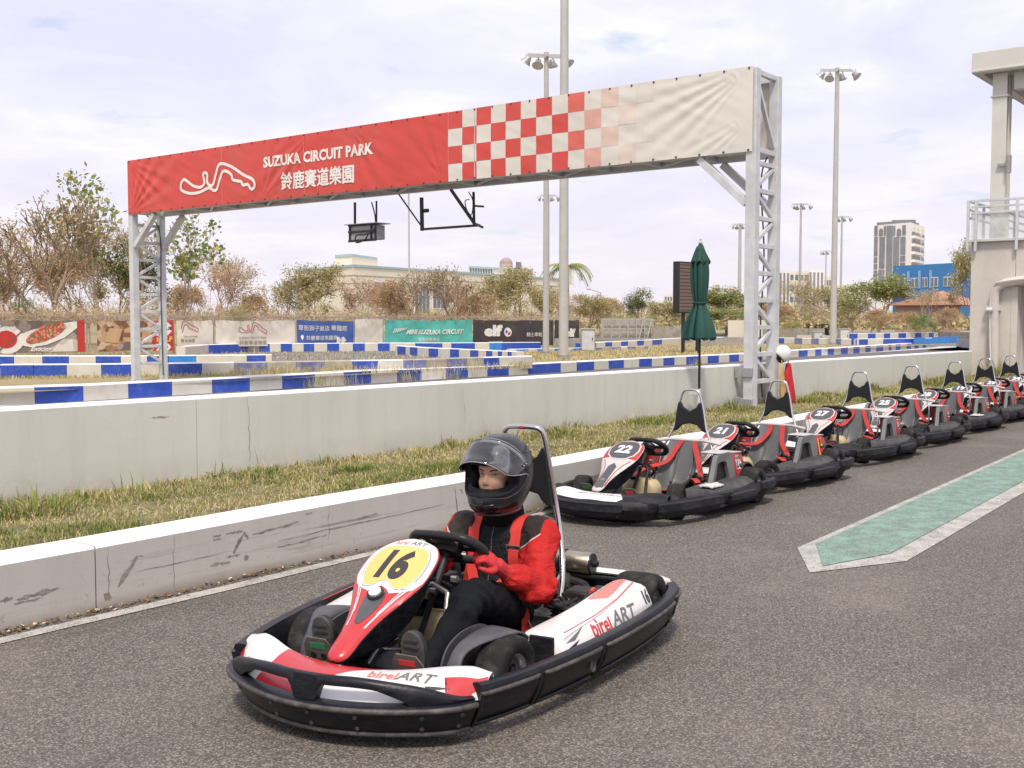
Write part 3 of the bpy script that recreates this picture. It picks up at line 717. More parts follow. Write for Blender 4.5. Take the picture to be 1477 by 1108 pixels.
mb = MB(); mb.box((GX + .3, cy, zt + .01), (0.34, W + 0.13, 0.012)); rp('cover_plate', mb, m_steel_d)
mb = MB(); mb.box((GX + .3, cy, (zt + zb) / 2), (0.22, W - .02, zt - zb - .03)); rp('monitor_case', mb, M('monitor_grey', (0.33, 0.33, 0.34), 0.4), 0.01)
for z in (zt - .005, (zt + zb) / 2 + .02, zb):
    mb = MB(); mb.box((GX + .18, cy, z), (0.03, W + 0.02, 0.03)); rp('frame_bar', mb)
for y in (cy - W / 2, cy + W / 2 - .02, cy - W / 2 + .09):
    mb = MB(); mb.box((GX + .18, y, (zt + zb) / 2), (0.032, 0.026, zt - zb)); rp('frame_bar', mb)
mb = MB(); c0_ = at_g(536, 292, .25); mb.tube(catmull([c0_, at_g(541, 312, .2), at_g(540, 330, .14), at_g(528, 338, .14), at_g(514, 340, .14), at_g(514, 350, .15), at_g(526, 346, .15), at_g(531, 338, .15)], 6), 0.011, 6); rp('cable', mb, m_blk, 0)
rig2 = thing('camera_frame', 'empty black tubular camera frame hanging below the checks, with slanted struts and a cable loop', 'camera frame', at_g(650, 300, .3))
def r2(name, pts, w):
    mb = MB()
    for p, q in zip(pts, pts[1:]): mb.bar(p, q, w)
    rp(name, mb, m_blk, 0.002, rig2)
r2('upright', (at_g(608, 285, .3), at_g(609, 333, .3)), 0.045); r2('upright', (at_g(683, 277, .3), at_g(684, 327, .3)), 0.03)
r2('crossbar', (at_g(607, 331, .3), at_g(692, 325, .3)), 0.035)
r2('strut', (at_g(575, 280, .02), at_g(609, 328, .3)), 0.022); r2('strut', (at_g(650, 273, .02), at_g(686, 325, .3)), 0.045)
r2('end_hook', (at_g(684, 322, .3), at_g(696, 328, .05)), 0.03); r2('camera_arm', (at_g(684, 297, .3), at_g(697, 298, .2)), 0.03)
mb = MB(); p = at_g(614, 304, .3); mb.lathe([(0.0, -.05), (.03, -.05), (.03, .04), (.0, .04)], p, 'y', 12); mb.bar(at_g(608, 304, .3), p, 0.02); rp('clamp_camera', mb, m_blk, 0, rig2)
mb = MB(); mb.tube(catmull([at_g(676, 277, .3), at_g(682, 290, .25), at_g(680, 310, .2), at_g(673, 302, .2), at_g(671, 290, .2), at_g(677, 288, .2)], 6), 0.008, 6); rp('cable', mb, m_blk, 0, rig2)

# ------------------------------------------------------------------ kerb barriers of painted blocks
m_blue = M('blue_barrier_paint', (0.022, 0.075, 0.42), 0.55, var=0.12, scale=4, dirt=0.25, dscale=7, dcol=(0.25, 0.30, 0.45), bump=0.15, bscale=50)
m_lblue = M('light_blue_barrier_paint', (0.03, 0.22, 0.60), 0.55, var=0.15, scale=4, dirt=0.2, dscale=6, dcol=(0.3, 0.4, 0.5))
m_fblue = M('faded_blue_barrier_paint', (0.16, 0.18, 0.36), 0.7, var=0.3, scale=6, dirt=0.6, dscale=9, dcol=(0.45, 0.42, 0.36))
m_wht = M('cream_white_barrier_paint', (0.62, 0.59, 0.52), 0.7, var=0.06, scale=3, dirt=0.3, dscale=5, dcol=(0.42, 0.38, 0.30), bump=0.15, bscale=50)
m_wht2 = M('weathered_concrete_block', (0.42, 0.38, 0.30), 0.9, var=0.2, scale=5, dirt=0.5, dscale=8, dcol=(0.25, 0.22, 0.17), bump=0.3, bscale=50)
m_capw = M('white_barrier_cap', (0.76, 0.75, 0.74), 0.7, var=0.06, scale=5)
def barrier(label, prof, bounds, ztop, hgt, thick=0.3, first='w', name='kerb_barrier', mats=None, seq=None):
    """prof: (px, py) of the front top edge; bounds: pixel columns of block joints; seq: colour letters"""
    def pp(px):
        for (a, b), (c, d) in zip(prof, prof[1:]):
            if px <= c or (c, d) == prof[-1]: return b + (d - b) * (px - a) / (c - a)
    def gw(px): return G(px, pp(px), ztop)
    o0 = gw(bounds[0]); root = thing(name, label, 'barrier', (o0.x, o0.y, ztop - hgt), 0, 'painted kerb barriers of the track')
    tab = {'w': m_wht, 'b': m_blue, 'l': m_lblue, 'f': m_fblue, 'c': m_wht2}
    for i, (a, b) in enumerate(zip(bounds, bounds[1:])):
        A, B = gw(a), gw(b); d = (B - A); L = d.length; d.normalize(); nrm = Vector((-d.y, d.x, 0))
        if nrm.dot(A) < 0: nrm = -nrm
        g = 0.004; A2 = A + d * g; B2 = B - d * g; c = (seq[i] if i < len(seq) else 'w') if seq else ('wb'[(i + (first == 'b')) % 2])
        jz = rnd.uniform(-0.004, 0.004); e = 0.018
        base = [A2, B2]; z0 = ztop - hgt; prof_ = [(0, z0), (0, ztop - e), (e, ztop), (thick - e, ztop), (thick, ztop - e), (thick, z0)]
        vs = [Vector((q.x, q.y, 0)) + nrm * u + Vector((0, 0, z + jz)) - Vector(root.location) for q in base for u, z in prof_]
        k = 6; mb = MB(); n0 = 0
        fs = [(j, j + 1, k + j + 1, k + j) for j in range(k - 1)] + [tuple(range(k))[::-1], tuple(range(k, 2 * k))]
        for j, f in enumerate(fs): mb.add([], [])
        mb.v = [tuple(v) for v in vs]; mb.f = fs; mb.m = [0, 1, 1, 1, 0, 0, 0]
        mb.build('block', [tab[c], m_capw if c in 'wbl' else m_wht2], root)
    return root
# A: the nearest barrier, just across the track behind the tall wall
barrier('nearest blue and white block barrier, running the whole width just behind the tall pale wall',
        [(-120, 562), (0, 559), (120, 555.5), (250, 549), (407, 541), (535, 534), (740, 526.5), (900, 518), (1065, 510.5), (1200, 502), (1345, 493)],
        [-120, -75, 50, 120, 185, 248, 306, 360, 407, 454, 496, 535, 573, 608, 643, 675, 703, 734, 762, 809, 832, 857, 878, 900, 922, 940.5, 957, 973, 990, 1007, 1021, 1037, 1052, 1066, 1084, 1100, 1118, 1137, 1152, 1165, 1176, 1185, 1194, 1203, 1213, 1223, 1231, 1240, 1248, 1256, 1264, 1274, 1282, 1286, 1292, 1299, 1308, 1314, 1319, 1325, 1331, 1336, 1345],
        0.26, 0.30, 0.42, 'b')
barrier('second blue and white barrier with dry grass growing in front, behind the left gantry leg',
        [(-120, 528), (0, 526), (200, 524.5), (338, 522.5), (470, 520.5), (600, 518.5), (768, 513.5)],
        [-120, -48, 0, 48, 96, 146, 195, 243, 291, 338, 385, 427, 468, 508, 545, 582, 615, 645, 673, 698, 720, 742, 758, 768], 0.47, 0.32, 0.3, 'w',
        seq='wbbbwbwbwfcfcbwfcfcbww'[:23])
barrier('third barrier at the left, blue and white blocks ending in mid track', [(-100, 513), (200, 513), (392, 511.5)],
        [-100, -50, 20, 61, 99, 138, 174, 212, 243, 283, 320, 356, 383, 392], 0.50, 0.32, 0.3, 'w', seq='wbwbwbwblwwbw')
barrier('barrier of narrow blue and white blocks in front of the cream and blue fence banners',
        [(262, 500), (301, 497), (358, 495.5), (562, 494.5), (640, 494.5), (780, 493.5)],
        [267, 301, 358, 374, 389, 405, 421, 438, 453, 472, 489, 509, 526, 545, 562, 580, 599, 638, 651, 685, 706, 724, 780], 0.52, 0.36, 0.3, 'w',
        seq='wbwbwbwbwbwbwbwwbwbwlb')
barrier('slanting barrier in mid track, its blue blocks narrowing towards the light masts', [(570, 498.5), (618, 501.5), (680, 504), (745, 507)],
        [570, 573, 585, 591, 602, 618, 632, 649, 662, 678, 690, 701, 710, 718, 724, 732, 738, 745], 0.50, 0.34, 0.25, 'w')
barrier('right hand barrier of blue and white blocks behind the parasol', [(838, 495), (890, 492.5), (950, 489.5), (990, 487), (1045, 486)],
        [838, 860, 873, 883, 896, 906, 919, 929, 941, 955, 971, 985, 1000, 1014, 1030, 1045], 0.46, 0.30, 0.25, 'b', seq='bwbwbwbwbwwbwbw')
barrier('middle barrier of blue and white blocks right of the gantry leg', [(1046, 487), (1120, 487), (1234, 489), (1345, 487.5)],
        [1046, 1063, 1074, 1090, 1105, 1120, 1131, 1146, 1157, 1170, 1181, 1200, 1213, 1234, 1252, 1274, 1320, 1345], 0.50, 0.30, 0.25, 'w', seq='wbwbwbwfwfwfwbwbl')
barrier('farthest right barrier of blue and white blocks below the blue building', [(1212, 481), (1353, 479.5)],
        [1212, 1224, 1237, 1252, 1263, 1275, 1284, 1296, 1307, 1320, 1329, 1340, 1347, 1353], 0.72, 0.42, 0.25, 'w')
barrier('low white and pale blue kerb of painted tyres beside the light masts', [(735, 503.5), (840, 501.5), (935, 499)],
        [735, 745, 762, 775, 787, 800, 812, 826, 840, 856, 868, 882, 896, 905, 917, 930, 935], 0.32, 0.16, 0.2, 'w', seq='wlwlwlwlwfcfwfcf')
barrier('bare concrete end of the nearest barrier beside the pavilion', [(1347, 491), (1378, 488)], [1347, 1378], 0.34, 0.36, 0.3, seq='c')
# dry grass in front of the second barrier and on the infield
P = []
def on(px, prof, z):
    for (a, b), (c, d) in zip(prof, prof[1:]):
        if px <= c: return G(px, b + (d - b) * (px - a) / (c - a), z)
    return G(px, prof[-1][1], z)
pB = [(-80, 528), (0, 526), (338, 522.5), (470, 520.5), (768, 513.5), (800, 513)]
for _ in range(3600):
    px = rg.uniform(-60, 768); p = on(px, pB, 0.47); back = rg.random() ** 2 * 0.8 + 0.1
    d = Vector((p.x, p.y, 0)).normalized(); q = Vector((p.x, p.y, 0)) - d * back
    h = rg.uniform(0.03, 0.09) if px < 330 else rg.uniform(0.06, 0.24)
    if 130 < px < 330 and rg.random() < .3: h *= 1.6
    if rg.random() < 0.06: h *= 1.5
    P.append((q.x, q.y, 0.19, h, rg.uniform(0.05, .6), rg.uniform(.008, .016), 2 if rg.random() < .75 else 1, rg.uniform(0, 2 * PI)))
for _ in range(420):           # a few tufts in front of the nearest barrier
    px = rg.choice([455 + rg.gauss(0, 10), 500 + rg.gauss(0, 14), 590 + rg.gauss(0, 10), 655 + rg.gauss(0, 9), 1007 + rg.gauss(0, 4)])
    p = G(px, 538 - (px - 480) * 0.042, 0.26); d = Vector((p.x, p.y, 0)).normalized(); q = Vector((p.x, p.y, 0)) - d * rg.uniform(.03, .25)
    P.append((q.x, q.y, 0.0, rg.uniform(.12, .33), rg.uniform(.1, .7), .008, rg.choice([1, 2, 2, 0]), rg.uniform(0, 2 * PI)))
tag(blade_obj('dry_grass', P, [g_green, g_olive, g_dry]), 'dry straw coloured grass standing in front of the painted barriers', kind='stuff')
P = []
for _ in range(26000):
    px = rg.uniform(745, 1345) if rg.random() < .8 else rg.uniform(0, 770); lo = 512 if px < 1100 else 505; p = G(px, rg.uniform(499, lo + 8), 0.2)
    if p.y < 18.4: continue
    P.append((p.x, p.y, 0.19, rg.uniform(.03, .11), rg.uniform(.2, 1.0), rg.uniform(.015, .03), 2 if rg.random() < .85 else 1, rg.uniform(0, 2 * PI)))
tag(blade_obj('infield_grass', P, [g_green, g_olive, g_dry]), 'low yellow dry grass covering the infield behind the nearest barrier', kind='stuff')
# ------------------------------------------------------------------ fence with advertising banners
FP = [gp(-90, 35.5, 0.19), gp(0, 37, 0.19), gp(420, 43, 0.19), gp(835, 52, 0.19)]
def fpt(px, z=0.19, off=0.0):
    """point on the fence line under photograph column px; off = towards the camera"""
    d = ray(px, 463)
    for A, B in zip(FP, FP[1:]):
        e = B - A; den = d.x * e.y - d.y * e.x; s = (A.x * e.y - A.y * e.x) / den; u = (A.x * d.y - A.y * d.x) / den
        if -0.001 <= u <= 1.001 or B is FP[-1]:
            p = Vector((d.x * s, d.y * s, z)); nrm = Vector((e.y, -e.x, 0)).normalized()
            if nrm.dot(p) > 0: nrm = -nrm
            return p + nrm * off
fence = thing('wire_fence', 'grey wire mesh fence behind the track, hung with advertising banners', 'fence', fpt(0))
def fb(name, mb, mat, par, **k):
    o = mb.build(name, mat, par, **k); o.location = -par.location; return o
m_fpost = M('fence_grey', (0.42, 0.40, 0.36), 0.6, metal=0.3, var=.2)
posts = [-60, -18, 20, 60, 125, 180, 250, 308, 366, 424, 488, 552, 616, 680, 740, 798, 832]
for px in posts:
    mb = MB(); mb.tube([fpt(px, 0.1), fpt(px, 1.58)], 0.028, 8); fb('fence_post', mb, m_fpost, fence)
for a, b in zip(posts, posts[1:]):
    for z in (1.54, 0.9): mb = MB(); mb.bar(fpt(a, z), fpt(b, z), 0.03); fb('fence_rail', mb, m_fpost, fence)
mb = MB(); px = -60.0
while px < 832:
    mb.bar(fpt(px, 0.2), fpt(px, 1.56), 0.006); px += 1.9
for k in range(9): 
    for a, b in zip(posts, posts[1:]): mb.bar(fpt(a, 0.3 + k * .15), fpt(b, 0.3 + k * .15), 0.005)
tag(fb('wire_mesh', mb, m_fpost, fence, normals=False), kind='stuff')
def fbanner(px0, px1, mat, label, z0=0.30, z1=1.40, seed=0, amp=0.03, rows=10):
    root = thing('fence_banner', label, 'banner', fpt((px0 + px1) / 2, z0), 0, 'advertising banners on the wire fence')
    r = random.Random(seed); L = (fpt(px1) - fpt(px0)).length
    def pos(u, v, off=0.0):
        w = amp * (mnoise.noise(Vector((u * L * 1.7 + seed * 7, v * 1.3 + u * 2, seed))) + 0.5 * mnoise.noise(Vector((u * L * 4 + seed, v * 3 - u * 5, 2))))
        sag = -0.035 * math.sin(PI * u) * v + 0.01 * math.sin(u * 17 + seed) * v
        return fpt(px0 + (px1 - px0) * u, z0 + (z1 - z0) * v + sag, 0.055 + w + off)
    n = max(10, int(L * 10)); mb = MB()
    for i in range(n + 1):
        for j in range(rows + 1): mb.v.append(tuple(pos(i / n, j / rows)))
    for i in range(n):
        for j in range(rows): a = i * (rows + 1) + j; mb.f.append((a, a + 1, a + rows + 2, a + rows + 1)); mb.m.append(0)
    o = fb('banner_sheet', mb, mat, root, smooth=True, angle=180, normals=False)
    def lay(name, shape, u, v, h, mt, off=0.012, sx=1.0, maxlen=0.12):
        H = z1 - z0; v2 = [(x * h * sx, y * h) for x, y in shape[0]]; v2, fs = refine(v2, shape[1], maxlen); m2 = MB()
        m2.v = [tuple(pos(u + x / L, v + y / H, off)) for x, y in v2]; m2.f = fs; m2.m = [0] * len(fs)
        return fb(name, m2, mt, root, normals=False)
    return root, lay, L
def rect(u0, u1, v0, v1, L, H=1.10): return [((u0) * L, v0 * H), ((u1) * L, v0 * H), ((u1) * L, v1 * H), ((u0) * L, v1 * H)], [(0, 1, 2, 3)]
P_ = lambda n, c, r=.5: M('print_' + n, c, r, var=.06, scale=3)
p_white = P_('white', (0.74, 0.72, 0.68)); p_black = P_('black', (0.03, 0.028, 0.03)); p_red = P_('red', (0.50, 0.035, 0.03)); p_grey = P_('grey', (0.30, 0.28, 0.26)); p_tan = P_('tan', (0.50, 0.33, 0.18)); p_brown = P_('brown', (0.22, 0.10, 0.05)); p_teal = P_('teal', (0.10, 0.48, 0.42)); p_blue = P_('blue', (0.05, 0.10, 0.36)); p_org = P_('orange', (0.75, 0.50, 0.10))
p_cream = m_vinyl('cream_banner_vinyl', (0.66, 0.61, 0.52), .5); p_tealv = m_vinyl('teal_vinyl', (0.09, 0.46, 0.40)); p_bluev = m_vinyl('blue_vinyl', (0.055, 0.11, 0.34)); p_blackv = m_vinyl('black_vinyl', (0.045, 0.036, 0.036), .5)
def mat_food(name, cols, sc):
    n = N(name); v = n.t.nodes.new('ShaderNodeTexVoronoi'); v.inputs['Scale'].default_value = sc; n.link(n.co, v.inputs['Vector'])
    r = n.t.nodes.new('ShaderNodeValToRGB'); n.link(n.t_sep if False else v.outputs['Color'], r.inputs[0]); r.color_ramp.interpolation = 'CONSTANT'
    for i, c in enumerate(cols):
        el = r.color_ramp.elements[i] if i < 2 else r.color_ramp.elements.new(i / len(cols)); el.position = i / len(cols); el.color = tuple(c) + (1,)
    n.color(n.mix(n.rng(n.noise(9, 4), .3, .7, 0, .5), r.outputs[0], cols[0])); n.rough(.5); return n.m
f_rice = mat_food('rice_print', [(0.42, 0.12, 0.07), (0.62, 0.28, 0.16), (0.16, 0.14, 0.05), (0.50, 0.06, 0.04), (0.70, 0.42, 0.30)], 16)
f_mix = mat_food('burger_print', [(0.30, 0.17, 0.09), (0.55, 0.35, 0.20), (0.14, 0.07, 0.04), (0.62, 0.48, 0.36), (0.40, 0.16, 0.10)], 5)
f_dark = mat_food('table_print', [(0.20, 0.16, 0.13), (0.30, 0.25, 0.21), (0.14, 0.12, 0.10), (0.38, 0.33, 0.29)], 2.2)
f_cloth = mat_food('napkin_print', [(0.62, 0.56, 0.50), (0.48, 0.42, 0.37), (0.70, 0.66, 0.60), (0.55, 0.49, 0.43)], 2.0)
# pasta/rice poster
root, lay, L = fbanner(-42, 21, f_dark, 'leftmost food poster on the fence, cut by the frame edge', seed=1, amp=.015)
lay('plate', disc_shape(0.46, 28, 1.2), 0.80, .40, 1, p_white); lay('soup', disc_shape(0.30, 24, 1.2), 0.78, .42, 1, p_red, .02); lay('lettering', text_mesh('Love', .02, .3), .80, .78, .22, p_white, .02); lay('chopstick', poly_shape([(-.5, -.42), (-.46, -.46), (.42, .25), (.40, .29)]), .86, .4, 1, p_brown, .028)
root, lay, L = fbanner(22, 121, f_dark, 'food poster of a big white plate heaped with red rice', seed=2, amp=.015)
lay('napkin', poly_shape([(-.2, -.5), (1.05, -.5), (1.2, -.1), (.6, -.05), (.3, -.30)]), .42, .48, 1, f_cloth, .012)
lay('plate', ([( -.95, -.15), (-.85, -.3), (-.5, -.38), (0, -.30), (.6, -.05), (1.0, .28), (1.1, .5), (.9, .5), (.2, .38), (-.5, .2), (-.85, .05)], [tuple(range(11))]), .44, .52, 1, p_white, .018)
rp_ = random.Random(4); lay('rice_heap', ([(.62 * math.cos(a) * (1 + .1 * rp_.random()), (.30 if math.sin(a) > 0 else .2) * math.sin(a) * (1 + .2 * rp_.random()) + .25 * math.cos(a)) for a in [k * 2 * PI / 26 for k in range(26)]], [tuple(range(26))]), .44, .58, 1, f_rice, .026)
lay('stripe', rect(-.055, .055, -.5, .5, L), .945, .5, 1, p_red, .024); lay('lettering', text_mesh('Enticing', .03, .35), .36, .10, .20, p_white, .034)
root, lay, L = fbanner(139, 249, f_mix, 'food poster with a burger and red price panel, behind the left gantry leg', seed=3, amp=.015)
lay('red_panel', rect(-.13, .13, -.5, .5, L), .87, .5, 1, p_red, .014)
lay('dark_table', poly_shape([(-.6, -.5), (.7, -.5), (.5, -.25), (0, -.15), (-.4, -.3)]), .45, .5, 1, f_dark, .013)
lay('burger_bun', ([(.30 * math.cos(a), .22 * math.sin(a)) for a in [k * PI / 12 for k in range(13)]], [tuple(range(13))]), .46, .62, 1, p_tan, .02); lay('burger_filling', poly_shape([(-.33, -.12), (.33, -.12), (.35, .02), (-.35, .02)]), .46, .60, 1, p_brown, .018); lay('burger_base', poly_shape([(-.28, -.16), (.28, -.16), (.34, 0), (-.34, 0)]), .46, .46, 1, p_tan, .018)
lay('fries', poly_shape([(-.3, -.2), (.2, -.26), (.35, .25), (-.1, .3)]), .2, .5, 1, p_tan, .018)
lay('starburst', ([((.36 if k % 2 else .26) * math.cos(k * PI / 10), (.28 if k % 2 else .2) * math.sin(k * PI / 10)) for k in range(20)], [tuple(range(20))]), .85, .72, 1, p_white, .02)
lay('lettering', text_mesh('ONLY US', .03), .85, .74, .12, p_black, .03); lay('lettering', text_mesh('HALF', .04), .88, .38, .18, p_org, .03)
for k in (0, 1): lay('chevron', poly_shape([(-.1, -.12), (0, 0), (-.1, .12), (.0, .12), (.1, 0), (.0, -.12)]), .80 + k * .13, .12, 1, p_white, .03)
p_lred = P_('dark_red_line', (0.42, 0.06, 0.05)); p_brn = P_('brown_text', (0.26, 0.19, 0.15))
def track_logo(lay, L, u, v, w, mt=None, lw_=0.022, **k):
    xs_ = [p[0] for p in TRACK]; ys_ = [p[1] for p in TRACK]; cx, cy = (min(xs_) + max(xs_)) / 2, (min(ys_) + max(ys_)) / 2; s = w / (max(xs_) - min(xs_))
    lay('track_outline_emblem', stroke([((x - cx) * s, -(y - cy) * s - (x - cx) * s * 0.12) for x, y in TRACK], lw_, True, 3), u, v, 1, mt or p_lred, .02)
root, lay, L = fbanner(254, 306, p_cream, 'short cream banner with half of the red track outline, left of the longer cream one', z0=0.48, seed=5, amp=.05); 
xs0 = TRACK; half = [(x, y) for x, y in TRACK if x > 308]; cx = 340
lay('track_outline_emblem', stroke([((x - cx) * .0105, -(y - 258) * .0105) for x, y in half], .022, False, 3), .36, .72, 1, p_lred, .02); lay('lettering', text_mesh('CIRCUIT PARK', .01), .38, .36, .06, p_brn, .02); lay('lettering', text_mesh('賽道樂園', .002), .30, .2, .13, p_brn, .02)
root, lay, L = fbanner(310, 424, p_cream, 'long cream banner with the full red track outline above small brown lettering', z0=0.42, seed=6, amp=.05)
track_logo(lay, L, .47, .72, 1.12); lay('lettering', text_mesh('SUZUKA CIRCUIT PARK', .01), .47, .34, .075, p_brn, .02); lay('lettering', text_mesh('鈴鹿賽道樂園', .002), .47, .15, .17, p_brn, .02)
root, lay, L = fbanner(427, 551, p_bluev, 'blue banner with two rows of white characters, its right third plain white', z0=0.42, seed=7, amp=.05)
lay('white_field', rect(-.165, .16, -.5, .5, L), .84, .5, 1, p_cream, .012)
for k in range(5):
    for j in range(14): lay('halftone_dot', disc_shape(.022 - k * .003, 6), .672 - k * .012, .04 + j * .07 + (k % 2) * .035, 1, p_cream, .016) if k < 2 else None
lay('lettering', text_mesh('草衙獅子飯店 華體館', .002), .30, .70, .22, p_white, .02); lay('lettering', text_mesh('鈴鹿賽道樂園旁', .002), .29, .30, .19, p_white, .02)
lay('location_pin', ([(0, -.12), (.06, 0), (.06, .06), (0, .1), (-.06, .06), (-.06, 0)], [tuple(range(6))]), .06, .32, 1, p_white, .02)
for k in (0, 1): lay('chevron', poly_shape([(-.12, -.13), (-.02, -.13), (.1, 0), (-.02, .13), (-.12, .13), (0, 0)]), .49 + k * .055, .2, 1, p_white, .02)
root, lay, L = fbanner(554, 680, p_tealv, 'teal banner lettered in slanting white capitals, between the blue and the black ones', z0=0.30, z1=1.42, seed=8, amp=.07)
lay('lettering', text_mesh('MINI SUZUKA CIRCUIT', .03, .35), .57, .56, .21, p_white, .025); lay('lettering', text_mesh('迷你鈴鹿賽道', .002), .50, .27, .17, p_white, .025)
for k in range(8): lay('speed_mark', poly_shape([(0, -.1 + .008 * k), (.05, -.1 + .008 * k), (.13, .1 - .008 * k), (.09, .1 - .008 * k)]), .09 + k * .019, .60 + k * .014, 1, p_white, .025)
root, lay, L = fbanner(681, 797, p_blackv, 'black banner with a white lowercase word and round white, red and blue emblem', z0=0.26, z1=1.42, seed=9, amp=.035)
lay('lettering', text_mesh('elf', .06), .25, .60, .52, p_white, .02, 1.5); lay('emblem_disc', disc_shape(.21, 20), .43, .55, 1, p_white, .02); lay('emblem_red', poly_shape([(-.02, -.12), (.14, -.08), (.15, .06), (.04, .02)]), .43, .53, 1, p_red, .028); lay('emblem_blue', poly_shape([(-.15, -.04), (-.03, -.08), (.0, .05), (-.1, .1)]), .43, .56, 1, p_blue, .028)
lay('lettering', text_mesh('SPORTSWEAR', .02), .28, .17, .06, p_white, .02, 1.6); lay('lettering', text_mesh('騎士車靴', .002), .76, .44, .20, p_white, .02)
root, lay, L = fbanner(799, 834, p_blackv, 'short black banner partly hidden behind the two nearest light masts', z0=0.26, z1=1.42, seed=10, amp=.05)
lay('lettering', text_mesh('elf', .07), .62, .5, .4, p_white, .02, 1.25)

# ------------------------------------------------------------------ trees
bark = M('brown_bark', (0.27, 0.20, 0.14), 0.9, var=.3, scale=12, bump=.5, bscale=30); bark_p = M('pale_bark', (0.40, 0.33, 0.26), 0.9, var=.25, scale=12); bark_r = M('reddish_twigs', (0.42, 0.29, 0.21), 0.9, var=.3, scale=9)
lf = {'rust': leafmat('rust_leaf', (0.46, 0.28, 0.16), (0.60, 0.40, 0.25), 3), 'brown': leafmat('tan_leaf', (0.48, 0.37, 0.22), (0.62, 0.50, 0.31), 3), 'olive': leafmat('olive_leaf', (0.33, 0.29, 0.11), (0.48, 0.42, 0.19), 3),
      'green': leafmat('green_leaf', (0.17, 0.23, 0.07), (0.27, 0.32, 0.11), 3), 'dark': leafmat('dark_leaf', (0.06, 0.09, 0.035), (0.11, 0.13, 0.05), 3), 'bright': leafmat('bright_leaf', (0.10, 0.20, 0.05), (0.17, 0.29, 0.09), 3), 'yellow': leafmat('yellow_leaf', (0.38, 0.33, 0.08), (0.50, 0.44, 0.14), 3)}
def grow_tree(seed, h=6.0, spread=0.7, levels=5, trunk=0.22, nch=4, lift=0.35, stem=0.22, r0=0.11, twig=0.016):
    r = random.Random(seed); segs = []; tips = []
    def go(p, d, L, rad, lev):
        n = 3 if lev < 3 else 2; pts = [p]; q = p; dd = d
        for i in range(n):
            dd = (dd + Vector((r.gauss(0, .16), r.gauss(0, .16), r.gauss(0, .10) + 0.05 * lift)) * (1 if lev else .4)).normalized(); q = q + dd * L / n; pts.append(q)
        r1 = max(twig, rad * 0.62); segs.append((pts, rad, r1))
        if lev >= levels: tips.append((q, dd)); return
        k = nch if lev == 0 else r.choice((2, 3, 3)) if lev < levels - 1 else r.choice((2, 3, 4))
        for i in range(k):
            a = r.uniform(0, 2 * PI); o = dd.orthogonal().normalized(); o = Matrix.Rotation(a, 3, dd) @ o
            s = spread * r.uniform(.55, 1.25); nd = (dd * math.cos(s) + o * math.sin(s) + Vector((0, 0, lift * .5))).normalized()
            f = 1.0 if i == 0 else r.uniform(.45, 1.0); st = pts[-1] if (i == 0 or r.random() < .55) else pts[-2]
            go(st, nd, L * r.uniform(.66, .86) * (.9 if lev else 1.15), r1 * (.9 if i == 0 else .7), lev + 1)
    go(Vector((0, 0, -.1)), Vector((r.gauss(0, .05), r.gauss(0, .05), 1)).normalized(), h * stem, r0, 0)
    top = max(t[0].z for t in tips); sc = h / top
    return [([p * sc for p in pts], a, b) for pts, a, b in segs], [(p * sc, d) for p, d in tips]
def tree_mesh(seed, leafn, size, mats, wood, clump=0.22, skip=0.0, pick=None, **k):
    segs, tips = grow_tree(seed, **k); mb = MB()
    for pts, a, b in segs: mb.tube(pts, [a + (b - a) * i / (len(pts) - 1) for i in range(len(pts))], 4 if a < .05 else 6, cap=False)
    me_w = mb; r = random.Random(seed + 99); lv = MB(); V = []; F = []; MI = []
    for p, d in tips:
        cl = mnoise.noise(p * 0.9 + Vector((seed, 0, 0)))
        if r.random() < skip: continue
        for _ in range(leafn):
            if cl < -.15 and r.random() < .6: continue
            c = p + Vector((r.gauss(0, clump), r.gauss(0, clump), r.gauss(0, clump * .8))); s = size * r.uniform(.5, 1.3)
            u = Vector((r.gauss(0, 1), r.gauss(0, 1), r.gauss(0, .6))).normalized(); w = u.orthogonal().normalized(); w = Matrix.Rotation(r.uniform(0, PI), 3, u) @ w
            n = len(V); V += [tuple(c - u * s * .5), tuple(c + w * s * .28), tuple(c + u * s * .5), tuple(c - w * s * .28)]; F.append((n, n + 1, n + 2, n + 3))
            MI.append(0 if r.random() < (pick or .6) else 1 if r.random() < .7 or len(mats) < 3 else 2)
    lv.v = V; lv.f = F; lv.m = [min(m, len(mats) - 1) for m in MI]
    return me_w, lv, wood, [lf[m] for m in mats]
_prot = {}
def tree(kind, label, px, dep, top, width=None, rot=0.0, name='tree', base=0.15, group='dry season trees beyond the wire fence', cat='tree'):
    z = CAM_H + (463 - top) / F_PX * dep - base
    if kind not in _prot:
        wood, lv, wm, lm = tree_mesh(**KINDS_[kind]); w = wood.build('trunk', wm, normals=False, smooth=True); c = lv.build('crown', lm, normals=False)
        mx = max(v.co.z for v in c.data.vertices) if c.data.vertices else 6; wd = np.percentile([abs(v.co.x) for v in c.data.vertices], 97); _prot[kind] = (w.data, c.data, max(mx, 5.5), wd); bpy.data.objects.remove(w); bpy.data.objects.remove(c)
    wd_, cd_, mx, hw = _prot[kind]; p = gp(px, dep, base); s = z / mx
    t = thing(name, label, cat, p, rot, group); sw = (width / F_PX * dep) / hw if width else s; sw *= 1.18; s *= 1.06; t.scale = (sw, sw, s)
    for nm, me in (('trunk', wd_), ('crown', cd_)): o = bpy.data.objects.new(nm, me); COL.objects.link(o); o.parent = t
    return t
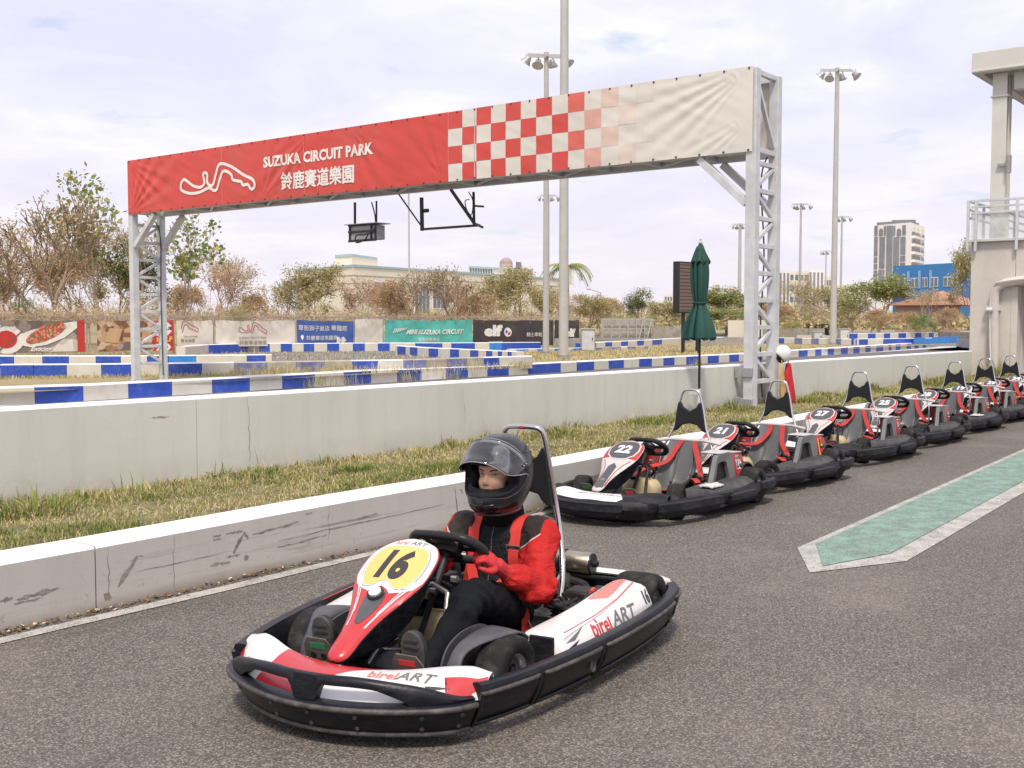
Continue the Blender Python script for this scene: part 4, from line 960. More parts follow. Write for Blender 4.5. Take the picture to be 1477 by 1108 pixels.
KINDS_ = {
 'bare_brown': dict(seed=21, leafn=5, size=.15, mats=('brown', 'olive', 'rust'), wood=bark, levels=5, spread=.62, nch=6, stem=.16, r0=.13, clump=.18, skip=.3),
 'bare_pale': dict(seed=22, leafn=8, size=.13, mats=('olive', 'brown'), wood=bark_p, levels=5, spread=.5, nch=5, stem=.2, r0=.09, clump=.15, skip=.45),
 'bare_red': dict(seed=23, leafn=12, size=.14, mats=('rust', 'brown'), wood=bark_r, levels=5, spread=.6, nch=5, stem=.15, r0=.09, clump=.22, skip=.25),
 'sparse_green': dict(seed=24, leafn=14, size=.27, mats=('green', 'olive', 'yellow'), wood=bark_p, levels=4, spread=.52, nch=4, stem=.25, r0=.09, clump=.26, skip=.2),
 'olive_dense': dict(seed=25, leafn=26, size=.17, mats=('olive', 'brown', 'green'), wood=bark, levels=5, spread=.6, nch=5, stem=.18, r0=.12, clump=.26),
 'rust_dense': dict(seed=26, leafn=24, size=.15, mats=('rust', 'brown', 'olive'), wood=bark_r, levels=5, spread=.65, nch=6, stem=.10, r0=.07, clump=.25),
 'green_dense': dict(seed=27, leafn=22, size=.17, mats=('dark', 'green', 'olive'), wood=bark, levels=5, spread=.6, nch=5, stem=.2, r0=.12, clump=.28),
 'olive_green': dict(seed=28, leafn=24, size=.19, mats=('green', 'olive', 'yellow'), wood=bark_p, levels=5, spread=.6, nch=5, stem=.2, r0=.13, clump=.28),
 'yellow_bush': dict(seed=29, leafn=30, size=.16, mats=('yellow', 'olive', 'green'), wood=bark, levels=4, spread=.95, nch=8, stem=.05, r0=.05, clump=.3),
 'bright_bush': dict(seed=30, leafn=34, size=.20, mats=('bright', 'green', 'dark'), wood=bark, levels=4, spread=.95, nch=8, stem=.05, r0=.05, clump=.32),
 'umbrella': dict(seed=31, leafn=7, size=.11, mats=('brown', 'yellow', 'olive'), wood=bark_p, levels=5, spread=.78, nch=6, stem=.12, r0=.10, clump=.2, lift=.12),
}
T = [
 ('bare_brown', 'wide bare brown tree at the far left, fanning low behind the rice poster', 78, 45, 285, 95, .3),
 ('bare_brown', 'bare brown tree cut by the left edge of the picture', -22, 47, 345, 75, 2.2),
 ('sparse_green', 'tall thin pale limbed tree with sparse leaves, left of the gantry leg', 152, 49, 258, 62, 1.1),
 ('green_dense', 'dense dark green tree just left of the gantry leg, under the tall thin one', 186, 53, 342, 45, .2),
 ('rust_dense', 'rusty brown thicket tree between the wide bare tree and the dark green one', 130, 54, 360, 55, 1.9),
 ('sparse_green', 'big leaved green tree just right of the left gantry leg', 258, 46, 312, 52, 3.9),
 ('bare_red', 'bare reddish tree right of the big leaved green one', 312, 50, 372, 50, .9),
 ('bare_pale', 'pale feathery bare tree above the yellow bush', 338, 56, 368, 45, 2.4),
 ('bare_pale', 'low pale bare tree above the long cream banner', 396, 54, 402, 40, .2),
 ('olive_dense', 'rounded olive tree above the join of cream and blue banners', 462, 52, 380, 45, .5),
 ('bare_red', 'reddish bare tree in front of the cream building\'s left end', 517, 50, 396, 46, 1.5),
 ('rust_dense', 'rust leaved tree above the left end of the teal banner', 566, 53, 404, 38, .1),
 ('bare_brown', 'bare forked tree above the middle of the teal banner', 604, 52, 388, 44, .9),
 ('bare_brown', 'bare tree with pale twigs above the right end of the teal banner', 650, 54, 384, 46, 3.1),
 ('rust_dense', 'low rust coloured tree above the left part of the black banner', 693, 56, 424, 36, 2.7),
 ('olive_dense', 'golden olive tree left of the two nearest light masts', 746, 58, 386, 44, 2.1),
 ('bare_red', 'dark bare tree seen between the two nearest light masts', 800, 62, 420, 28, .4),
 ('olive_dense', 'olive tree just right of the thickest light mast', 846, 66, 424, 34, 4.1),
 ('rust_dense', 'pinkish brown tree behind the metal stand', 886, 86, 430, 34, .7),
 ('green_dense', 'compact dark green tree standing alone behind the metal stand', 922, 78, 415, 24, 1.2),
 ('olive_dense', 'golden scrubby tree left of the dark sign board', 957, 84, 434, 34, 3.0),
 ('rust_dense', 'brown scrubby tree seen under the dark sign board', 988, 90, 438, 30, 5.2),
 ('olive_green', 'green tree between the parasol and the right gantry leg', 1048, 92, 412, 34, 2.9),
 ('umbrella', 'flat topped golden tree right of the right gantry leg, under the striped offices', 1146, 92, 396, 48, .3),
 ('umbrella', 'fine twigged brown tree behind the tall thick light mast', 1206, 84, 420, 42, 1.8),
 ('olive_green', 'leafy olive green tree in front of the white tower', 1268, 74, 394, 36, 4.4),
 ('rust_dense', 'low brown thicket at the foot of the tree before the white tower', 1256, 70, 446, 30, 3.5),
 ('bare_pale', 'pale bare tree in front of the terracotta roof', 1346, 66, 414, 30, 2.0),
 ('rust_dense', 'reddish brown thicket left of the pavilion\'s feathery tree', 1376, 60, 444, 20, .8),
 ('olive_dense', 'tall feathery olive tree against the left side of the pavilion', 1405, 42, 345, 34, 1.0),
 ('rust_dense', 'rust tree seen through the pavilion\'s opening', 1475, 45, 390, 40, 2.2),
 ('olive_green', 'small olive tree right of the green one beside the right gantry leg', 1098, 96, 424, 30, 1.7),
 ('bare_red', 'reddish bare tree behind the rice poster, right of the wide bare tree', 108, 56, 332, 60, 4.0),
 ('olive_dense', 'tan and olive tree behind the burger poster', 168, 57, 372, 44, 5.0),
 ('bare_brown', 'bare brown tree behind the left part of the rice poster', 30, 52, 350, 66, 1.2),
 ('rust_dense', 'low rusty thicket behind the leftmost food poster', 8, 50, 398, 50, 2.2),
 ('bare_pale', 'tall pale bare tree rising between the two left gantry posts', 216, 52, 318, 46, 2.9),
 ('rust_dense', 'rust brown thicket right of the left gantry leg', 282, 55, 412, 44, 1.4),
 ('rust_dense', 'brown thicket right of the yellow bush', 366, 52, 424, 32, 3.3),
 ('bare_pale', 'pale bare tree left of the rounded olive tree', 430, 58, 408, 40, 1.1),
 ('rust_dense', 'brownish thicket tree above the white end of the blue banner', 540, 58, 415, 36, 4.4),
 ('bare_red', 'reddish twiggy tree above the middle of the teal banner', 632, 60, 404, 40, 5.4),
 ('olive_dense', 'pale olive tree above the round emblem of the black banner', 722, 64, 402, 34, 1.0),
 ('olive_dense', 'golden tree filling the gap between the two nearest light masts', 780, 68, 412, 28, 3.8),
 ('rust_dense', 'tan thicket right of the palm', 866, 78, 434, 32, 2.2),
 ('olive_dense', 'golden green tree right of the flat topped one', 1180, 100, 412, 40, 2.6),
 ('olive_dense', 'olive thicket between the tall mast and the leafy tree', 1232, 78, 428, 28, 5.6),
 ('rust_dense', 'tan thicket in front of the tiled house', 1300, 72, 450, 24, 4.8),
 ('rust_dense', 'brown thicket under the flat topped golden tree', 1130, 86, 438, 44, .6),
 ('olive_green', 'green thicket behind the parasol', 1030, 86, 440, 34, .8),
]
for k, lab, px, dep, top, w, rot in T: tree(k, lab, px, dep, top, w, rot)
tree('yellow_bush', 'dense yellow green bush above the long cream banner', 340, 45, 432, 30, 1.0, 'bush', cat='bush', group='bushes along the fence')
tree('bright_bush', 'bright green bush in front of the terracotta house', 1330, 62, 452, 26, 1.0, 'bush', cat='bush', group='bushes along the fence')
tree('yellow_bush', 'clipped yellowish bush at a light mast foot, right of the gantry leg', 1140, 62, 459, 17, 2.0, 'bush', cat='bush', group='bushes along the fence')
tree('bright_bush', 'small dark green bush peeping over the fence behind the rice poster', 36, 46, 428, 22, 2.0, 'bush', cat='bush', group='bushes along the fence')
# palm
pc = gp(818, 80, .19); palm = thing('palm_tree', 'single palm with drooping fronds behind the two nearest light masts', 'palm tree', pc)
top = CAM_H + (463 - 385) / F_PX * 80 - .19; mb = MB(); mb.tube([(0, 0, 0), (.05, 0, top * .5), (0, 0, top)], [.19, .13, .11], 8); mb.build('trunk', bark_p, palm, smooth=True)
rp_ = random.Random(5)
for i in range(15):
    a = i * 2 * PI / 15 + rp_.uniform(-.2, .2); up_ = rp_.uniform(.1, 1.2); L = rp_.uniform(2.2, 2.9); mb = MB(); pts = []
    for k in range(9):
        t = k / 8; pts.append(Vector((math.cos(a) * L * t * (1 - .25 * t), math.sin(a) * L * t * (1 - .25 * t), top + up_ * 1.2 * t - (1.6 + .5 * up_) * t * t)))
    mb.tube(pts, .02, 4)
    for k in range(1, 9):
        d = (pts[k] - pts[k - 1]).normalized(); s = d.cross(Vector((0, 0, 1))).normalized()
        for q in (0, .5):
            c = pts[k - 1].lerp(pts[k], q)
            for sg in (-1, 1): e = c + s * sg * .42 * (1 - .5 * abs(k / 8 - .4)) + d * .2 - Vector((0, 0, .25)); mb.add([c + d * .05, c - d * .05, e], [(0, 1, 2)])
    mb.build('frond', lf['green'] if i % 3 else lf['olive'], palm, normals=False)
# dry scrub massed behind the fence and along the horizon
def scrub(name, label, spans, n, mats, size, seed, woodn=0):
    r = random.Random(seed); V = []; F = []; MI = []; 
    for _ in range(n):
        a, b, d0, d1, y0, y1 = r.choice(spans); px = r.uniform(a, b); dep = r.uniform(d0, d1)
        hpx = (y0 - y1) * (0.55 + .45 * mnoise.noise(Vector((px * .03, dep * .2, seed))) + .5 * mnoise.noise(Vector((px * .09, 1, seed)))) * (r.random() ** 1.5)
        z = max(.15, CAM_H + (463 - (y0 - hpx)) / F_PX * dep); c = gp(px, dep, z); s = size * dep / 45 * r.uniform(.5, 1.5)
        if r.random() < .6:      # thin stalk
            e = c + Vector((r.gauss(0, .2), r.gauss(0, .2), .45)) * s * 3; w = Vector((s * .06, 0, 0)); n0 = len(V); V += [tuple(c - w), tuple(c + w), tuple(e)]; F.append((n0, n0 + 1, n0 + 2)); MI.append(r.randrange(len(mats))); continue
        u = Vector((r.gauss(0, 1), r.gauss(0, 1), r.gauss(0, .8))).normalized(); w = u.orthogonal(); n0 = len(V)
        V += [tuple(c - u * s * .5), tuple(c + w * s * .25), tuple(c + u * s * .5), tuple(c - w * s * .25)]; F.append((n0, n0 + 1, n0 + 2, n0 + 3)); MI.append(r.randrange(len(mats)))
    mb = MB(); mb.v = V; mb.f = F; mb.m = MI; return tag(mb.build(name, mats, normals=False), label, kind='stuff')
scrub('dry_scrub', 'tangled dry brown scrub growing behind and over the wire fence', [(-70, 250, 42, 44, 463, 425), (-70, 250, 43, 48, 463, 400), (240, 560, 46, 50, 464, 436), (540, 850, 53, 57, 464, 446)], 13000, [lf['brown'], lf['rust'], lf['olive'], bark_p], .11, 3)
scrub('horizon_scrub', 'far band of dry trees and scrub along the horizon', [(-100, 900, 100, 125, 468, 436), (830, 1240, 88, 110, 468, 432), (1180, 1500, 84, 102, 470, 450), (830, 1500, 80, 100, 474, 448)], 60000, [lf['brown'], lf['olive'], lf['rust'], lf['green']], .16, 5)
mb = MB()
tw = random.Random(8)
for _ in range(1100):           # trailing vines on the fence top
    px = tw.uniform(-60, 834); a = fpt(px, 1.5 + tw.uniform(-.12, .10), tw.uniform(-.1, .1)); pts = [a]
    for k in range(3): a = a + Vector((tw.gauss(0, .12), tw.gauss(0, .12), tw.gauss(.02, .09))); pts.append(a)
    mb.tube(pts, .005, 3, cap=False)
tag(mb.build('dry_vines', bark_r, normals=False), 'dry tangled vines along the top of the wire fence', kind='stuff')

# ------------------------------------------------------------------ buildings
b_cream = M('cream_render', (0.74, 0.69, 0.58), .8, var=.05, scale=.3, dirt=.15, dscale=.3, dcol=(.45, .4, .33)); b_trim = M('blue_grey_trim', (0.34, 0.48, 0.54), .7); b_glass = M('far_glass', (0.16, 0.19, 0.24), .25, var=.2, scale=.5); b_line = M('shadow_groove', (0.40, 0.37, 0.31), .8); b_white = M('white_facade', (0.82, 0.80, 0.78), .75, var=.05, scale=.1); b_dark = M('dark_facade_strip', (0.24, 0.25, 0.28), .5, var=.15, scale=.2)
def wall_box(pts, z0, z1, depth):
    """front wall polyline pts (world xy), thickened away from the camera -> closed block"""
    mb = MB(); back = [p + Vector((p.x, p.y, 0)).normalized() * depth for p in pts]; loop = [(p.x, p.y) for p in pts] + [(p.x, p.y) for p in reversed(back)]
    mb.prism(loop, z0, z1); return mb
def facade(A, B, u0, u1, z0, z1, off=0.05, thick=.1):
    """box laid on the wall line A-B between fractions u0..u1, heights z0..z1, standing proud by off"""
    e = (B - A); L = e.length; d = e.normalized(); n = Vector((d.y, -d.x, 0))
    if n.dot(A) > 0: n = -n
    mb = MB(); a = A + e * u0; b = A + e * u1; m = (a + b) / 2 + n * (off - thick / 2); m.z = (z0 + z1) / 2
    R = Matrix((d, n, Vector((0, 0, 1)))).transposed(); mb.box(m, ((b - a).length, thick, z1 - z0), 0, R); return mb
def at_u(A, B, px):
    d = ray(px, 463); e = B - A; den = d.x * e.y - d.y * e.x; return (A.x * d.y - A.y * d.x) / den
def zpx(A, B, px, py):
    u = at_u(A, B, px); p = A + (B - A) * u; dep = p.x * math.cos(HEAD) + p.y * math.sin(HEAD); return CAM_H + (463 - py) / F_PX * dep
def bld(name, label, loc): return thing(name, label, 'building', loc)
def bp_(nm, mb, mat, par): o = mb.build(nm, mat, par); o.location = -par.location; return o
K = gp(510, 129.4); Lp = gp(428, 142); Rp = gp(806, 171)
B1 = bld('school_building', 'long low cream building with blue grey roof trim behind the bare trees', K)
bp_('wall', wall_box([Lp, K, Rp], 0.1, 7.8, 18), b_cream, B1)
for A, B in ((Lp, K), (K, Rp)):
    bp_('roof_trim', facade(A, B, 0, 1, 7.62, 7.88, .12, .24), b_trim, B1)
    for z in (6.6, 5.7, 2.2, 1.0): bp_('groove_shade_strip', facade(A, B, 0, 1, z, z + .10, .04, .1), b_line, B1)  # shade of the wall grooves, painted as dark strips
for p0, p1, y0, y1 in ((598, 619, 409, 458), (624, 646, 410, 446), (652, 674, 412, 434), (700, 712, 416, 436), (540, 560, 406, 430)):
    u0, u1 = at_u(K, Rp, p0), at_u(K, Rp, p1); za, zb = zpx(K, Rp, (p0 + p1) / 2, y1), zpx(K, Rp, (p0 + p1) / 2, y0)
    w = bp_('window', facade(K, Rp, u0, u1, za, zb, .06, .1), b_white, B1)
    for q in range(4): bp_('pane', facade(K, Rp, u0 + (u1 - u0) * (q + .08) / 4, u0 + (u1 - u0) * (q + .92) / 4, za + .15, zb - .15, .09, .1), b_glass, w).location = (0, 0, 0)
a, b = gp(484, 140), gp(545, 146); bp_('roof_room', wall_box([a, gp(508, 138), b], 7.7, 9.35, 8), b_cream, B1); bp_('roof_trim', wall_box([a * .999, gp(508, 137.8), b * .999], 9.3, 9.6, 8.2), b_trim, B1)
a, b = gp(676, 158), gp(742, 166); bp_('roof_room', wall_box([a, b], 7.7, 8.9, 8), b_cream, B1); bp_('roof_trim', wall_box([a * .998, b * .998], 8.85, 9.1, 9), b_trim, B1)
for q in range(9): bp_('louvre', facade(a, b, .03 + q * .055, .06 + q * .055, 7.9, 8.8, .05, .1), b_glass, B1)
# dome tower
c = gp(730, 300); B2 = bld('domed_tower', 'small pinkish round tower with a dome on the skyline right of the cream building', c)
m_pk = M('pinkish_stone', (0.50, 0.40, 0.36), .8, var=.1, scale=.2)
mb = MB(); mb.lathe([(1.9, 0), (1.9, 14.6), (2.1, 14.7), (2.1, 15.4), (1.8, 15.6), (1.75, 16.6)], (0, 0, 0), 'z', 20); mb.build('tower', m_pk, B2, smooth=True)
mb = MB(); mb.lathe([(1.75 * math.cos(k * PI / 16), 16.6 + 1.7 * math.sin(k * PI / 16)) for k in range(9)], (0, 0, 0), 'z', 20); mb.build('dome', M('dull_pink_dome', (0.36, 0.27, 0.26), .7), B2, smooth=True)
for k in range(8): mb = MB(); mb.box((math.cos(k * PI / 4) * 1.9, math.sin(k * PI / 4) * 1.9, 13.2), (.5, .5, 1.4)); mb.build('window', b_dark, B2)
B3 = bld('apartment_block', 'pinkish apartment block on the skyline, peeping over the golden olive tree', gp(754, 310)); bp_('wall', wall_box([gp(742, 300), gp(769, 310)], 0, 15.6, 12), m_pk, B3); bp_('roof', wall_box([gp(744, 300), gp(752, 303)], 15.6, 17.2, 5), b_dark, B3)
for q in range(6):
    for z in (13.2, 10.8): bp_('window', facade(gp(742, 300), gp(769, 310), .06 + q * .155, .15 + q * .155, z, z + 1.3, .05, .1), b_glass, B3)
def block(name, label, p0, p1, dep0, dep1, ytop, nfl, nwin, mat, wmat, strips=False, depth=15):
    A, B = gp(p0, dep0), gp(p1, dep1); zt = CAM_H + (463 - ytop) / F_PX * dep0; o = bld(name, label, A); bp_('wall', wall_box([A, B], 0, zt, depth), mat, o)
    if strips:
        for q in range(nwin): bp_('window_strip', facade(A, B, (q + .12) / nwin, (q + .62) / nwin, 1, zt - .8, .08, .2), wmat, o)
    else:
        for f in range(nfl):
            z = zt - 2.6 - f * 3.1
            if z < 1: break
            for q in range(nwin): bp_('window', facade(A, B, (q + .15) / nwin, (q + .75) / nwin, z, z + 1.5, .08, .2), wmat, o)
    return o
block('office_block', 'pale office block with dark vertical strips, nearest the gantry leg', 1112, 1139, 300, 306, 389, 5, 5, b_white, b_dark, True)
block('office_block', 'pale office block with dark vertical strips, left of the tallest mast', 1166, 1188, 310, 312, 389, 5, 4, b_white, b_dark, True)
block('office_block', 'plain pale office block joining the two striped ones', 1138, 1166, 316, 318, 391, 5, 4, b_cream, b_glass)
block('office_block', 'low cream block just right of the tallest mast', 1188, 1198, 330, 332, 399, 5, 3, b_cream, b_glass)
block('office_block', 'cream block behind the mast right of the tallest one', 1203, 1224, 330, 334, 411, 4, 3, b_cream, b_glass)
block('distant_block', 'hazy white block left of the dark sign board', 958, 974, 420, 424, 424, 4, 4, b_white, b_glass)
block('distant_block', 'narrow cream block on the skyline right of the parasol', 1027, 1038, 420, 424, 411, 4, 3, b_cream, b_glass)
block('distant_block', 'wide white block on the skyline between parasol and gantry leg', 1047, 1066, 430, 434, 416, 4, 4, b_white, b_glass)
block('distant_block', 'low pinkish block under the two skyline blocks beside the parasol', 1026, 1056, 380, 384, 429, 3, 6, m_pk, b_glass)
# white tower
A, B, Cc = gp(1258, 424), gp(1311, 410), gp(1331, 430); tower = bld('high_rise_tower', 'white high rise tower with dark vertical window bands and stacked side balconies', B)
zt = CAM_H + (463 - 322) / F_PX * 410; bp_('wall', wall_box([A, B, Cc], 0, zt, 16), b_white, tower)
rf = bp_('roof', wall_box([gp(1262, 430), gp(1309, 420), gp(1323, 435)], zt, zt + 1.7, 12), M('tower_roof_grey', (.2, .2, .2), .7), tower); bp_('roof_plant', wall_box([gp(1284, 430), gp(1318, 428)], zt + 1.7, zt + 2.6, 8), _mats['tower_roof_grey'], tower)
W_ = 53.0
for x0, x1, ya, yb in ((1259.5, 1264, 343, 370), (1259.5, 1264, 372, 380), (1259.5, 1264, 382, 389), (1259.5, 1264, 391, 430), (1259.5, 1263.5, 327, 341), (1267, 1268.2, 343, 388), (1269.2, 1274.5, 343, 388), (1273.2, 1275.5, 327, 341), (1266, 1270.5, 390, 430), (1272, 1274.5, 390, 430), (1277, 1285.3, 327, 430), (1286.6, 1289, 327, 341), (1287, 1291.5, 343, 388), (1292.6, 1295, 343, 388), (1297, 1304, 343, 368), (1297, 1304, 370, 378), (1297, 1304, 380, 430), (1299.5, 1304, 326, 340), (1287, 1295, 390, 430)):
    u0, u1 = at_u(A, B, x0), at_u(A, B, x1); w = bp_('window_band', facade(A, B, u0, u1, zpx(A, B, x0, yb), zpx(A, B, x0, ya), .25, .5), b_dark, tower)
for cx in (1268.8, 1294.5):        # arched openings near the top
    u = at_u(A, B, cx); p = A + (B - A) * u; e = (B - A).normalized(); n = Vector((e.y, -e.x, 0)); n = -n if n.dot(A) > 0 else n
    zc = zpx(A, B, cx, 334); poly = [(-.85, -1.9), (.85, -1.9)] + [(.85 * math.cos(k * PI / 8), .85 * math.sin(k * PI / 8)) for k in range(9)]
    fr = Matrix((e, Vector((0, 0, 1)), n)).transposed().to_4x4(); fr.translation = p + Vector((0, 0, zc)); mb = MB(); mb.prism(poly, .1, .3, fr); bp_('arched_window', mb, b_dark, tower)
for f in range(9):
    z = zt - 5.6 - f * 2.9; b_ = bp_('balcony', facade(B, Cc, .08, .72, z, z + .9, 1.2, 1.6), b_white, tower); bp_('window', facade(B, Cc, .08, .66, z + 1.0, z + 2.4, .25, .5), b_dark, tower); bp_('window', facade(B, Cc, .78, .95, z + .3, z + 2.4, .25, .5), b_dark, tower)
for q in range(3): bp_('window', facade(B, Cc, .1 + q * .3, .25 + q * .3, zt - 4, zt - 1.3, .25, .5), b_cream, tower)
# blue building
A, B = gp(1287, 150), gp(1420, 138); blue = bld('blue_building', 'bright blue building with pale window bays below the white tower', A); m_bl = M('bright_blue_cladding', (0.045, 0.20, 0.46), .6, var=.08, scale=.4)
bp_('wall', wall_box([A, B], 0, 8.7, 12), m_bl, blue)
for q, (x0, x1) in enumerate(((1301, 1308), (1313, 1324), (1329, 1337), (1341, 1352), (1360, 1372))):
    u0, u1 = at_u(A, B, x0), at_u(A, B, x1); w = bp_('window_bay', facade(A, B, u0, u1, 5.75, 7.0, .06, .1), b_cream, blue)
    for k in range(2): bp_('pane', facade(A, B, u0 + (u1 - u0) * (k * .5 + .06), u0 + (u1 - u0) * (k * .5 + .44), 5.85, 6.9, .09, .1), b_glass, w).location = (0, 0, 0)
for x0 in (1309, 1325, 1341): u = at_u(A, B, x0); bp_('pilaster', facade(A, B, u, u + .015, 5.6, 7.9, .3, .4), M('pale_blue_pilaster', (0.25, 0.42, 0.62), .6), blue)
bp_('canopy', facade(A, B, .06, .2, 3.95, 4.4, .8, 1.0), M('deep_blue_canopy', (0.03, 0.10, 0.32), .6), blue)
# terracotta house
A, B = gp(1291, 108), gp(1385, 104); house = bld('tiled_house', 'pinkish house with a hipped terracotta tile roof behind the bright green bush', A); m_tc = M('terracotta_tiles', (0.42, 0.215, 0.135), .8, var=.2, scale=1.5, bump=.4, bscale=5)
bp_('wall', wall_box([A, B], 0, 2.85, 8), M('pink_wall', (0.46, 0.31, 0.26), .8, var=.08, scale=.5), house)
e = (B - A).normalized(); n = Vector((e.y, -e.x, 0)); n = -n if n.dot(A) > 0 else n; L = (B - A).length
a0, a1, a2, a3 = A + n * .8 - e * .5, B + n * .8 + e * .5, B - n * 8.8 + e * .5, A - n * 8.8 - e * .5; r0, r1 = A - n * 4 + e * 3.0, B - n * 4 - e * 3; mb = MB()
for q in (a0, a1, a2, a3): q.z = 2.85
r0.z = r1.z = 4.25; mb.add([a0, a1, a2, a3, r0, r1], [(0, 1, 5, 4), (1, 2, 5), (2, 3, 4, 5), (3, 0, 4), (3, 2, 1, 0)]); rf = bp_('roof', mb, m_tc, house)
mb = MB()
for k in range(40):
    t = (k + .5) / 40
    for zt_ in (0,):
        p = a0.lerp(a1, t); q = r0.lerp(r1, t); mb.bar(p + Vector((0, 0, .03)), q + Vector((0, 0, .03)), .07, .05)
o = bp_('tile_ridges', mb, m_tc, house); o['kind'] = 'stuff'
for q in range(4): bp_('window', facade(A, B, .1 + q * .23, .24 + q * .23, .8, 1.9, .05, .1), b_dark, house)
# ------------------------------------------------------------------ light masts
m_pole = M('pale_mast_paint', (0.50, 0.49, 0.45), .5, metal=.15, var=.06, scale=2, dirt=.15, dscale=1.5); m_lamp = M('lamp_grey', (0.36, 0.35, 0.33), .5, metal=.4); m_lens = M('lamp_glass', (0.55, 0.55, 0.56), .15, spec=.8)
def mast(label, px, dep, ztop, r0, r1, head=1.0, rot=0.0, lamps=4, base=0.19, double=False):
    p = gp(px, dep, base); t = thing('light_mast', label, 'light mast', p, rot, 'floodlight masts round the track'); H = ztop - base
    mb = MB(); mb.tube([(0, 0, -.05), (0, 0, H * .5), (0, 0, H)], [r0, (r0 + r1) / 2, r1], 14 if dep < 60 else 8); mb.build('pole', m_pole, t, smooth=True)
    mb = MB(); mb.lathe([(r0 * 1.9, 0), (r0 * 1.9, .03), (r0 * 1.15, .04), (r0 * 1.15, .12)], (0, 0, 0), 'z', 12); mb.build('base_flange', m_lamp, t)
    mb = MB(); a = .75 * head
    for s, yo in ((-1, -.14), (1, .14)): mb.bar((-a, yo * head, H - .12 + .06 * s), (a, yo * head, H - .12 + .06 * s), .06, .06)
    mb.bar((0, -.3 * head, H - .14), (0, .3 * head, H - .14), .07, .07); mb.build('cross_arm', m_pole, t)
    spots = [(-.85, -.2), (-.3, .25), (.3, .25), (.85, -.2)][:lamps]
    for i, (x, y) in enumerate(spots):
        x *= head; y *= head; tilt = Vector((x * .9, -.5 if i % 2 else .4, -.9)).normalized(); c = Vector((x, y, H - .42 * head)); R = tilt.to_track_quat('Z', 'Y').to_matrix(); mb = MB()
        rings = [[c + R @ Vector((rr * head * math.cos(k * PI / 5), rr * head * math.sin(k * PI / 5), zz * head)) for k in range(10)] for rr, zz in ((.05, -.22), (.11, -.18), (.14, -.05), (.24, .1))]
        mb.loft(rings); f = mb.build('floodlight', m_lamp, t, smooth=True, angle=50); mb = MB(); rings = [[c + R @ Vector((rr * head * math.cos(k * PI / 5), rr * head * math.sin(k * PI / 5), .102 * head)) for k in range(10)] for rr in (.22,)]
        mb.add(rings[0], [tuple(range(10))]); mb.build('lens', m_lens, f); mb = MB(); mb.bar((x, y * .6, H - .1), tuple(c), .04); mb.build('bracket', m_lamp, f)
    return t
mast('thickest and nearest light mast, rising out of the top of the picture behind the banner', 813, 34.9, 15.5, .155, .115, 1.0)
mast('light mast just left of the thickest one, its lamps above the checks', 787.5, 39, 10.6, .115, .08, .85, -.75)
mast('small distant light mast whose lamps show just below the beam beside the thick mast', 791, 108, 13.5, .12, .08, 1.1, -.9)
mast('tallest light mast right of the gantry, four lamps against open sky', 1202, 55, 13.65, .165, .10, 1.0, -.9)
mast('light mast with two lamp heads between the gantry leg and the tallest mast', 1153, 115, 13.4, .17, .11, 1.1, -.8)
mast('light mast just right of the tallest one, in front of the tower\'s left side', 1212, 129, 13.4, .15, .11, 1.1, -.95)
mast('thin far light mast half hidden just left of the tallest one', 1190, 192, 13.4, .15, .11, 1.2, -.9)
mast('light mast just left of the right gantry leg', 1066, 118, 11.6, .22, .15, 1.0, -.9)
mast('thin lone mast rising behind the black camera frame', 590.5, 100, 13.4, .085, .07, 1.0)
# street lamp far behind
p = gp(867, 140); t = thing('street_lamp', 'faint curved arm street lamp beyond the palm', 'street lamp', p); mb = MB(); mb.tube([(0, 0, 0), (0, 0, 4.2), (-.15, 0, 4.9), (-.9, .6, 5.2), (-1.2, .85, 5.3)], .07, 6); mb.build('pole', m_pole, t, smooth=True); mb = MB(); mb.box((-1.35, .95, 5.3), (.5, .25, .12)); mb.build('lamp_head', m_lamp, t)

# ------------------------------------------------------------------ dark LED board, metal stand, low walls, boxes
m_board = M('led_board_brown', (0.17, 0.115, 0.09), .7, var=.2, scale=60)
c = gp(987, 41, .19); led = thing('sign_board', 'dark brown electronic sign board on a post, behind the green parasol', 'sign board', c)
ax = Vector((math.sin(HEAD + .75), -math.cos(HEAD + .75), 0)); nx = Vector((-ax.y, ax.x, 0)); nx = -nx if nx.dot(c) > 0 else nx; R = Matrix((ax, nx, Vector((0, 0, 1)))).transposed()
za, zb = CAM_H + (463 - 452) / F_PX * 41 - .19, CAM_H + (463 - 378) / F_PX * 41 - .19
mb = MB(); mb.box(R @ Vector((.42, -.1, (za + zb) / 2)), (1.62, .26, zb - za), 0, R); mb.build('cabinet', m_blk, led, bevel=.01)
mb = MB(); mb.box(R @ Vector((.42, .035, (za + zb) / 2)), (1.5, .012, zb - za - .12), 0, R); mb.build('led_panel', m_board, led)
for k in range(14): mb = MB(); mb.box(R @ Vector((.42, .045, za + .12 + (zb - za - .24) * k / 13)), (1.48, .012, .012), 0, R); mb.build('louvre', m_blk, led)
for x in (.0, .85): mb = MB(); mb.box(R @ Vector((x, -.05, za / 2)), (.10, .10, za + .1), 0, R); mb.build('post', m_blk, led)
c = gp(905, 62, .19); st = thing('metal_stand', 'low grey corrugated metal stand with slanting props beyond the right hand barrier', 'stand', c)
ax = Vector((math.sin(HEAD), -math.cos(HEAD), 0)); fy = Vector((math.cos(HEAD), math.sin(HEAD), 0)); R = Matrix((ax, fy, Vector((0, 0, 1)))).transposed(); m_cor = M('dull_zinc', (0.40, 0.38, 0.35), .6, metal=.3, var=.15, scale=3)
for k in range(14): mb = MB(); mb.box(R @ Vector((-1.3 + k * .2 - .05, .3 + (k % 2) * .04, .78)), (.2, .03, 1.1), 0, R); mb.build('sheet_panel', m_cor, st)
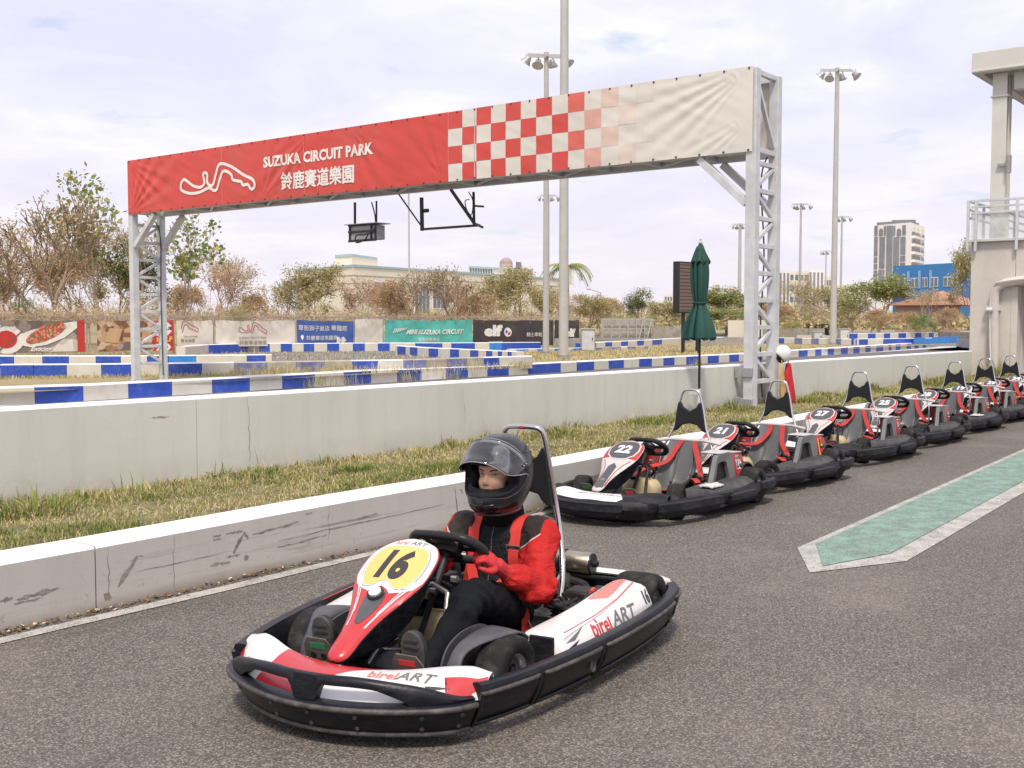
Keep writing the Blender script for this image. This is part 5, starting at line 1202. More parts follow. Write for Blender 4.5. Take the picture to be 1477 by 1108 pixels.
for k in range(7): mb = MB(); mb.box(R @ Vector((-1.35 + k * .46, 0, .6)), (.05, .05, 1.35 if k > 3 else .75), 0, R); mb.build('post', m_fpost, st)
for z in (.75, .55, 1.27): mb = MB(); mb.box(R @ Vector((.05, 0.02, z)), (2.8, .05, .05), 0, R); mb.build('rail', m_fpost, st)
for x in (.6, 1.05): mb = MB(); mb.bar(R @ Vector((x, -.4, .1)), R @ Vector((x + .3, 0, 1.25)), .05); mb.build('prop', m_fpost, st)
for k in range(9): mb = MB(); mb.box(R @ Vector((.5 + k * .1, .3, .8)), (.015, .02, 1.0), 0, R); mb.build('bar', m_fpost, st)
m_conc = M('rough_concrete', (0.36, 0.33, 0.29), .9, var=.25, scale=2, dirt=.5, dscale=3, dcol=(.2, .18, .15), bump=.5, bscale=12)
def lowrun(label, p0, p1, dep0, dep1, ytop, z0=.15, th=.3, mat=m_conc, name='low_block_wall'):
    A, B = gp(p0, dep0), gp(p1, dep1); zt = CAM_H + (463 - ytop) / F_PX * dep0; t = thing(name, label, 'wall', (A.x, A.y, z0)); n = max(2, int((B - A).length / 1.2))
    for k in range(n):
        a, b = A.lerp(B, k / n + .002), A.lerp(B, (k + 1) / n - .002); zz = zt + rnd.uniform(-.02, .02); mb = wall_box([a, b], z0, zz, th); o = mb.build('block', mat, t); o.location = -Vector((A.x, A.y, z0))
lowrun('rough grey stone wall behind the parasol, left part', 940, 1000, 62, 60, 470); lowrun('grey concrete wall between the parasol and the right gantry leg', 1010, 1100, 52, 54, 487, mat=m_conc)
lowrun('pale low wall behind the mast left of the gantry leg', 1050, 1110, 75, 78, 462, mat=b_cream); lowrun('long grey block wall right of the gantry leg', 1100, 1190, 74, 70, 473)
lowrun('dark tyre wall behind the middle barrier', 1118, 1196, 88, 82, 467, mat=m_blk, th=.8); lowrun('pale concrete blocks between the light masts and the right hand barrier', 800, 842, 46, 47, 489, mat=m_conc)
lowrun('pale block wall left of the farthest right barrier', 1150, 1214, 66, 62, 483, mat=b_cream)
lowrun('low pale wall at the foot of the trees beside the pavilion', 1354, 1410, 70, 60, 478, mat=m_conc); lowrun('grey kerb wall below the feathery tree', 1380, 1425, 52, 48, 489, mat=m_steel_d)
lowrun('blue tarpaulin covered block wall at the far right bend', 1318, 1384, 56, 60, 487, mat=m_lblue)
for px, dep, w, h, lab in ((848, 44, .55, .85, 'grey metal cabinet just right of the thickest light mast'), (1179, 60, .5, .6, 'small grey cabinet at the foot of the tallest light mast'), (1217, 58, .5, .75, 'grey cabinet right of the tallest light mast')):
    c = gp(px, dep, .19); t = thing('cabinet', lab, 'cabinet', c, HEAD - PI / 2, 'grey cabinets beside the light masts'); mb = MB(); mb.box((0, 0, h / 2), (w, .4, h)); mb.build('body', m_cor, t, bevel=.01); mb = MB(); mb.box((0, -.205, h / 2), (w - .08, .02, h - .1)); mb.build('door', m_steel, t); mb = MB(); mb.box((w * .3, -.225, h * .55), (.03, .03, .12)); mb.build('handle', m_blk, t); mb = MB(); mb.box((0, 0, h + .015), (w + .08, .48, .03)); mb.build('lid', m_steel, t)

# ------------------------------------------------------------------ pavilion at the right
PX = 23.0
def on_x(px, py, X=PX): d = ray(px, py); t = X / d.x; return Vector((X, d.y * t, CAM_H + d.z * t))
pav = thing('pavilion', 'two storey concrete pavilion at the right edge with steel column, railing and flat canopy', 'building', (PX, 5, 0)); m_pc = M('beige_concrete', (0.58, 0.53, 0.47), .85, var=.07, scale=1.2, dirt=.3, dscale=1.6, dcol=(.34, .29, .25), bump=.15, bscale=20); m_pst = M('cream_painted_steel', (0.62, 0.60, 0.54), .5, var=.05, scale=2)
def pb(nm, c, s, mat=m_pc, bev=0.01, par=None): mb = MB(); mb.box(c, s); o = mb.build(nm, mat, par or pav, bevel=bev); o.location = -pav.location if not par else (0, 0, 0); return o
yl = on_x(1400, 400).y; zf = on_x(1400, 350).z; yo = on_x(1463, 440).y; zo = on_x(1470, 412).z
pb('wall', (PX + .25, (yl + yo) / 2, zf / 2), (.5, yl - yo, zf)); pb('lintel', (PX + .25, yo - 4.255, (zf + zo) / 2), (.494, 8.5, zf - zo)); pb('pier', (PX + .25, yo - 8, zo / 2 - .002), (.48, 1.0, zo))
pb('side_wall', (PX + 5.22, yl - .135, zf / 2 - .02), (9.4, .24, zf - .04)); pb('floor_slab', (PX + 5, yo - 3.5, zf - .12), (9.3, 9, .22)); pb('inner_wall', (PX + 3, yo - 1.6, .3), (.2, 3.0, .6), m_white_top); pb('dark_panel', (PX + 2.4, yo - 2.0, .22), (.05, 3, .45), M('dark_green_panel', (.05, .09, .08), .6))
pb('slab_edge', (PX - .03, yo - 3, zf + .03), (.12, 2 * (yl - yo) + 6 + (yl - yo) * 0, .06), m_steel_d) if False else pb('slab_edge', (PX - .02, (yl + .12 + yo - 9) / 2, zf + .03), (.14, yl + .12 - yo + 9, .06), m_steel)
# railing
zt_ = on_x(1400, 291).z
for y in (yl + .05, on_x(1410, 300).y, on_x(1469, 300).y, on_x(1469, 300).y - 1.6, on_x(1469, 300).y - 3.2): pb('railing_post', (PX - .08, y, (zf + zt_) / 2 - .08), (.05, .05, zt_ - zf + .2), m_steel, .004)
for k, z in enumerate((zt_, zt_ - .12, zt_ - .24)): pb('handrail', (PX - .08, (yl + yo - 8) / 2, z), (.04, yl - yo + 8, .04 if k else .05), m_steel, .004)
for k in range(3): pb('side_rail', (PX + 2.2, yl + .05, zt_ - k * .16), (4.6, .04, .04), m_steel, .004)
for k in range(4): pb('railing_post', (PX + 1.0 + k * 1.2, yl + .05, (zf + zt_) / 2), (.05, .05, zt_ - zf), m_steel, .004)
mg = M('railing_glass', (0.72, 0.76, 0.74), .1, alpha=.35, spec=.6)
pb('glass_panel', (PX - .05, (yl + yo - 8) / 2, (zf + zt_) / 2 - .08), (.012, yl - yo + 8, zt_ - zf - .28), mg, 0)
# column: an H section
yc = on_x(1436, 250).y; zc0, zc1 = zf, on_x(1404, 108).z; wd = abs(on_x(1425, 250).y - on_x(1447, 250).y) * .96
pb('column_web', (PX + .35, yc, (zc0 + zc1) / 2), (.30, .10, zc1 - zc0), m_pst, .004); pb('column_flange', (PX + .18, yc, (zc0 + zc1) / 2), (.03, wd, zc1 - zc0), m_pst, .004); pb('column_flange', (PX + .52, yc, (zc0 + zc1) / 2), (.03, wd, zc1 - zc0), m_pst, .004)
for s in (-1, 1): pb('column_stiffener', (PX + .35, yc + s * wd * .47, (zc0 + zc1) / 2), (.03, .03, zc1 - zc0), m_pst, .004)
pb('collar_plate', (PX + .35, yc, on_x(1436, 137).z), (.42, wd + .06, .03), m_pst, .003); mb = MB(); y_ = on_x(1453, 236).y; z_ = on_x(1453, 236).z; mb.lathe([(.05, -.17), (.05, .17), (.0, .17)], (PX + .1, y_, z_), 'z', 10); o = mb.build('speaker', m_lamp, pav); o.location = -pav.location; pb('speaker_arm', (PX + .12, (y_ + yc) / 2, z_), (.04, abs(y_ - yc), .05), m_lamp, .003)
# canopy
zb_, zt2 = on_x(1404, 108).z, on_x(1405, 78).z; ycl = on_x(1404, 90).y
pb('canopy_fascia', (PX - .02, ycl - 5.5, (zb_ + zt2) / 2), (.16, 11, zt2 - zb_), m_pst); pb('canopy_fascia', (PX + 5.06, ycl - .08, (zb_ + zt2) / 2), (10, .16, zt2 - zb_), m_pst); pb('canopy_roof', (PX + 5.06, ycl - 5.58, zt2 - .1), (9.9, 10.8, .12), m_pst)
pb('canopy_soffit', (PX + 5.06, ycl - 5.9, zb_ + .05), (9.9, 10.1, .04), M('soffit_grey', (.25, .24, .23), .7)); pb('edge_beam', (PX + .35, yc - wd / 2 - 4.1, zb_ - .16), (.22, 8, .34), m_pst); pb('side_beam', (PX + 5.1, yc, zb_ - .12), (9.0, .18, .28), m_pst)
pb('bracket_strip', (PX - .10, ycl - 5.5, zb_ + .04), (.03, 11, .03), m_pst, .003)
pb('column', (PX + .35, yc - 6.2, (zc0 + zc1) / 2), (.34, wd, zc1 - zc0), m_pst, .004)
# stair railing pieces seen behind the glass
for k in range(3): mb = MB(); mb.bar((PX + 1.2, yc - .8, zf + .75 - k * .2), (PX + 1.2, yc - 3.2, zf + .25 - k * .2), .05); o = mb.build('stair_rail', m_steel, pav); o.location = -pav.location
pb('stair_post', (PX + 1.2, yc - .7, zf + .42), (.09, .09, .85), m_steel, .003)
# drain pipe and cable
pA = lambda px, py, dx=-.09: on_x(px, py, PX + dx)
mb = MB(); mb.tube(catmull([pA(1434, 540), pA(1434, 500), pA(1434.5, 440), pA(1436, 420), pA(1446, 410), pA(1462, 406), pA(1490, 402), pA(1530, 396)], 6), .085, 10); o = mb.build('drain_pipe', m_pc, pav, smooth=True); o.location = -pav.location
mb = MB(); mb.tube(catmull([pA(1431, 536, -.16), pA(1429, 520, -.16), pA(1428, 470, -.14), pA(1429, 430, -.14), pA(1434, 412, -.16), pA(1446, 406, -.2), pA(1500, 400, -.2)], 6), .018, 6); o = mb.build('cable', m_pst, pav, smooth=True); o.location = -pav.location
mb = MB(); p = pA(1426, 447, -.2); mb.lathe([(0, -.09), (.05, -.07), (.035, .04), (0, .05)], p, 'y', 10); o = mb.build('wall_lamp', m_steel, pav, smooth=True); o.location = -pav.location
pb('pipe_clamp', (PX - .06, on_x(1434, 445).y, on_x(1434, 445).z), (.14, .26, .1), m_steel, .004)
for k in (0, 1): pb('buttress', (PX + .14 + k * .4, yo + .18 * 0 - .0, zo / 2), (.30, .12, zo), m_pc)
# ------------------------------------------------------------------ kart materials
k_blk = M('black_bumper_plastic', (0.008, 0.009, 0.013), 0.36, var=.4, scale=7, dirt=.22, dscale=11, dcol=(0.07, 0.066, 0.064), bump=.3, bscale=35, stretch=(1, 1, 4), spec=0.28)
k_rail = M('scuffed_bumper_edge', (0.050, 0.046, 0.043), 0.6, var=.35, scale=14, dirt=.6, dscale=18, dcol=(0.20, 0.17, 0.15))
k_pblk = M('dusty_black_plastic', (0.011, 0.012, 0.015), 0.5, var=.35, scale=8, dirt=.35, dscale=9, dcol=(0.085, 0.078, 0.072), bump=.4, bscale=30, stretch=(1, 1, 3), spec=0.22)
k_pgry = M('worn_grey_plastic', (0.055, 0.054, 0.055), 0.6, var=.25, scale=6, dirt=.5, dscale=9, dcol=(0.19, 0.17, 0.15), bump=.2, bscale=40, spec=0.25)
k_lgry = M('light_grey_plastic', (0.17, 0.167, 0.168), 0.55, var=.12, scale=6, dirt=.4, dscale=8, dcol=(0.14, 0.13, 0.12))
k_fend = M('grey_fender_plastic', (0.075, 0.076, 0.084), 0.45, var=.15, scale=5, dirt=.3, dscale=7, dcol=(0.2, 0.18, 0.16), bump=.15, bscale=50, spec=0.3)
k_wht = M('white_bodywork', (0.70, 0.69, 0.67), 0.28, var=.03, scale=5, dirt=.22, dscale=8, dcol=(0.45, 0.41, 0.37), coat=.3)
k_pwht = M('dull_white_bodywork', (0.52, 0.50, 0.48), 0.45, var=.06, scale=6, dirt=.4, dscale=9, dcol=(0.34, 0.29, 0.26))
k_red = M('red_bodywork', (0.50, 0.028, 0.032), 0.3, var=.08, scale=4, dirt=.15, dscale=8, dcol=(0.3, 0.12, 0.1), coat=.3)
k_dred = M('dull_red_bodywork', (0.42, 0.03, 0.032), 0.45, var=.15, scale=6, dirt=.3, dscale=9, dcol=(0.25, 0.12, 0.1))
k_yel = M('yellow_number_plate', (0.74, 0.50, 0.15), 0.4, var=.05, scale=5, coat=.2)
k_dgr = M('dark_grey_plate', (0.07, 0.072, 0.078), 0.5, var=.15, scale=8, dirt=.3, dscale=12, dcol=(0.16, 0.15, 0.14))
k_txt = M('dark_print', (0.035, 0.03, 0.03), 0.45); k_txr = M('red_print', (0.62, 0.05, 0.045), 0.4); k_txw = M('white_print', (0.72, 0.71, 0.69), 0.45); k_txg = M('grey_print', (0.16, 0.15, 0.15), 0.45); k_txy = M('yellow_print', (0.80, 0.55, 0.05), 0.45); k_pink = M('pale_red_print', (0.62, 0.20, 0.17), 0.4)
k_tyre = M('tyre_rubber', (0.020, 0.0195, 0.019), 0.78, var=.3, scale=12, dirt=.6, dscale=14, dcol=(0.115, 0.105, 0.095), bump=.35, bscale=60, spec=0.2)
k_rim = M('rim_metal', (0.45, 0.45, 0.46), 0.35, metal=.8, var=.15, scale=10); k_chr = M('chromed_tube', (0.62, 0.60, 0.58), 0.24, metal=1.0, var=.05); k_stl = M('brushed_steel', (0.50, 0.48, 0.45), 0.34, metal=.9, var=.15, scale=12)
k_exh = M('heat_tinted_steel', (0.50, 0.44, 0.35), 0.3, metal=.95, var=.2, scale=8); k_frm = M('frame_black', (0.02, 0.02, 0.021), 0.4, var=.3, spec=0.25); k_eng = M('engine_grime', (0.030, 0.029, 0.029), 0.55, metal=.3, var=.5, scale=20, bump=.4, bscale=50, spec=0.25)
k_tank = M('beige_fuel_tank', (0.50, 0.40, 0.22), 0.45, var=.12, scale=6, dirt=.3, dscale=7, dcol=(0.28, 0.21, 0.12)); k_tank2 = M('stained_fuel', (0.36, 0.27, 0.12), 0.4)
k_seat = M('grey_seat_shell', (0.115, 0.115, 0.12), 0.45, var=.15, scale=4, dirt=.3, dscale=6, dcol=(0.25, 0.23, 0.2)); k_pad = M('charcoal_headrest', (0.016, 0.017, 0.020), 0.6, var=.2, scale=10, bump=.3, bscale=90, spec=0.25); k_belt = M('red_webbing', (0.58, 0.035, 0.025), 0.7, var=.12, scale=30, bump=.6, bscale=260, bdist=.001)
k_belt2 = M('faded_red_webbing', (0.42, 0.035, 0.03), 0.75, var=.2, scale=20, bump=.4, bscale=200, bdist=.001); k_ped = M('pedal_plate', (0.20, 0.17, 0.14), 0.45, metal=.6, var=.2, scale=14); k_cloth = M('white_rag', (0.55, 0.53, 0.49), .9, var=.15, scale=20, bump=.6, bscale=25)
k_shoe = M('black_shoe', (0.03, 0.029, 0.03), .7, var=.4, scale=20, dirt=.4, dscale=18, dcol=(.10, .09, .08), spec=0.2)

def outw(path, closed=False):
    n = len(path); r = []
    for i in range(n):
        t = (path[(i + 1) % n] - path[i - 1]) if closed else (path[min(i + 1, n - 1)] - path[max(i - 1, 0)])
        t.z = 0; t.normalize(); r.append(Vector((-t.y, t.x, 0)))
    return r
def sweep(mb, path, prof, m=0, sign=1, closed=False):
    """prof(i, u) -> closed ring of (outwards, z)"""
    N_ = outw(path, closed); n = len(path); rings = []
    for i, p in enumerate(path):
        rings.append([Vector((p.x, p.y, 0)) + N_[i] * sign * o + Vector((0, 0, z)) for o, z in prof(i, i / (n - 1))])
    return mb.loft(rings, m, closed=closed)
def rr(w, h, r, n=4):
    """rounded rectangle outline"""
    o = []
    for cx, cy, a0 in ((w / 2 - r, h / 2 - r, 0), (-w / 2 + r, h / 2 - r, 90), (-w / 2 + r, -h / 2 + r, 180), (w / 2 - r, -h / 2 + r, 270)):
        for k in range(n + 1): a = math.radians(a0 + 90 * k / n); o.append((cx + r * math.cos(a), cy + r * math.sin(a)))
    return o
def wheel(par, x, y, R, W, steer=0.0, name='wheel', mt=None):
    w = empty(name, (x, y, R), steer, par); s = 1 if y > 0 else -1; rr_ = R * .52
    mb = MB(); sh = [(rr_, -W * .42), (rr_ * 1.08, -W * .46), (R * .80, -W * .5), (R * .93, -W * .46), (R * .985, -W * .36), (R, -W * .2), (R, W * .2), (R * .985, W * .36), (R * .93, W * .46), (R * .80, W * .5), (rr_ * 1.08, W * .46), (rr_, W * .42), (rr_ * .97, 0)]
    rings = [[Vector((r * math.cos(2 * PI * k / 36), h, r * math.sin(2 * PI * k / 36))) for k in range(36)] for r, h in sh]
    mb.loft(rings, closed=True, cap=False); mb.build('tyre', mt or k_tyre, w, smooth=True, angle=60)
    mb = MB(); o = s * W * .36
    prof = [(rr_ * 1.04, o * 1.1), (rr_ * .98, o * 1.14), (rr_ * .92, o * 1.05), (rr_ * .86, o * .5), (rr_ * .5, o * .35), (rr_ * .28, o * .45), (0.0, o * .45)]
    rings = [[Vector((max(r, .0005) * math.cos(2 * PI * k / 28), h, max(r, .0005) * math.sin(2 * PI * k / 28))) for k in range(28)] for r, h in prof]
    mb.loft(rings, cap=False); prof = [(rr_ * 1.04, -o * 1.1), (rr_ * .9, -o * 1.0), (rr_ * .84, 0), (0.0005, 0)]
    rings = [[Vector((r * math.cos(2 * PI * k / 28), h, r * math.sin(2 * PI * k / 28))) for k in range(28)] for r, h in prof]; mb.loft(rings, cap=False)
    rim = mb.build('rim', k_rim, w, smooth=True, angle=40)
    mb = MB(); mb.lathe([(rr_ * .3, 0), (rr_ * .3, o * .75), (rr_ * .2, o * .9), (0.001, o * .9)], (0, 0, 0), 'y', 12)
    for k in range(5): a = k * 2 * PI / 5; mb.lathe([(.006, o * .4), (.006, o * .62), (.0005, o * .62)], (rr_ * .42 * math.cos(a), 0, rr_ * .42 * math.sin(a)), 'y', 6)
    mb.build('hub', k_frm, w, smooth=True, angle=40); return w
def strap(name, pts, w, par, mat, up=(0, 0, 1), th=.003, n=6):
    P_ = catmull(pts, n); mb = MB(); rings = []
    for i, p in enumerate(P_):
        t = (P_[min(i + 1, len(P_) - 1)] - P_[max(i - 1, 0)]).normalized(); u = Vector(up[i * len(up) // len(P_)] if isinstance(up, list) else up); s = t.cross(u).normalized(); q = s.cross(t)
        rings.append([p + s * w / 2 + q * th, p - s * w / 2 + q * th, p - s * w / 2 - q * th, p + s * w / 2 - q * th])
    mb.loft(rings); return mb.build(name, mat, par, smooth=True, angle=50)

FRONT = [(.950, .505), (1.015, .468), (1.080, .395), (1.155, .255), (1.197, .115), (1.207, 0), (1.197, -.115), (1.155, -.255), (1.080, -.395), (1.015, -.468), (.950, -.505)]
SIDE = [(.935, .512), (.80, .560), (.62, .605), (.40, .645), (.15, .675), (-.15, .694), (-.42, .688), (-.60, .660), (-.69, .60), (-.73, .49)]
def tuck(z): return -.060 * max(0, (.15 - z) / .11) ** 1.15

def nassau(kart, race, num):
    """steering fairing: a drop-shaped crowned plate, wide by the wheel, narrowing to a tongue near the bumper"""
    T0, T1 = Vector((.435, -.035, .520)), Vector((.975, -.040, .205)); L = (T1 - T0).length; d = (T1 - T0).normalized(); up = Vector((0, 1, 0)).cross(d); up = -up if up.z < 0 else up
    ws = [(0, .02), (.012, .075), (.035, .112), (.09, .142), (.16, .150), (.22, .146), (.28, .125), (.34, .098), (.40, .074), (.46, .058), (.52, .050), (.57, .047), (.60, .040), (.615, .025), (.622, .006)]
    wq = catmull([(a, b, 0) for a, b in ws], 4); mb = MB(); rings = []
    if race is not True: wq = [Vector((p.x, p.y * 1.02, 0)) for p in wq]
    def sag(t): return .030 * math.sin(min(t / L, 1) * PI) - .035 * smoothstep(.42, .62, t) * 0 + .015 * math.cos(t * 9)
    for p in wq:
        t, w = p.x, max(p.y, .004); c = T0 + d * t + up * sag(t); ring = []
        dep = (.035 + .085 * smoothstep(.08, .36, t)) * (1 - .75 * smoothstep(.40, .60, t))
        for k in range(-10, 11): y = w * k / 10; ring.append(c + Vector((0, y, 0)) + up * (.016 * (1 - (k / 10) ** 2) * min(1, w / .05) - .006 * (abs(k) / 10) ** 6))
        ring.append(c + Vector((0, w + .002, 0)) - up * .012); ring.append(c + Vector((0, w * .86, 0)) - up * dep - d * 0); ring.append(c + Vector((0, w * .5, 0)) - up * dep * .8)
        ring.append(c + Vector((0, -w * .5, 0)) - up * dep * .8); ring.append(c + Vector((0, -w * .86, 0)) - up * dep); ring.append(c + Vector((0, -w - .002, 0)) - up * .012); rings.append(ring)
    k = len(rings[0])
    for i in range(len(rings) - 1):
        for a in range(k):
            b = (a + 1) % k; mb.add([rings[i][a], rings[i][b], rings[i + 1][b], rings[i + 1][a]], [(0, 1, 2, 3)], 0 if a < 20 else 1)
    mb.add(rings[0], [tuple(range(k))], 1); mb.add(rings[-1], [tuple(range(k))], 1)
    o = mb.build('number_fairing', [k_red if race is True else k_pwht, k_blk], kart, smooth=False, normals=True); bm = bmesh.new(); bm.from_mesh(o.data); bmesh.ops.remove_doubles(bm, verts=bm.verts, dist=1e-5); bm.to_mesh(o.data); bm.free(); shade(o, 50)
    bvh = bvh_of([o]); fr = frame(T0 + up * .1, (0, 1, 0), -d) ; zt = fr.to_3x3() @ Vector((0, 0, 1))
    if zt.dot(up) < 0: fr = frame(T0 + up * .1, (0, -1, 0), -d)
    def outline(t0, t1, inset, kw=1.0):
        a = [(p.x, p.y) for p in wq if t0 <= p.x <= t1]; return [(max(w * kw - inset, .002), -t) for t, w in a] + [(-max(w * kw - inset, .002), -t) for t, w in reversed(a)]
    def dc(nm, shape, mat, x=0, t=0, size=1, off=.0012, **q):
        f2 = fr.copy(); f2.translation = fr @ Vector((x, -t, 0)); return decal(nm, bvh, shape, f2, mat, o, size, off, .012, .4, **q)
    if race is True:
        top = [p for p in outline(.0, .225, .005)]
        poly = [(x, y) for x, y in top if True]; half = len(poly) // 2
        tail = [(.118, -.262), (.075, -.288), (.045, -.300), (.030, -.285), (0, -.270), (-.030, -.285), (-.045, -.300), (-.075, -.288), (-.118, -.262)]
        # white surround with its dip over the headlamp boss
        dc('white_surround', poly_shape(poly[:half] + tail + poly[half:]), k_wht)
        y2 = [(p.x, p.y) for p in catmull([(.030, -.058, 0), (.080, -.064, 0), (.105, -.092, 0), (.117, -.15, 0), (.110, -.215, 0), (.085, -.262, 0), (.055, -.272, 0), (.032, -.262, 0), (.018, -.246, 0), (0, -.240, 0)], 4)]
        s_ = [(x * 1.07, (y + .165) * 1.06 - .165) for x, y in y2]; dc('plate_outline', poly_shape(s_ + [(-x, y) for x, y in reversed(s_[:-1])]), k_txg, off=.0017)
        s_ = [(x * 1.045, (y + .165) * 1.04 - .165) for x, y in y2]; dc('plate_border', poly_shape(s_ + [(-x, y) for x, y in reversed(s_[:-1])]), k_wht, off=.0022)
        dc('number_plate', poly_shape(y2 + [(-x, y) for x, y in reversed(y2[:-1])]), k_yel, off=.0027)
        dc('number', text_mesh(num, .055, .12, 4), k_txt, 0, .158, .158, .0033, sx=.70)
        dc('lettering', text_mesh('birel', .012), k_pink, -.036, .036, .026, .0022, sx=.85); dc('lettering', text_mesh('ART', .015, .2), k_txg, .036, .036, .024, .0022, sx=1.0)
        for s in (1, -1):
            L1 = [(s * .128, -.225), (s * .085, -.305), (s * .052, -.40), (s * .036, -.47)]; dc('stripe', stroke(L1, .005, False, 4), k_wht, off=.0018); dc('stripe', stroke([(x * .90, y) for x, y in L1[:3]], .003, False, 4), k_txw, off=.0018)
        dc('headlamp_scoop', poly_shape([(.034, -.30), (.040, -.34), (.030, -.40), (.012, -.455), (0, -.462), (-.012, -.455), (-.030, -.40), (-.040, -.34), (-.034, -.30), (0, -.286)]), k_dgr, off=.002)
        c = fr @ Vector((0, -.315, 0)); h = bvh.ray_cast(c, -zt, .4)[0] or c; mb = MB(); R_ = fr.to_3x3()
        rings = [[h + R_ @ Vector((r * math.cos(k * PI / 10), r * math.sin(k * PI / 10), z)) for k in range(20)] for r, z in ((.031, 0), (.032, .012), (.028, .016), (.024, .012), (.001, .013))]
        mb.loft(rings); mb.build('badge_ring', k_txt, o, smooth=True, angle=50); mb = MB(); mb.loft([[h + R_ @ Vector((r * math.cos(k * PI / 10), r * math.sin(k * PI / 10), z)) for k in range(20)] for r, z in ((.0235, .010), (.023, .019), (.001, .021))]); mb.build('round_badge', k_wht, o, smooth=True)
    else:
        dc('red_border', poly_shape(outline(.0, .235, .004)), k_dred if race is False else k_lgry, off=.0012) if race is False else None
        pw = [(.0, -.022), (.07, -.03), (.105, -.07), (.118, -.13), (.105, -.19), (.06, -.235), (0, -.245)]
        s_ = [(x * 1.10, (y + .13) * 1.09 - .13) for x, y in pw]; dc('plate_border', poly_shape(s_[1:] + [(-x, y) for x, y in reversed(s_[1:-1])]), k_pwht if race is False else k_dgr, off=.0018)
        dc('number_plate', poly_shape(pw[1:] + [(-x, y) for x, y in reversed(pw[1:-1])]), k_dgr, off=.0024)
        dc('number', text_mesh(num, .045, .05), k_txw, 0, .132, .098, .0032, sx=1.0)
        if race is False:
            dc('dark_tongue', poly_shape([(.035, -.34), (.033, -.45), (.036, -.58), (0, -.60), (-.036, -.58), (-.033, -.45), (-.035, -.34), (0, -.30)]), k_dgr, off=.0018)
            for s in (1, -1): dc('stripe', stroke([(s * .115, -.25), (s * .07, -.33), (s * .047, -.42), (s * .040, -.56)], .006, False, 4), k_dred, off=.002)
            dc('small_emblem', disc_shape(.016, 12, 1.2), k_lgry, 0, .50, 1, .0026)
        else: dc('scoop', poly_shape([(.04, -.30), (.03, -.37), (0, -.40), (-.03, -.37), (-.04, -.30), (0, -.27)]), k_txt, off=.002)
    return o

def steering(kart, race):
    C = Vector((.262, 0, .482)); ax = Vector((-.60, 0, .80)); fx = Vector((.80, 0, .60)); w = empty('steering_wheel', (0, 0, 0), 0, kart); mb = MB(); pts = []
    for k in range(40):
        a = 2 * PI * k / 40; ry_, rx = .150, .122; x, y = rx * math.cos(a), ry_ * math.sin(a)
        if math.cos(a) > .75: x = rx * (.75 + (math.cos(a) - .75) * .25)
        if math.cos(a) < -.8: x = -rx * (.8 + (-math.cos(a) - .8) * .3)
        pts.append(C + fx * x + Vector((0, y, 0)) + ax * 0)
    mb.tube(pts, [.017 if abs(pts[k].y) < .10 else .0205 for k in range(40)], 10, closed=True); mb.build('rim', k_frm if race else k_pad, w, smooth=True, angle=180)
    R_ = Matrix((fx, Vector((0, 1, 0)), ax)).transposed(); mb = MB()
    for y0, y1, x0, x1 in ((-.15, -.05, 0, 0), (.05, .15, 0, 0)): mb.bar(C + fx * x0 + Vector((0, y0, 0)), C + fx * x1 + Vector((0, y1, 0)), .035, .010, up=ax)
    mb.bar(C - fx * .12, C, .05, .010, up=ax)
    if race: mb.bar(C + fx * .09 + Vector((0, -.10, 0)), C + Vector((0, -.05, 0)), .02, .012, up=ax); mb.bar(C + fx * .09 + Vector((0, .10, 0)), C + Vector((0, .05, 0)), .02, .012, up=ax)
    mb.build('spokes', k_frm, w, bevel=.002); mb = MB(); mb.loft([[C + R_ @ Vector((r * .8 * math.cos(k * PI / 8), r * math.sin(k * PI / 8), z)) for k in range(16)] for r, z in ((.05, -.03), (.062, .0), (.055, .018), (.02, .022))]); mb.build('hub_pad', k_frm, w, smooth=True)
    if race:
        mb = MB(); mb.box(C + fx * .055 + ax * .002, (.075, .10, .012), 0, R_); mb.build('dash_plate', k_stl, w, bevel=.003)
    mb = MB(); mb.tube([C - ax * .03, (.50, 0, .16)], .013, 8); mb.build('steering_column', k_frm if race else k_eng, kart)
    sup = [(.40, .075, .335), (.60, .155, .085)]; mb = MB(); mb.tube(sup, .011, 10); mb.tube([(.395, -.075, .335), (.60, -.155, .085)], .011, 10); mb.tube([(.40, .075, .335), (.385, 0, .36), (.395, -.075, .335)], .011, 10); mb.build('column_support', k_stl if race else k_eng, kart, smooth=True)
    mb = MB(); r = random.Random(2)
    for k in range(9): p = Vector((.37 + r.uniform(-.03, .04), r.uniform(-.09, .11), .33 + r.uniform(-.03, .07))); mb.lathe([(.001, -.012), (.014, -.012), (.014, .012), (.001, .012)], p, r.choice('xyz'), 8)
    tag(mb.build('clamp_bolts', k_stl, kart, smooth=True, angle=50), kind='stuff'); mb = MB(); mb.tube(catmull([(.36, .05, .36), (.33, .10, .30), (.36, .08, .22), (.42, .02, .16)], 5), .006, 6); mb.tube(catmull([(.37, -.02, .38), (.30, .03, .33), (.34, .06, .25), (.40, .05, .12)], 5), .006, 6); mb.build('cable', k_frm, kart, smooth=True)

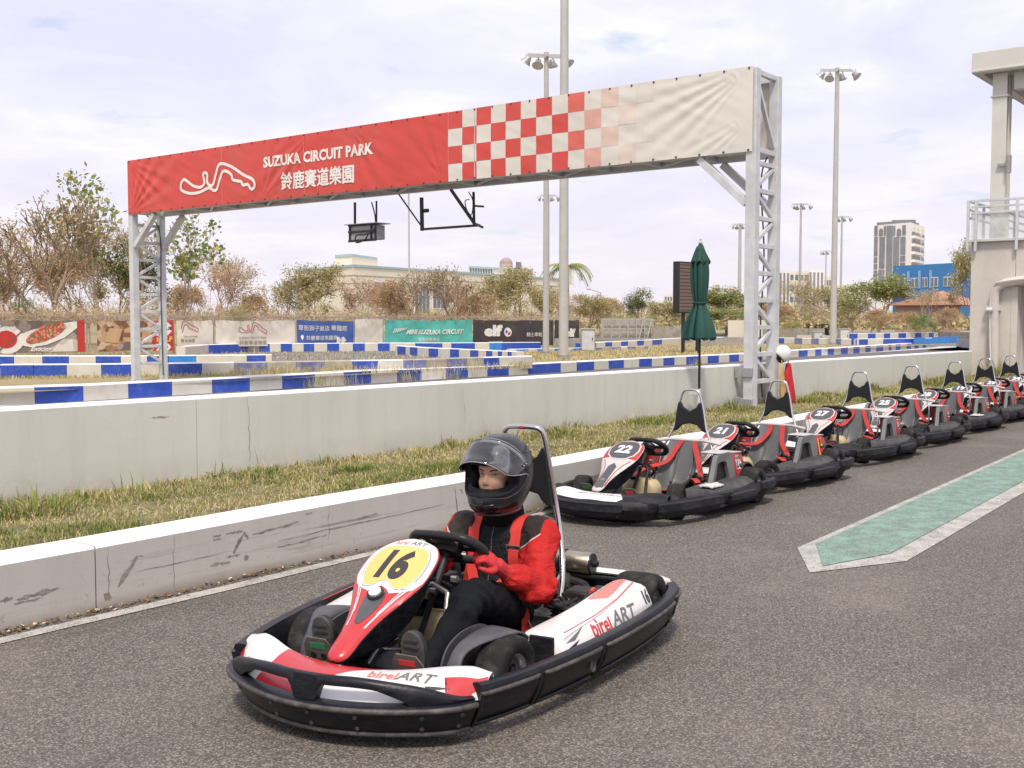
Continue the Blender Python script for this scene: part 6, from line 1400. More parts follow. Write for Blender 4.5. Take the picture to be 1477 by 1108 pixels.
def chassis(kart, race, seed=0):
    mb = MB(); mb.prism([(.95, .10), (.93, .26), (.62, .30), (-.35, .31), (-.42, .20), (-.42, -.20), (-.35, -.31), (.62, -.30), (.93, -.26), (.95, -.10)], .042, .050); mb.build('floor_tray', k_eng, kart)
    mb = MB()
    for s in (1, -1):
        mb.tube(catmull([(1.08, s * .10, .075), (1.05, s * .24, .075), (.80, s * .30, .072), (.45, s * .26, .072), (.0, s * .34, .072), (-.30, s * .36, .075), (-.62, s * .30, .085), (-.68, s * .14, .09)], 6), .0155, 8)
        mb.tube([(.40, s * .28, .072), (.38, s * .56, .085), (-.30, s * .60, .085), (-.34, s * .36, .075)], .012, 8); mb.tube([(.566, s * .28, .09), (.566, s * .44, .115)], .014, 8)
    mb.tube([(1.08, .10, .075), (1.08, -.10, .075)], .0155, 8); mb.tube([(.62, -.28, .075), (.62, .28, .075)], .013, 8); mb.tube([(-.66, -.2, .09), (-.66, .2, .09)], .0155, 8); mb.tube([(-.05, -.34, .07), (-.05, .34, .07)], .013, 8)
    mb.build('frame_tubes', k_frm, kart, smooth=True, angle=60)
    for s in (1, -1):
        mb = MB(); mb.tube([(.50, s * .03, .13), (.60, s * .34, .125)], .006, 8); mb.build('tie_rod', k_stl, kart, smooth=True)
    mb = MB(); mb.tube([(-.475, -.56, .142), (-.475, .56, .142)], .0185, 14); mb.build('rear_axle', k_stl, kart, smooth=True)
    for y in (-.33, .02, .33): mb = MB(); mb.box((-.475, y, .135), (.07, .045, .13)); mb.build('axle_carrier', k_frm, kart, bevel=.008)
    # fuel tank between the knees
    mb = MB(); prof = rr(.26, .20, .05, 3); rings = []
    for z, k in ((.055, .78), (.075, .95), (.13, 1.0), (.175, 1.0), (.20, .96), (.235, .80), (.245, .62)): rings.append([Vector((.36 + x * k * .75, y * k * 1.15, z)) for x, y in [(b, a) for a, b in prof]])
    mb.loft(rings); o = mb.build('fuel_tank', k_tank, kart, smooth=True, angle=45)
    mb = MB(); mb.lathe([(.028, .24), (.030, .262), (.001, .264)], (.40, -.05, 0), 'z', 14); mb.build('filler_cap', k_frm, kart, smooth=True, angle=50)

def seat(kart, race):
    """shell seat: bucket lofted from cross-sections running from the lap up the back"""
    prof = [(.12, .12, .135, .09), (.02, .065, .165, .12), (-.12, .055, .175, .15), (-.22, .075, .175, .19), (-.285, .14, .175, .16), (-.33, .24, .180, .10), (-.365, .34, .185, .055), (-.395, .44, .175, .03), (-.405, .47, .15, .02)]
    P_ = catmull([(a, 0, b) for a, b, c, d in prof], 4); W = catmull([(c, d, 0) for a, b, c, d in prof], 4); mb = MB(); n = 13; rows = []
    for i, p in enumerate(P_):
        t = (P_[min(i + 1, len(P_) - 1)] - P_[max(i - 1, 0)]).normalized(); nr = Vector((t.z, 0, -t.x)); nr = nr if nr.x > 0 or nr.z > 0 else -nr; w, h = W[i].x, W[i].y; row = []
        for k in range(n):
            u = -1 + 2 * k / (n - 1); q = abs(u) ** 3.0; row.append(p + Vector((0, w * (u * (1 - .10 * q)), 0)) + nr * (h * q) + nr * (-.0))
        rows.append(row)
    for i in range(len(rows) - 1):
        for k in range(n - 1): mb.add([rows[i][k], rows[i][k + 1], rows[i + 1][k + 1], rows[i + 1][k]], [(0, 1, 2, 3)])
    o = mb.build('seat', k_frm if race else k_seat, kart, normals=False); bm = bmesh.new(); bm.from_mesh(o.data); bmesh.ops.remove_doubles(bm, verts=bm.verts, dist=1e-5); bm.to_mesh(o.data); bm.free(); shade(o, 180)
    md = o.modifiers.new('solid', 'SOLIDIFY'); md.thickness = .008; md.offset = 0
    if not race:
        for s in (1, -1): mb = MB(); mb.tube(catmull([(-.24, s * .07, .14), (-.315, s * .075, .24), (-.365, s * .07, .38)], 4), [.012] * 9, 6); mb.build('seat_rib', k_seat, o, smooth=True)
        mb = MB(); mb.tube([(-.40, -.30, .455), (-.405, -.15, .475), (-.405, .15, .475), (-.40, .30, .455)], .013, 8); mb.build('seat_top_bar', k_pwht, kart, smooth=True)
    return o

def hoop(kart, race):
    h = empty('head_hoop', (0, 0, 0), 0, kart); mt = k_chr
    if race: L_ = [(-.14, .262, .06), (-.24, .245, .15), (-.355, .212, .27), (-.435, .165, .42), (-.45, .135, .56), (-.43, .115, .72), (-.405, .098, .86), (-.395, .080, .893), (-.39, .045, .902)]
    else: L_ = [(-.34, .24, .16), (-.385, .235, .36), (-.42, .19, .48), (-.44, .145, .58), (-.45, .115, .72), (-.45, .085, .84), (-.45, .065, .875), (-.45, .035, .888)]
    pts = L_ + [(x, -y, z) for x, y, z in reversed(L_)]; mb = MB(); mb.tube(catmull(pts, 5), .0125 if race else .0105, 10); mb.build('tube', mt, h, smooth=True, angle=180)
    # headrest: concave top and bottom
    xz = (lambda z: -.432 + .05 * (z - .6) * 0) if race else (lambda z: -.447)
    z0, z1, wb, wt = (.58, .80, .132, .100) if race else (.575, .775, .145, .100)
    poly = [(-wb, z0 - .035), (-wb * .82, z0 - .025), (-wb * .5, z0 + .022), (0, z0 + .038), (wb * .5, z0 + .022), (wb * .82, z0 - .025), (wb, z0 - .035), (wt * 1.1, z1 - .02), (wt, z1 + .012), (wt * .82, z1 + .008), (wt * .62, z1 - .03), (0, z1 - .065), (-wt * .62, z1 - .03), (-wt * .82, z1 + .008), (-wt, z1 + .012), (-wt * 1.1, z1 - .02)]
    fr = Matrix(((0, 0, 1, xz(.6) + .006), (1, 0, 0, 0), (0, 1, 0, 0), (0, 0, 0, 1))); mb = MB(); mb.prism(poly, -.014, .022, fr); mb.build('headrest', k_pad, h, bevel=.006)
    if race: mb = MB(); mb.tube([(-.39, .012, .902), (-.39, -.012, .902)], .0132, 10); mb.build('red_tape', k_txr, h, smooth=True)
    return h

def engine(kart, race):
    e = empty('engine', (0, 0, 0), 0, kart)
    for s, sc in ((1, 1.0), (-1, .9)) if race else ((1, .9),):
        y = s * .34
        mb = MB(); mb.box((-.22, y, .145), (.20, .15, .13)); mb.box((-.26, y, .215), (.12, .11, .05)); mb.build('crankcase', k_eng, e, bevel=.012)
        mb = MB()
        for k in range(7): mb.box((-.11 + k * .0, y, .10 + k * .016), (.085, .11, .006))
        mb.build('cooling_fins', k_eng, e)
        mb = MB(); mb.lathe([(.045, -.02), (.05, 0), (.05, .02), (.02, .028)], (-.22, y + s * .07, .15), 'y', 16); mb.build('pull_starter', k_frm, e, smooth=True, angle=50)
        mb = MB(); mb.tube(catmull([(-.10, y, .19), (-.05, y - s * .03, .22), (-.10, y - s * .1, .23), (-.26, y - s * .13, .21)], 5), .012, 8); mb.build('hose', k_frm, e, smooth=True)
    if race:
        mb = MB(); mb.lathe([(.001, -.10), (.042, -.10), (.050, -.09), (.050, .228), (.046, .236), (.030, .238), (.001, .232)], (-.635, 0, .262), 'y', 28); mb.build('muffler', k_exh, e, smooth=True, angle=40)
        mb = MB(); mb.lathe([(.0, .232), (.049, .232), (.047, .2405), (.016, .2415), (.014, .262), (.010, .262), (.008, .235)], (-.635, 0, .262), 'y', 28); mb.build('muffler_end', k_frm, e, smooth=True, angle=40)
        for y in (.02, .095): mb = MB(); mb.lathe([(.0505, -.009), (.056, -.009), (.056, .009), (.0505, .009)], (-.635, y, .262), 'y', 28); mb.build('clamp_band', k_frm, e); mb = MB(); mb.tube([(-.635, y, .208), (-.60, y, .12)], .010, 6); mb.build('muffler_bracket', k_frm, e)
        mb = MB(); mb.tube(catmull([(-.34, .30, .16), (-.50, .26, .19), (-.58, .10, .20), (-.635, -.06, .23)], 5), .018, 8); mb.build('exhaust_pipe', k_eng, e, smooth=True)
        mb = MB(); mb.tube([(-.62, -.35, .205), (-.62, .38, .205)], .011, 8); mb.tube([(-.40, .02, .21), (-.62, .02, .21)], .011, 8); mb.build('rear_frame_bar', k_frm, e)
        mb = MB(); mb.lathe([(.105, -.006), (.105, .006), (.03, .008), (.03, -.008)], (-.475, .16, .142), 'y', 36); mb.build('chain_sprocket', k_stl, e); mb = MB(); mb.lathe([(.085, -.004), (.085, .004), (.03, .004)], (-.475, -.10, .142), 'y', 30); mb.build('brake_disc', k_stl, e)
        mb = MB(); mb.tube([(-.20, .40, .19), (-.20, .41, .245)], .0085, 8); mb.tube([(-.20, .41, .245), (-.235, .41, .25)], .0095, 8); mb.build('red_spark_cap', k_txr, e, smooth=True)
        r = random.Random(6)
        for q in range(9):
            mb = MB(); p = Vector((-.16 + r.uniform(-.1, .08), .34 + r.uniform(-.06, .1), .20)); pts = [p]
            for _ in range(3): p = p + Vector((r.uniform(-.07, .07), r.uniform(-.05, .05), r.uniform(-.02, .03))); pts.append(p)
            mb.tube(catmull(pts, 4), .007, 6); mb.build('hose', [k_frm, k_eng, k_belt2][q % 3 if q > 6 else q % 2], e, smooth=True)
        mb = MB(); mb.box((-.29, .42, .20), (.11, .10, .075)); mb.build('air_box', k_eng, e, bevel=.015)

def pedals(kart, race):
    for s, nm, c in ((1, 'brake_pedal', k_txr), (-1, 'accelerator_pedal', M('green_label', (.03, .22, .08), .5))):
        p = empty(nm, (0, 0, 0), 0, kart); d = Vector((.30, 0, .95)).normalized(); fr = frame((.86 if s > 0 else .83, s * .195, .155), (0, 1, 0), d); fr.translation = Vector((.87 if s > 0 else .84, s * .197, .178))
        pl = [(-.062, -.03), (-.040, -.085), (.040, -.085), (.062, -.03), (.062, .040), (.040, .072), (-.040, .072), (-.062, .040)]
        mb = MB(); mb.prism(pl, -.003, .003, fr); mb.build('plate', k_ped, p, bevel=.001)
        for x, y, r in ((-.026, -.000, .0125), (.018, -.000, .0125), (-.008, -.038, .0125), (.034, -.036, .0125), (-.046, -.034, .009), (.012, -.066, .011)):
            mb = MB(); mb.prism([(x + r * math.cos(k * PI / 7), y + r * math.sin(k * PI / 7)) for k in range(14)], -.0042, .0042, fr); mb.build('hole', k_frm, p)
        mb = MB(); mb.prism([(-.032, .030), (.032, .030), (.032, .052), (-.032, .052)], -.0045, .0045, fr); mb.build('label', c, p)
        mb = MB(); mb.tube([fr @ Vector((0, -.06, 0)), (.84, s * .18, .06)], .008, 6); mb.build('lever', k_frm, p)

def leg_guard(kart):
    for s in (1, -1):
        prof = [(.78, .065), (.785, .12), (.77, .185), (.73, .235), (.66, .262), (.57, .270), (.47, .258), (.40, .22), (.37, .17), (.36, .12)]
        P_ = catmull([(x, 0, z) for x, z in prof], 4); mb = MB(); R1 = []
        for i, p in enumerate(P_):
            t = i / (len(P_) - 1); yi = .255 + .03 * math.sin(t * PI); yo = .335 + .085 * smoothstep(.30, .62, t) - .03 * smoothstep(.8, 1, t)
            R1.append([Vector((p.x, s * (yi + (yo - yi) * k / 6), p.z - .010 * (k / 6) ** 3 - (.02 if k == 0 else 0))) for k in range(7)])
        mb.loft(R1, ringclosed=False, cap=False); o = mb.build('leg_guard', k_fend, kart, normals=True); shade(o, 60); md = o.modifiers.new('solid', 'SOLIDIFY'); md.thickness = .008
        mb = MB(); poly = [(p.x, p.z) for p in P_]; fr = Matrix(((1, 0, 0, 0), (0, 0, s * -1, s * .262), (0, 1, 0, 0), (0, 0, 0, 1))); mb.prism(poly + [(.38, .065)], -.003, .003, fr); mb.build('inner_shield', k_fend, o)

def sidepod_race(kart):
    for s in (1, -1):
        # loft along x: sections (y, z); front low and blunt, rising to the rear
        st = [(.405, .42, .165, .562, .070, .235), (.385, .412, .165, .575, .065, .245), (.30, .41, .16, .582, .065, .248), (.15, .41, .16, .590, .065, .252), (-.02, .41, .16, .594, .065, .262), (-.20, .41, .16, .594, .068, .282), (-.30, .42, .17, .592, .07, .296), (-.345, .43, .18, .588, .075, .292), (-.365, .45, .19, .575, .09, .265)]
        S = catmull([(a, b, f) for a, b, c, d, e_, f in st], 4); S2 = catmull([(c, d, e_) for a, b, c, d, e_, f in st], 4); mb = MB(); rings = []
        for p, q in zip(S, S2):
            x, yi, zt = p; _, yo, zb = q; zt -= .014
            dy = .045 * (.15 - x) / .5; yi += dy; yo += dy; ring = [(yi, zb), (yi, zt - .02), (yi + .008, zt - .006), (yi + .035, zt), (yo - .055, zt - .012), (yo - .035, zt - .022), (yo - .005, zt - .085), (yo, .145), (yo, zb + .01), (yo - .01, zb)]
            rings.append([Vector((x, s * y, z)) for y, z in ring])
        mb.loft(rings, flip=s < 0); o = mb.build('side_pod', k_wht, kart, smooth=True, angle=38, sub=0)
        bvh = bvh_of([o]); tf = frame((0, s * .57, .5), (-s, 0, 0), (0, s * 1.0, 0)); tf = frame((0, s * .497, .45), (1, 0, 0), (0, 1, 0))
        a = decal('red_top', bvh, poly_shape([(.385, s * -.06), (.395, s * .03), (.25, s * .025), (.0, s * .022), (-.2, s * .025), (-.36, s * .02), (-.37, s * -.05), (-.1, s * -.07), (.2, s * -.07)][::1]), tf, k_pink, o, 1, .0012, .02)
        decal('red_nose', bvh, poly_shape([(.388, s * -.065), (.392, s * .04), (.28, s * .03), (.16, s * -.02), (.2, s * -.07)]), tf, k_red, o, 1, .0018, .02)
        # outer face print; frame x runs towards the rear on the near side so it reads left to right
        of = frame((0, s * .9, .15), (-s, 0, 0), (0, 0, 1))
        def side(nm, shp, x, z, size, mat, off=.0015, sx=1.0, sh=0): f2 = of.copy(); f2.translation = Vector((x, s * .9, z)); return decal(nm, bvh, shp, f2, mat, o, size, off, .02, .9, sx=sx)
        side('lettering', text_mesh('birel', .022), .085, .196, .064, k_txr, sx=.92); side('lettering', text_mesh('ART', .02, .25), -.095, .199, .055, k_txg, sx=1.25)
        side('number', text_mesh('16', .05), -.305, .228, .058, k_txt, sx=.8)
        for pts, mt in (([(.03, -.028), (-.11, .004), (-.03, -.030)], k_txg), ([(.04, -.05), (-.06, -.032), (.0, -.058)], k_txt)): side('swoosh', poly_shape([(-s * 0 - x if True else x, z) for x, z in pts]), .31, .215, 1, mt)
        mb = MB(); mb.tube([(.36, s * .541, .232), (.1, s * .556, .238), (-.12, s * .558, .252), (-.31, s * .556, .282)], .0022, 5); mb.build('pinstripe', k_txr, o)
        for x0, x1, z in ((.30, .12, .105), (-.07, -.25, .118)):
            mb = MB(); mb.tube(catmull([(x0, s * .592, z - .03), (x0 - .03, s * .597, z), (x1 + .03, s * .598, z + .006), (x1, s * .594, z - .02)], 5), .007, 8); mb.build('pod_rib', k_wht, o, smooth=True)
        mb = MB(); mb.box((.411, s * .475, .15), (.014, .10, .15)); mb.build('front_plate', k_pblk, o, bevel=.006)

def bumpers_race(kart):
    path = catmull([(x, y, 0) for x, y in FRONT], 8); b = empty('front_bumper', (0, 0, 0), 0, kart)
    mb = MB(); sweep(mb, path, lambda i, u: [(-.012 + tuck(.04), .038), (tuck(.046), .046), (tuck(.085), .085), (tuck(.125), .125), (-.004, .150), (-.03, .162), (-.055, .155), (-.085, .045)]); mb.build('lower_body', k_blk, b, smooth=True, angle=50)
    for z, r in ((.052, .0085), (.142, .0095)):
        mb = MB(); sweep(mb, path, lambda i, u: [(.002 + tuck(z) + r * .9 * math.cos(a), z + r * math.sin(a)) for a in [k * PI / 4 for k in range(8)]]); mb.build('rubbing_rail', k_rail, b, smooth=True, angle=180)
    n = len(path)
    def top(u): c = abs(u - .5) * 2; return .165 + .078 * (1 - smoothstep(.25, 1.0, c))
    def low(u):
        y = path[min(n - 1, int(u * (n - 1) + .5))].y; t = top(u) - .030; g = .158
        for a, b_ in ((-.27, -.045), (.045, .27)):
            pass
        ya = abs(y)
        if .045 < ya < .34: k = min(1, (ya - .045) / .025) * min(1, (.34 - ya) / .09); return g + (max(t, g) - g) * (k ** .5)
        return g
    mb = MB(); sweep(mb, path, lambda i, u: [(-.015, low(u)), (-.012, (low(u) + top(u)) / 2), (-.020, top(u) - .004), (-.030, top(u)), (-.050, top(u) - .006), (-.046, low(u))]); mb.build('top_rail', k_blk, b, smooth=True, angle=50)
    for i in range(6, n - 6, 11):
        for z in (.075, .118):
            p = path[i]; nn = outw(path)[i]; mb = MB(); c = Vector((p.x, p.y, z)) + nn * (tuck(z) + .001); R_ = nn.to_track_quat('Z', 'Y').to_matrix(); mb.loft([[c + R_ @ Vector((r * math.cos(k * PI / 4), r * math.sin(k * PI / 4), h)) for k in range(8)] for r, h in ((.008, 0), (.007, .004), (.001, .005))]); mb.build('bolt', k_rail, b)
    # end blocks of the front bumper and the long side bumpers
    for s in (1, -1):
        sp = catmull([(x, s * y, 0) for x, y in SIDE], 8); sg = 1 if s < 0 else -1
        sp_ = sp; o = empty('side_bumper', (0, 0, 0), 0, kart)
        def hz(u): return .205 if u < .02 else .203 + .018 * smoothstep(.5, 1.0, u)
        mb = MB(); sweep(mb, sp_, lambda i, u: [(-.016 + tuck(.04), .040 + .03 * smoothstep(.7, 1, u)), (tuck(.05), .05 + .03 * smoothstep(.7, 1, u)), (tuck(.10), .10), (0, .15), (.0, hz(u) - .02), (-.006, hz(u) - .004), (-.02, hz(u)), (-.045, hz(u) - .004), (-.08, .05 + .03 * smoothstep(.7, 1, u))], sign=sg); mb.build('body', k_blk, o, smooth=True, angle=50)
        for a, b_ in ((0, .20), (.215, .40), (.415, .70), (.715, .97)):
            i0, i1 = int(a * (len(sp_) - 1)), int(b_ * (len(sp_) - 1)); seg = sp_[i0:i1 + 1]
            if len(seg) < 4: continue
            lo = .064 + .03 * smoothstep(.7, 1, (a + b_) / 2)
            for z, r in ((lo, .007), (hz((a + b_) / 2) - .030, .008)):
                mb = MB(); m_ = len(seg); NN = outw(seg); pts = [Vector((p.x, p.y, z)) + NN[i] * sg * (tuck(z) + (.004 if 0 < i < m_ - 1 else -.006)) for i, p in enumerate(seg)]; mb.tube(pts, r, 8); mb.build('rubbing_rail', k_blk if z < .1 else k_rail, o, smooth=True, angle=180)
            m_ = len(seg) // 2
            for i in (0, len(seg) - 1):
                p = seg[i]; nn = outw(seg)[i]; mb = MB(); mb.tube([Vector((p.x, p.y, lo)) + nn * sg * (.002 + tuck(lo)), Vector((p.x, p.y, .12)) + nn * sg * (.002 + tuck(.12)), Vector((p.x, p.y, hz((a + b_) / 2) - .03)) + nn * sg * .002], .007, 6); mb.build('panel_end', k_blk, o, smooth=True)
            if b_ - a > .15 and a > .1: p = seg[-3]; nn = outw(seg)[-3]; R_ = (nn * sg).to_track_quat('Z', 'Y').to_matrix(); c = Vector((p.x, p.y, .13)) + nn * sg * (.001 + tuck(.13)); mb = MB(); mb.loft([[c + R_ @ Vector((q[1], q[0], h)) for q in rr(.06 * k_, .030 * k_, .012 * k_, 3)] for k_, h in ((1.15, 0), (1.1, .005), (.85, .005), (.82, .001), (.05, .001))]); mb.build('slot_frame', k_rail, o, smooth=True, angle=40)
    mb = MB(); pr = catmull([(-.745, .56, 0), (-.765, .40, 0), (-.772, 0, 0), (-.765, -.40, 0), (-.745, -.56, 0)], 6); sweep(mb, pr, lambda i, u: [(0, .10), (0, .185), (-.02, .20), (-.05, .20), (-.05, .10)], sign=-1); mb.build('rear_bumper', k_blk, kart, smooth=True, angle=50)
    mb = MB(); pr2 = catmull([(-.66, .15, 0), (-.70, .05, 0), (-.71, -.2, 0), (-.69, -.42, 0), (-.60, -.60, 0), (-.42, -.655, 0), (-.30, -.655, 0)], 6); sweep(mb, pr2, lambda i, u: [(.03, .205), (.025, .222), (-.045, .232), (-.055, .215), (-.05, .195)], sign=-1); mb.build('rear_corner', k_blk, kart, smooth=True, angle=50)
    mb = MB(); pr3 = catmull([(-.64, .60, 0), (-.715, .54, 0), (-.745, .40, 0), (-.75, 0, 0), (-.745, -.40, 0), (-.715, -.54, 0), (-.62, -.62, 0), (-.45, -.65, 0)], 6); sweep(mb, pr3, lambda i, u: [(.018, .204), (.020, .214), (.0, .222), (-.045, .222), (-.055, .212), (-.05, .204)], sign=-1); mb.build('rear_shelf', k_wht, kart, smooth=True, angle=50)

def fairing(kart, race):
    """bodywork between the front bumper and the driver's feet"""
    n = 60; mb = MB(); rows = []
    for i in range(n + 1):
        a = -1 + 2 * i / n; y = a * .50; ya = abs(y) * .60 / .50
        xo = 1.165 - .22 * (ya / .60) ** 3.2 - .03 * (ya / .6); xi = .955 + .02 * math.cos(a * PI) - .085 * smoothstep(.42, 1, abs(a)) - .02 * smoothstep(.0, .5, abs(a)) + .03 * math.exp(-((abs(a) - .55) / .14) ** 2) * 0
        zi = .208 + .022 * smoothstep(.25, .8, abs(a)) - .015 * smoothstep(.85, 1, abs(a)); zo = .150
        row = [Vector((xi, y, .06)), Vector((xi, y, zi - .012)), Vector((xi + .006, y, zi))]
        for k in range(1, 8): t = k / 7; row.append(Vector((xi + (xo - xi) * t, y * (1 + .01 * t), zi + (zo - zi) * (t ** 1.5) + .012 * math.sin(t * PI))))
        rows.append(row)
    mb.loft(rows, ringclosed=False, cap=False); o = mb.build('front_fairing', k_wht if race else k_pblk, kart, smooth=True, angle=50)
    bvh = bvh_of([o]); tf = frame((1.05, 0, .5), (0, 1, 0), (-1, 0, 0))
    def dc(nm, shp, x, y, size, mat, off=.0014, sx=1.0, rz=0): f2 = Matrix.Translation((x, y, .5)) @ Matrix.Rotation(rz, 4, 'Z') @ frame((0, 0, 0), (0, 1, 0), (-1, 0, 0)); return decal(nm, bvh, shp, f2, mat, o, size, off, .015, .7, sx=sx)
    if race:
        dc('red_centre', poly_shape([(-.255, .13), (.10, .13), (.17, .10), (.07, .035), (-.02, -.06), (-.07, -.11), (-.28, -.11), (-.25, .02)]), 1.05, 0, 1, k_red)
        dc('red_wing', poly_shape([(.532, .13), (.515, .20), (.475, .155), (.385, .095), (.455, .115), (.41, .055), (.495, .10)]), 1.05, 0, 1, k_red); dc('dark_swoosh', poly_shape([(.345, .035), (.42, .075), (.36, .028)]), 1.05, 0, 1, k_txt, .002); dc('dark_swoosh', poly_shape([(.335, .01), (.375, .03), (.36, .00)]), 1.05, 0, 1, k_txt, .002)
        dc('red_wing', poly_shape([(-.535, .12), (-.47, .13), (-.39, .02), (-.42, -.01)]), 1.05, 0, 1, k_red)
        dc('lettering', text_mesh('birel', .018), 1.012, .185, .043, k_pink, .002, 1.0, .10); dc('lettering', text_mesh('ART', .012, .25), .992, .300, .041, k_txg, .002, 1.15, .20)
        dc('lettering', text_mesh('birel', .018), 1.03, -.36, .038, k_pink, .002, .9, -.45); dc('lettering', text_mesh('ART', .015, .25), 1.06, -.26, .034, k_txg, .002, 1.1, -.30); dc('white_bar', poly_shape([(-.04, -.012), (.045, -.012), (.04, .006), (-.045, .006)]), 1.09, .05, 1, k_wht, .002)
    else:
        dc('white_sticker', poly_shape([(-.52, .06), (-.30, .115), (.0, .12), (.17, .09), (.24, .0), (.20, -.05), (-.1, -.06), (-.35, -.02), (-.48, .0)]), 1.06, 0, 1, k_txw); dc('red_edge', stroke([(-.52, -.01), (-.35, -.045), (-.1, -.075), (.22, -.065)], .018, False, 5), 1.06, 0, 1, k_dred, .002)
        dc('lettering', text_mesh('MINI SUZUKA CIRCUIT', .02, .3), 1.03, .04, .028, k_txg, .002, 1.0)
    return o

def bumpers_rental(kart):
    full = [(x, y) for x, y in SIDE[::-1]] + FRONT[1:-1] + [(x, -y) for x, y in SIDE]
    path = catmull([(x * 1.0, y, 0) for x, y in full], 5); n = len(path)
    mb = MB(); sweep(mb, path, lambda i, u: [(-.02 + tuck(.045), .045), (-.008 + tuck(.052), .052), (-.006 + tuck(.09), .09), (-.004, .13), (-.010, .165 + .012 * math.sin(u * 40)), (-.03, .185), (-.06, .18), (-.09, .055)]); b = mb.build('bumper', k_pblk, kart, smooth=True, angle=50)
    NN = outw(path)
    def pad(a, b_, z0=.060, z1=.175, th=.026):
        seg = [(p, q) for p, q in zip(path, NN) if a(p)]
        if len(seg) < 3: return
        mb = MB(); rings = []
        for i, (p, q) in enumerate(seg):
            e = min(i, len(seg) - 1 - i); k = .35 if e == 0 else 1; zz = .008 if e == 0 else 0
            rings.append([Vector((p.x, p.y, z)) + q * o for o, z in ((-.01 + tuck(z0), z0 + zz), (th * k + tuck(z0), z0 + .006 + zz), (th * k + .003, (z0 + z1) / 2), (th * k, z1 - .006 - zz), (-.01, z1 - zz))])
        mb.loft(rings); pd = mb.build('bumper_pad', k_pblk, b, smooth=True, angle=35)
        for j in (1, len(seg) // 2, len(seg) - 2):
            for z in (z0 + .028, z1 - .028):
                p, q = seg[j]; c = Vector((p.x, p.y, z)) + q * (th + .001 + tuck(z) * .8); R_ = q.to_track_quat('Z', 'Y').to_matrix(); mb = MB(); mb.loft([[c + R_ @ Vector((r * math.cos(k * PI / 4), r * math.sin(k * PI / 4), h)) for k in range(8)] for r, h in ((.011, 0), (.009, .003), (.001, -.002))]); mb.build('bolt', k_frm, pd)
    pad(lambda p: p.x > 1.12 and abs(p.y) < .31, 0); 
    for s in (1, -1):
        pad(lambda p: s * p.y > .45 and .28 < p.x < .99, 0); pad(lambda p: s * p.y > .5 and -.22 < p.x <= .24, 0, .07, .165); pad(lambda p: s * p.y > .45 and -.66 < p.x <= -.27, 0, .085, .20)
    mb = MB(); pr = catmull([(-.735, .50, 0), (-.75, .40, 0), (-.755, 0, 0), (-.75, -.40, 0), (-.735, -.50, 0)], 5); sweep(mb, pr, lambda i, u: [(0, .09), (0, .19), (-.02, .20), (-.05, .20), (-.05, .09)], sign=-1); mb.build('rear_bumper', k_pblk, kart, smooth=True, angle=50)

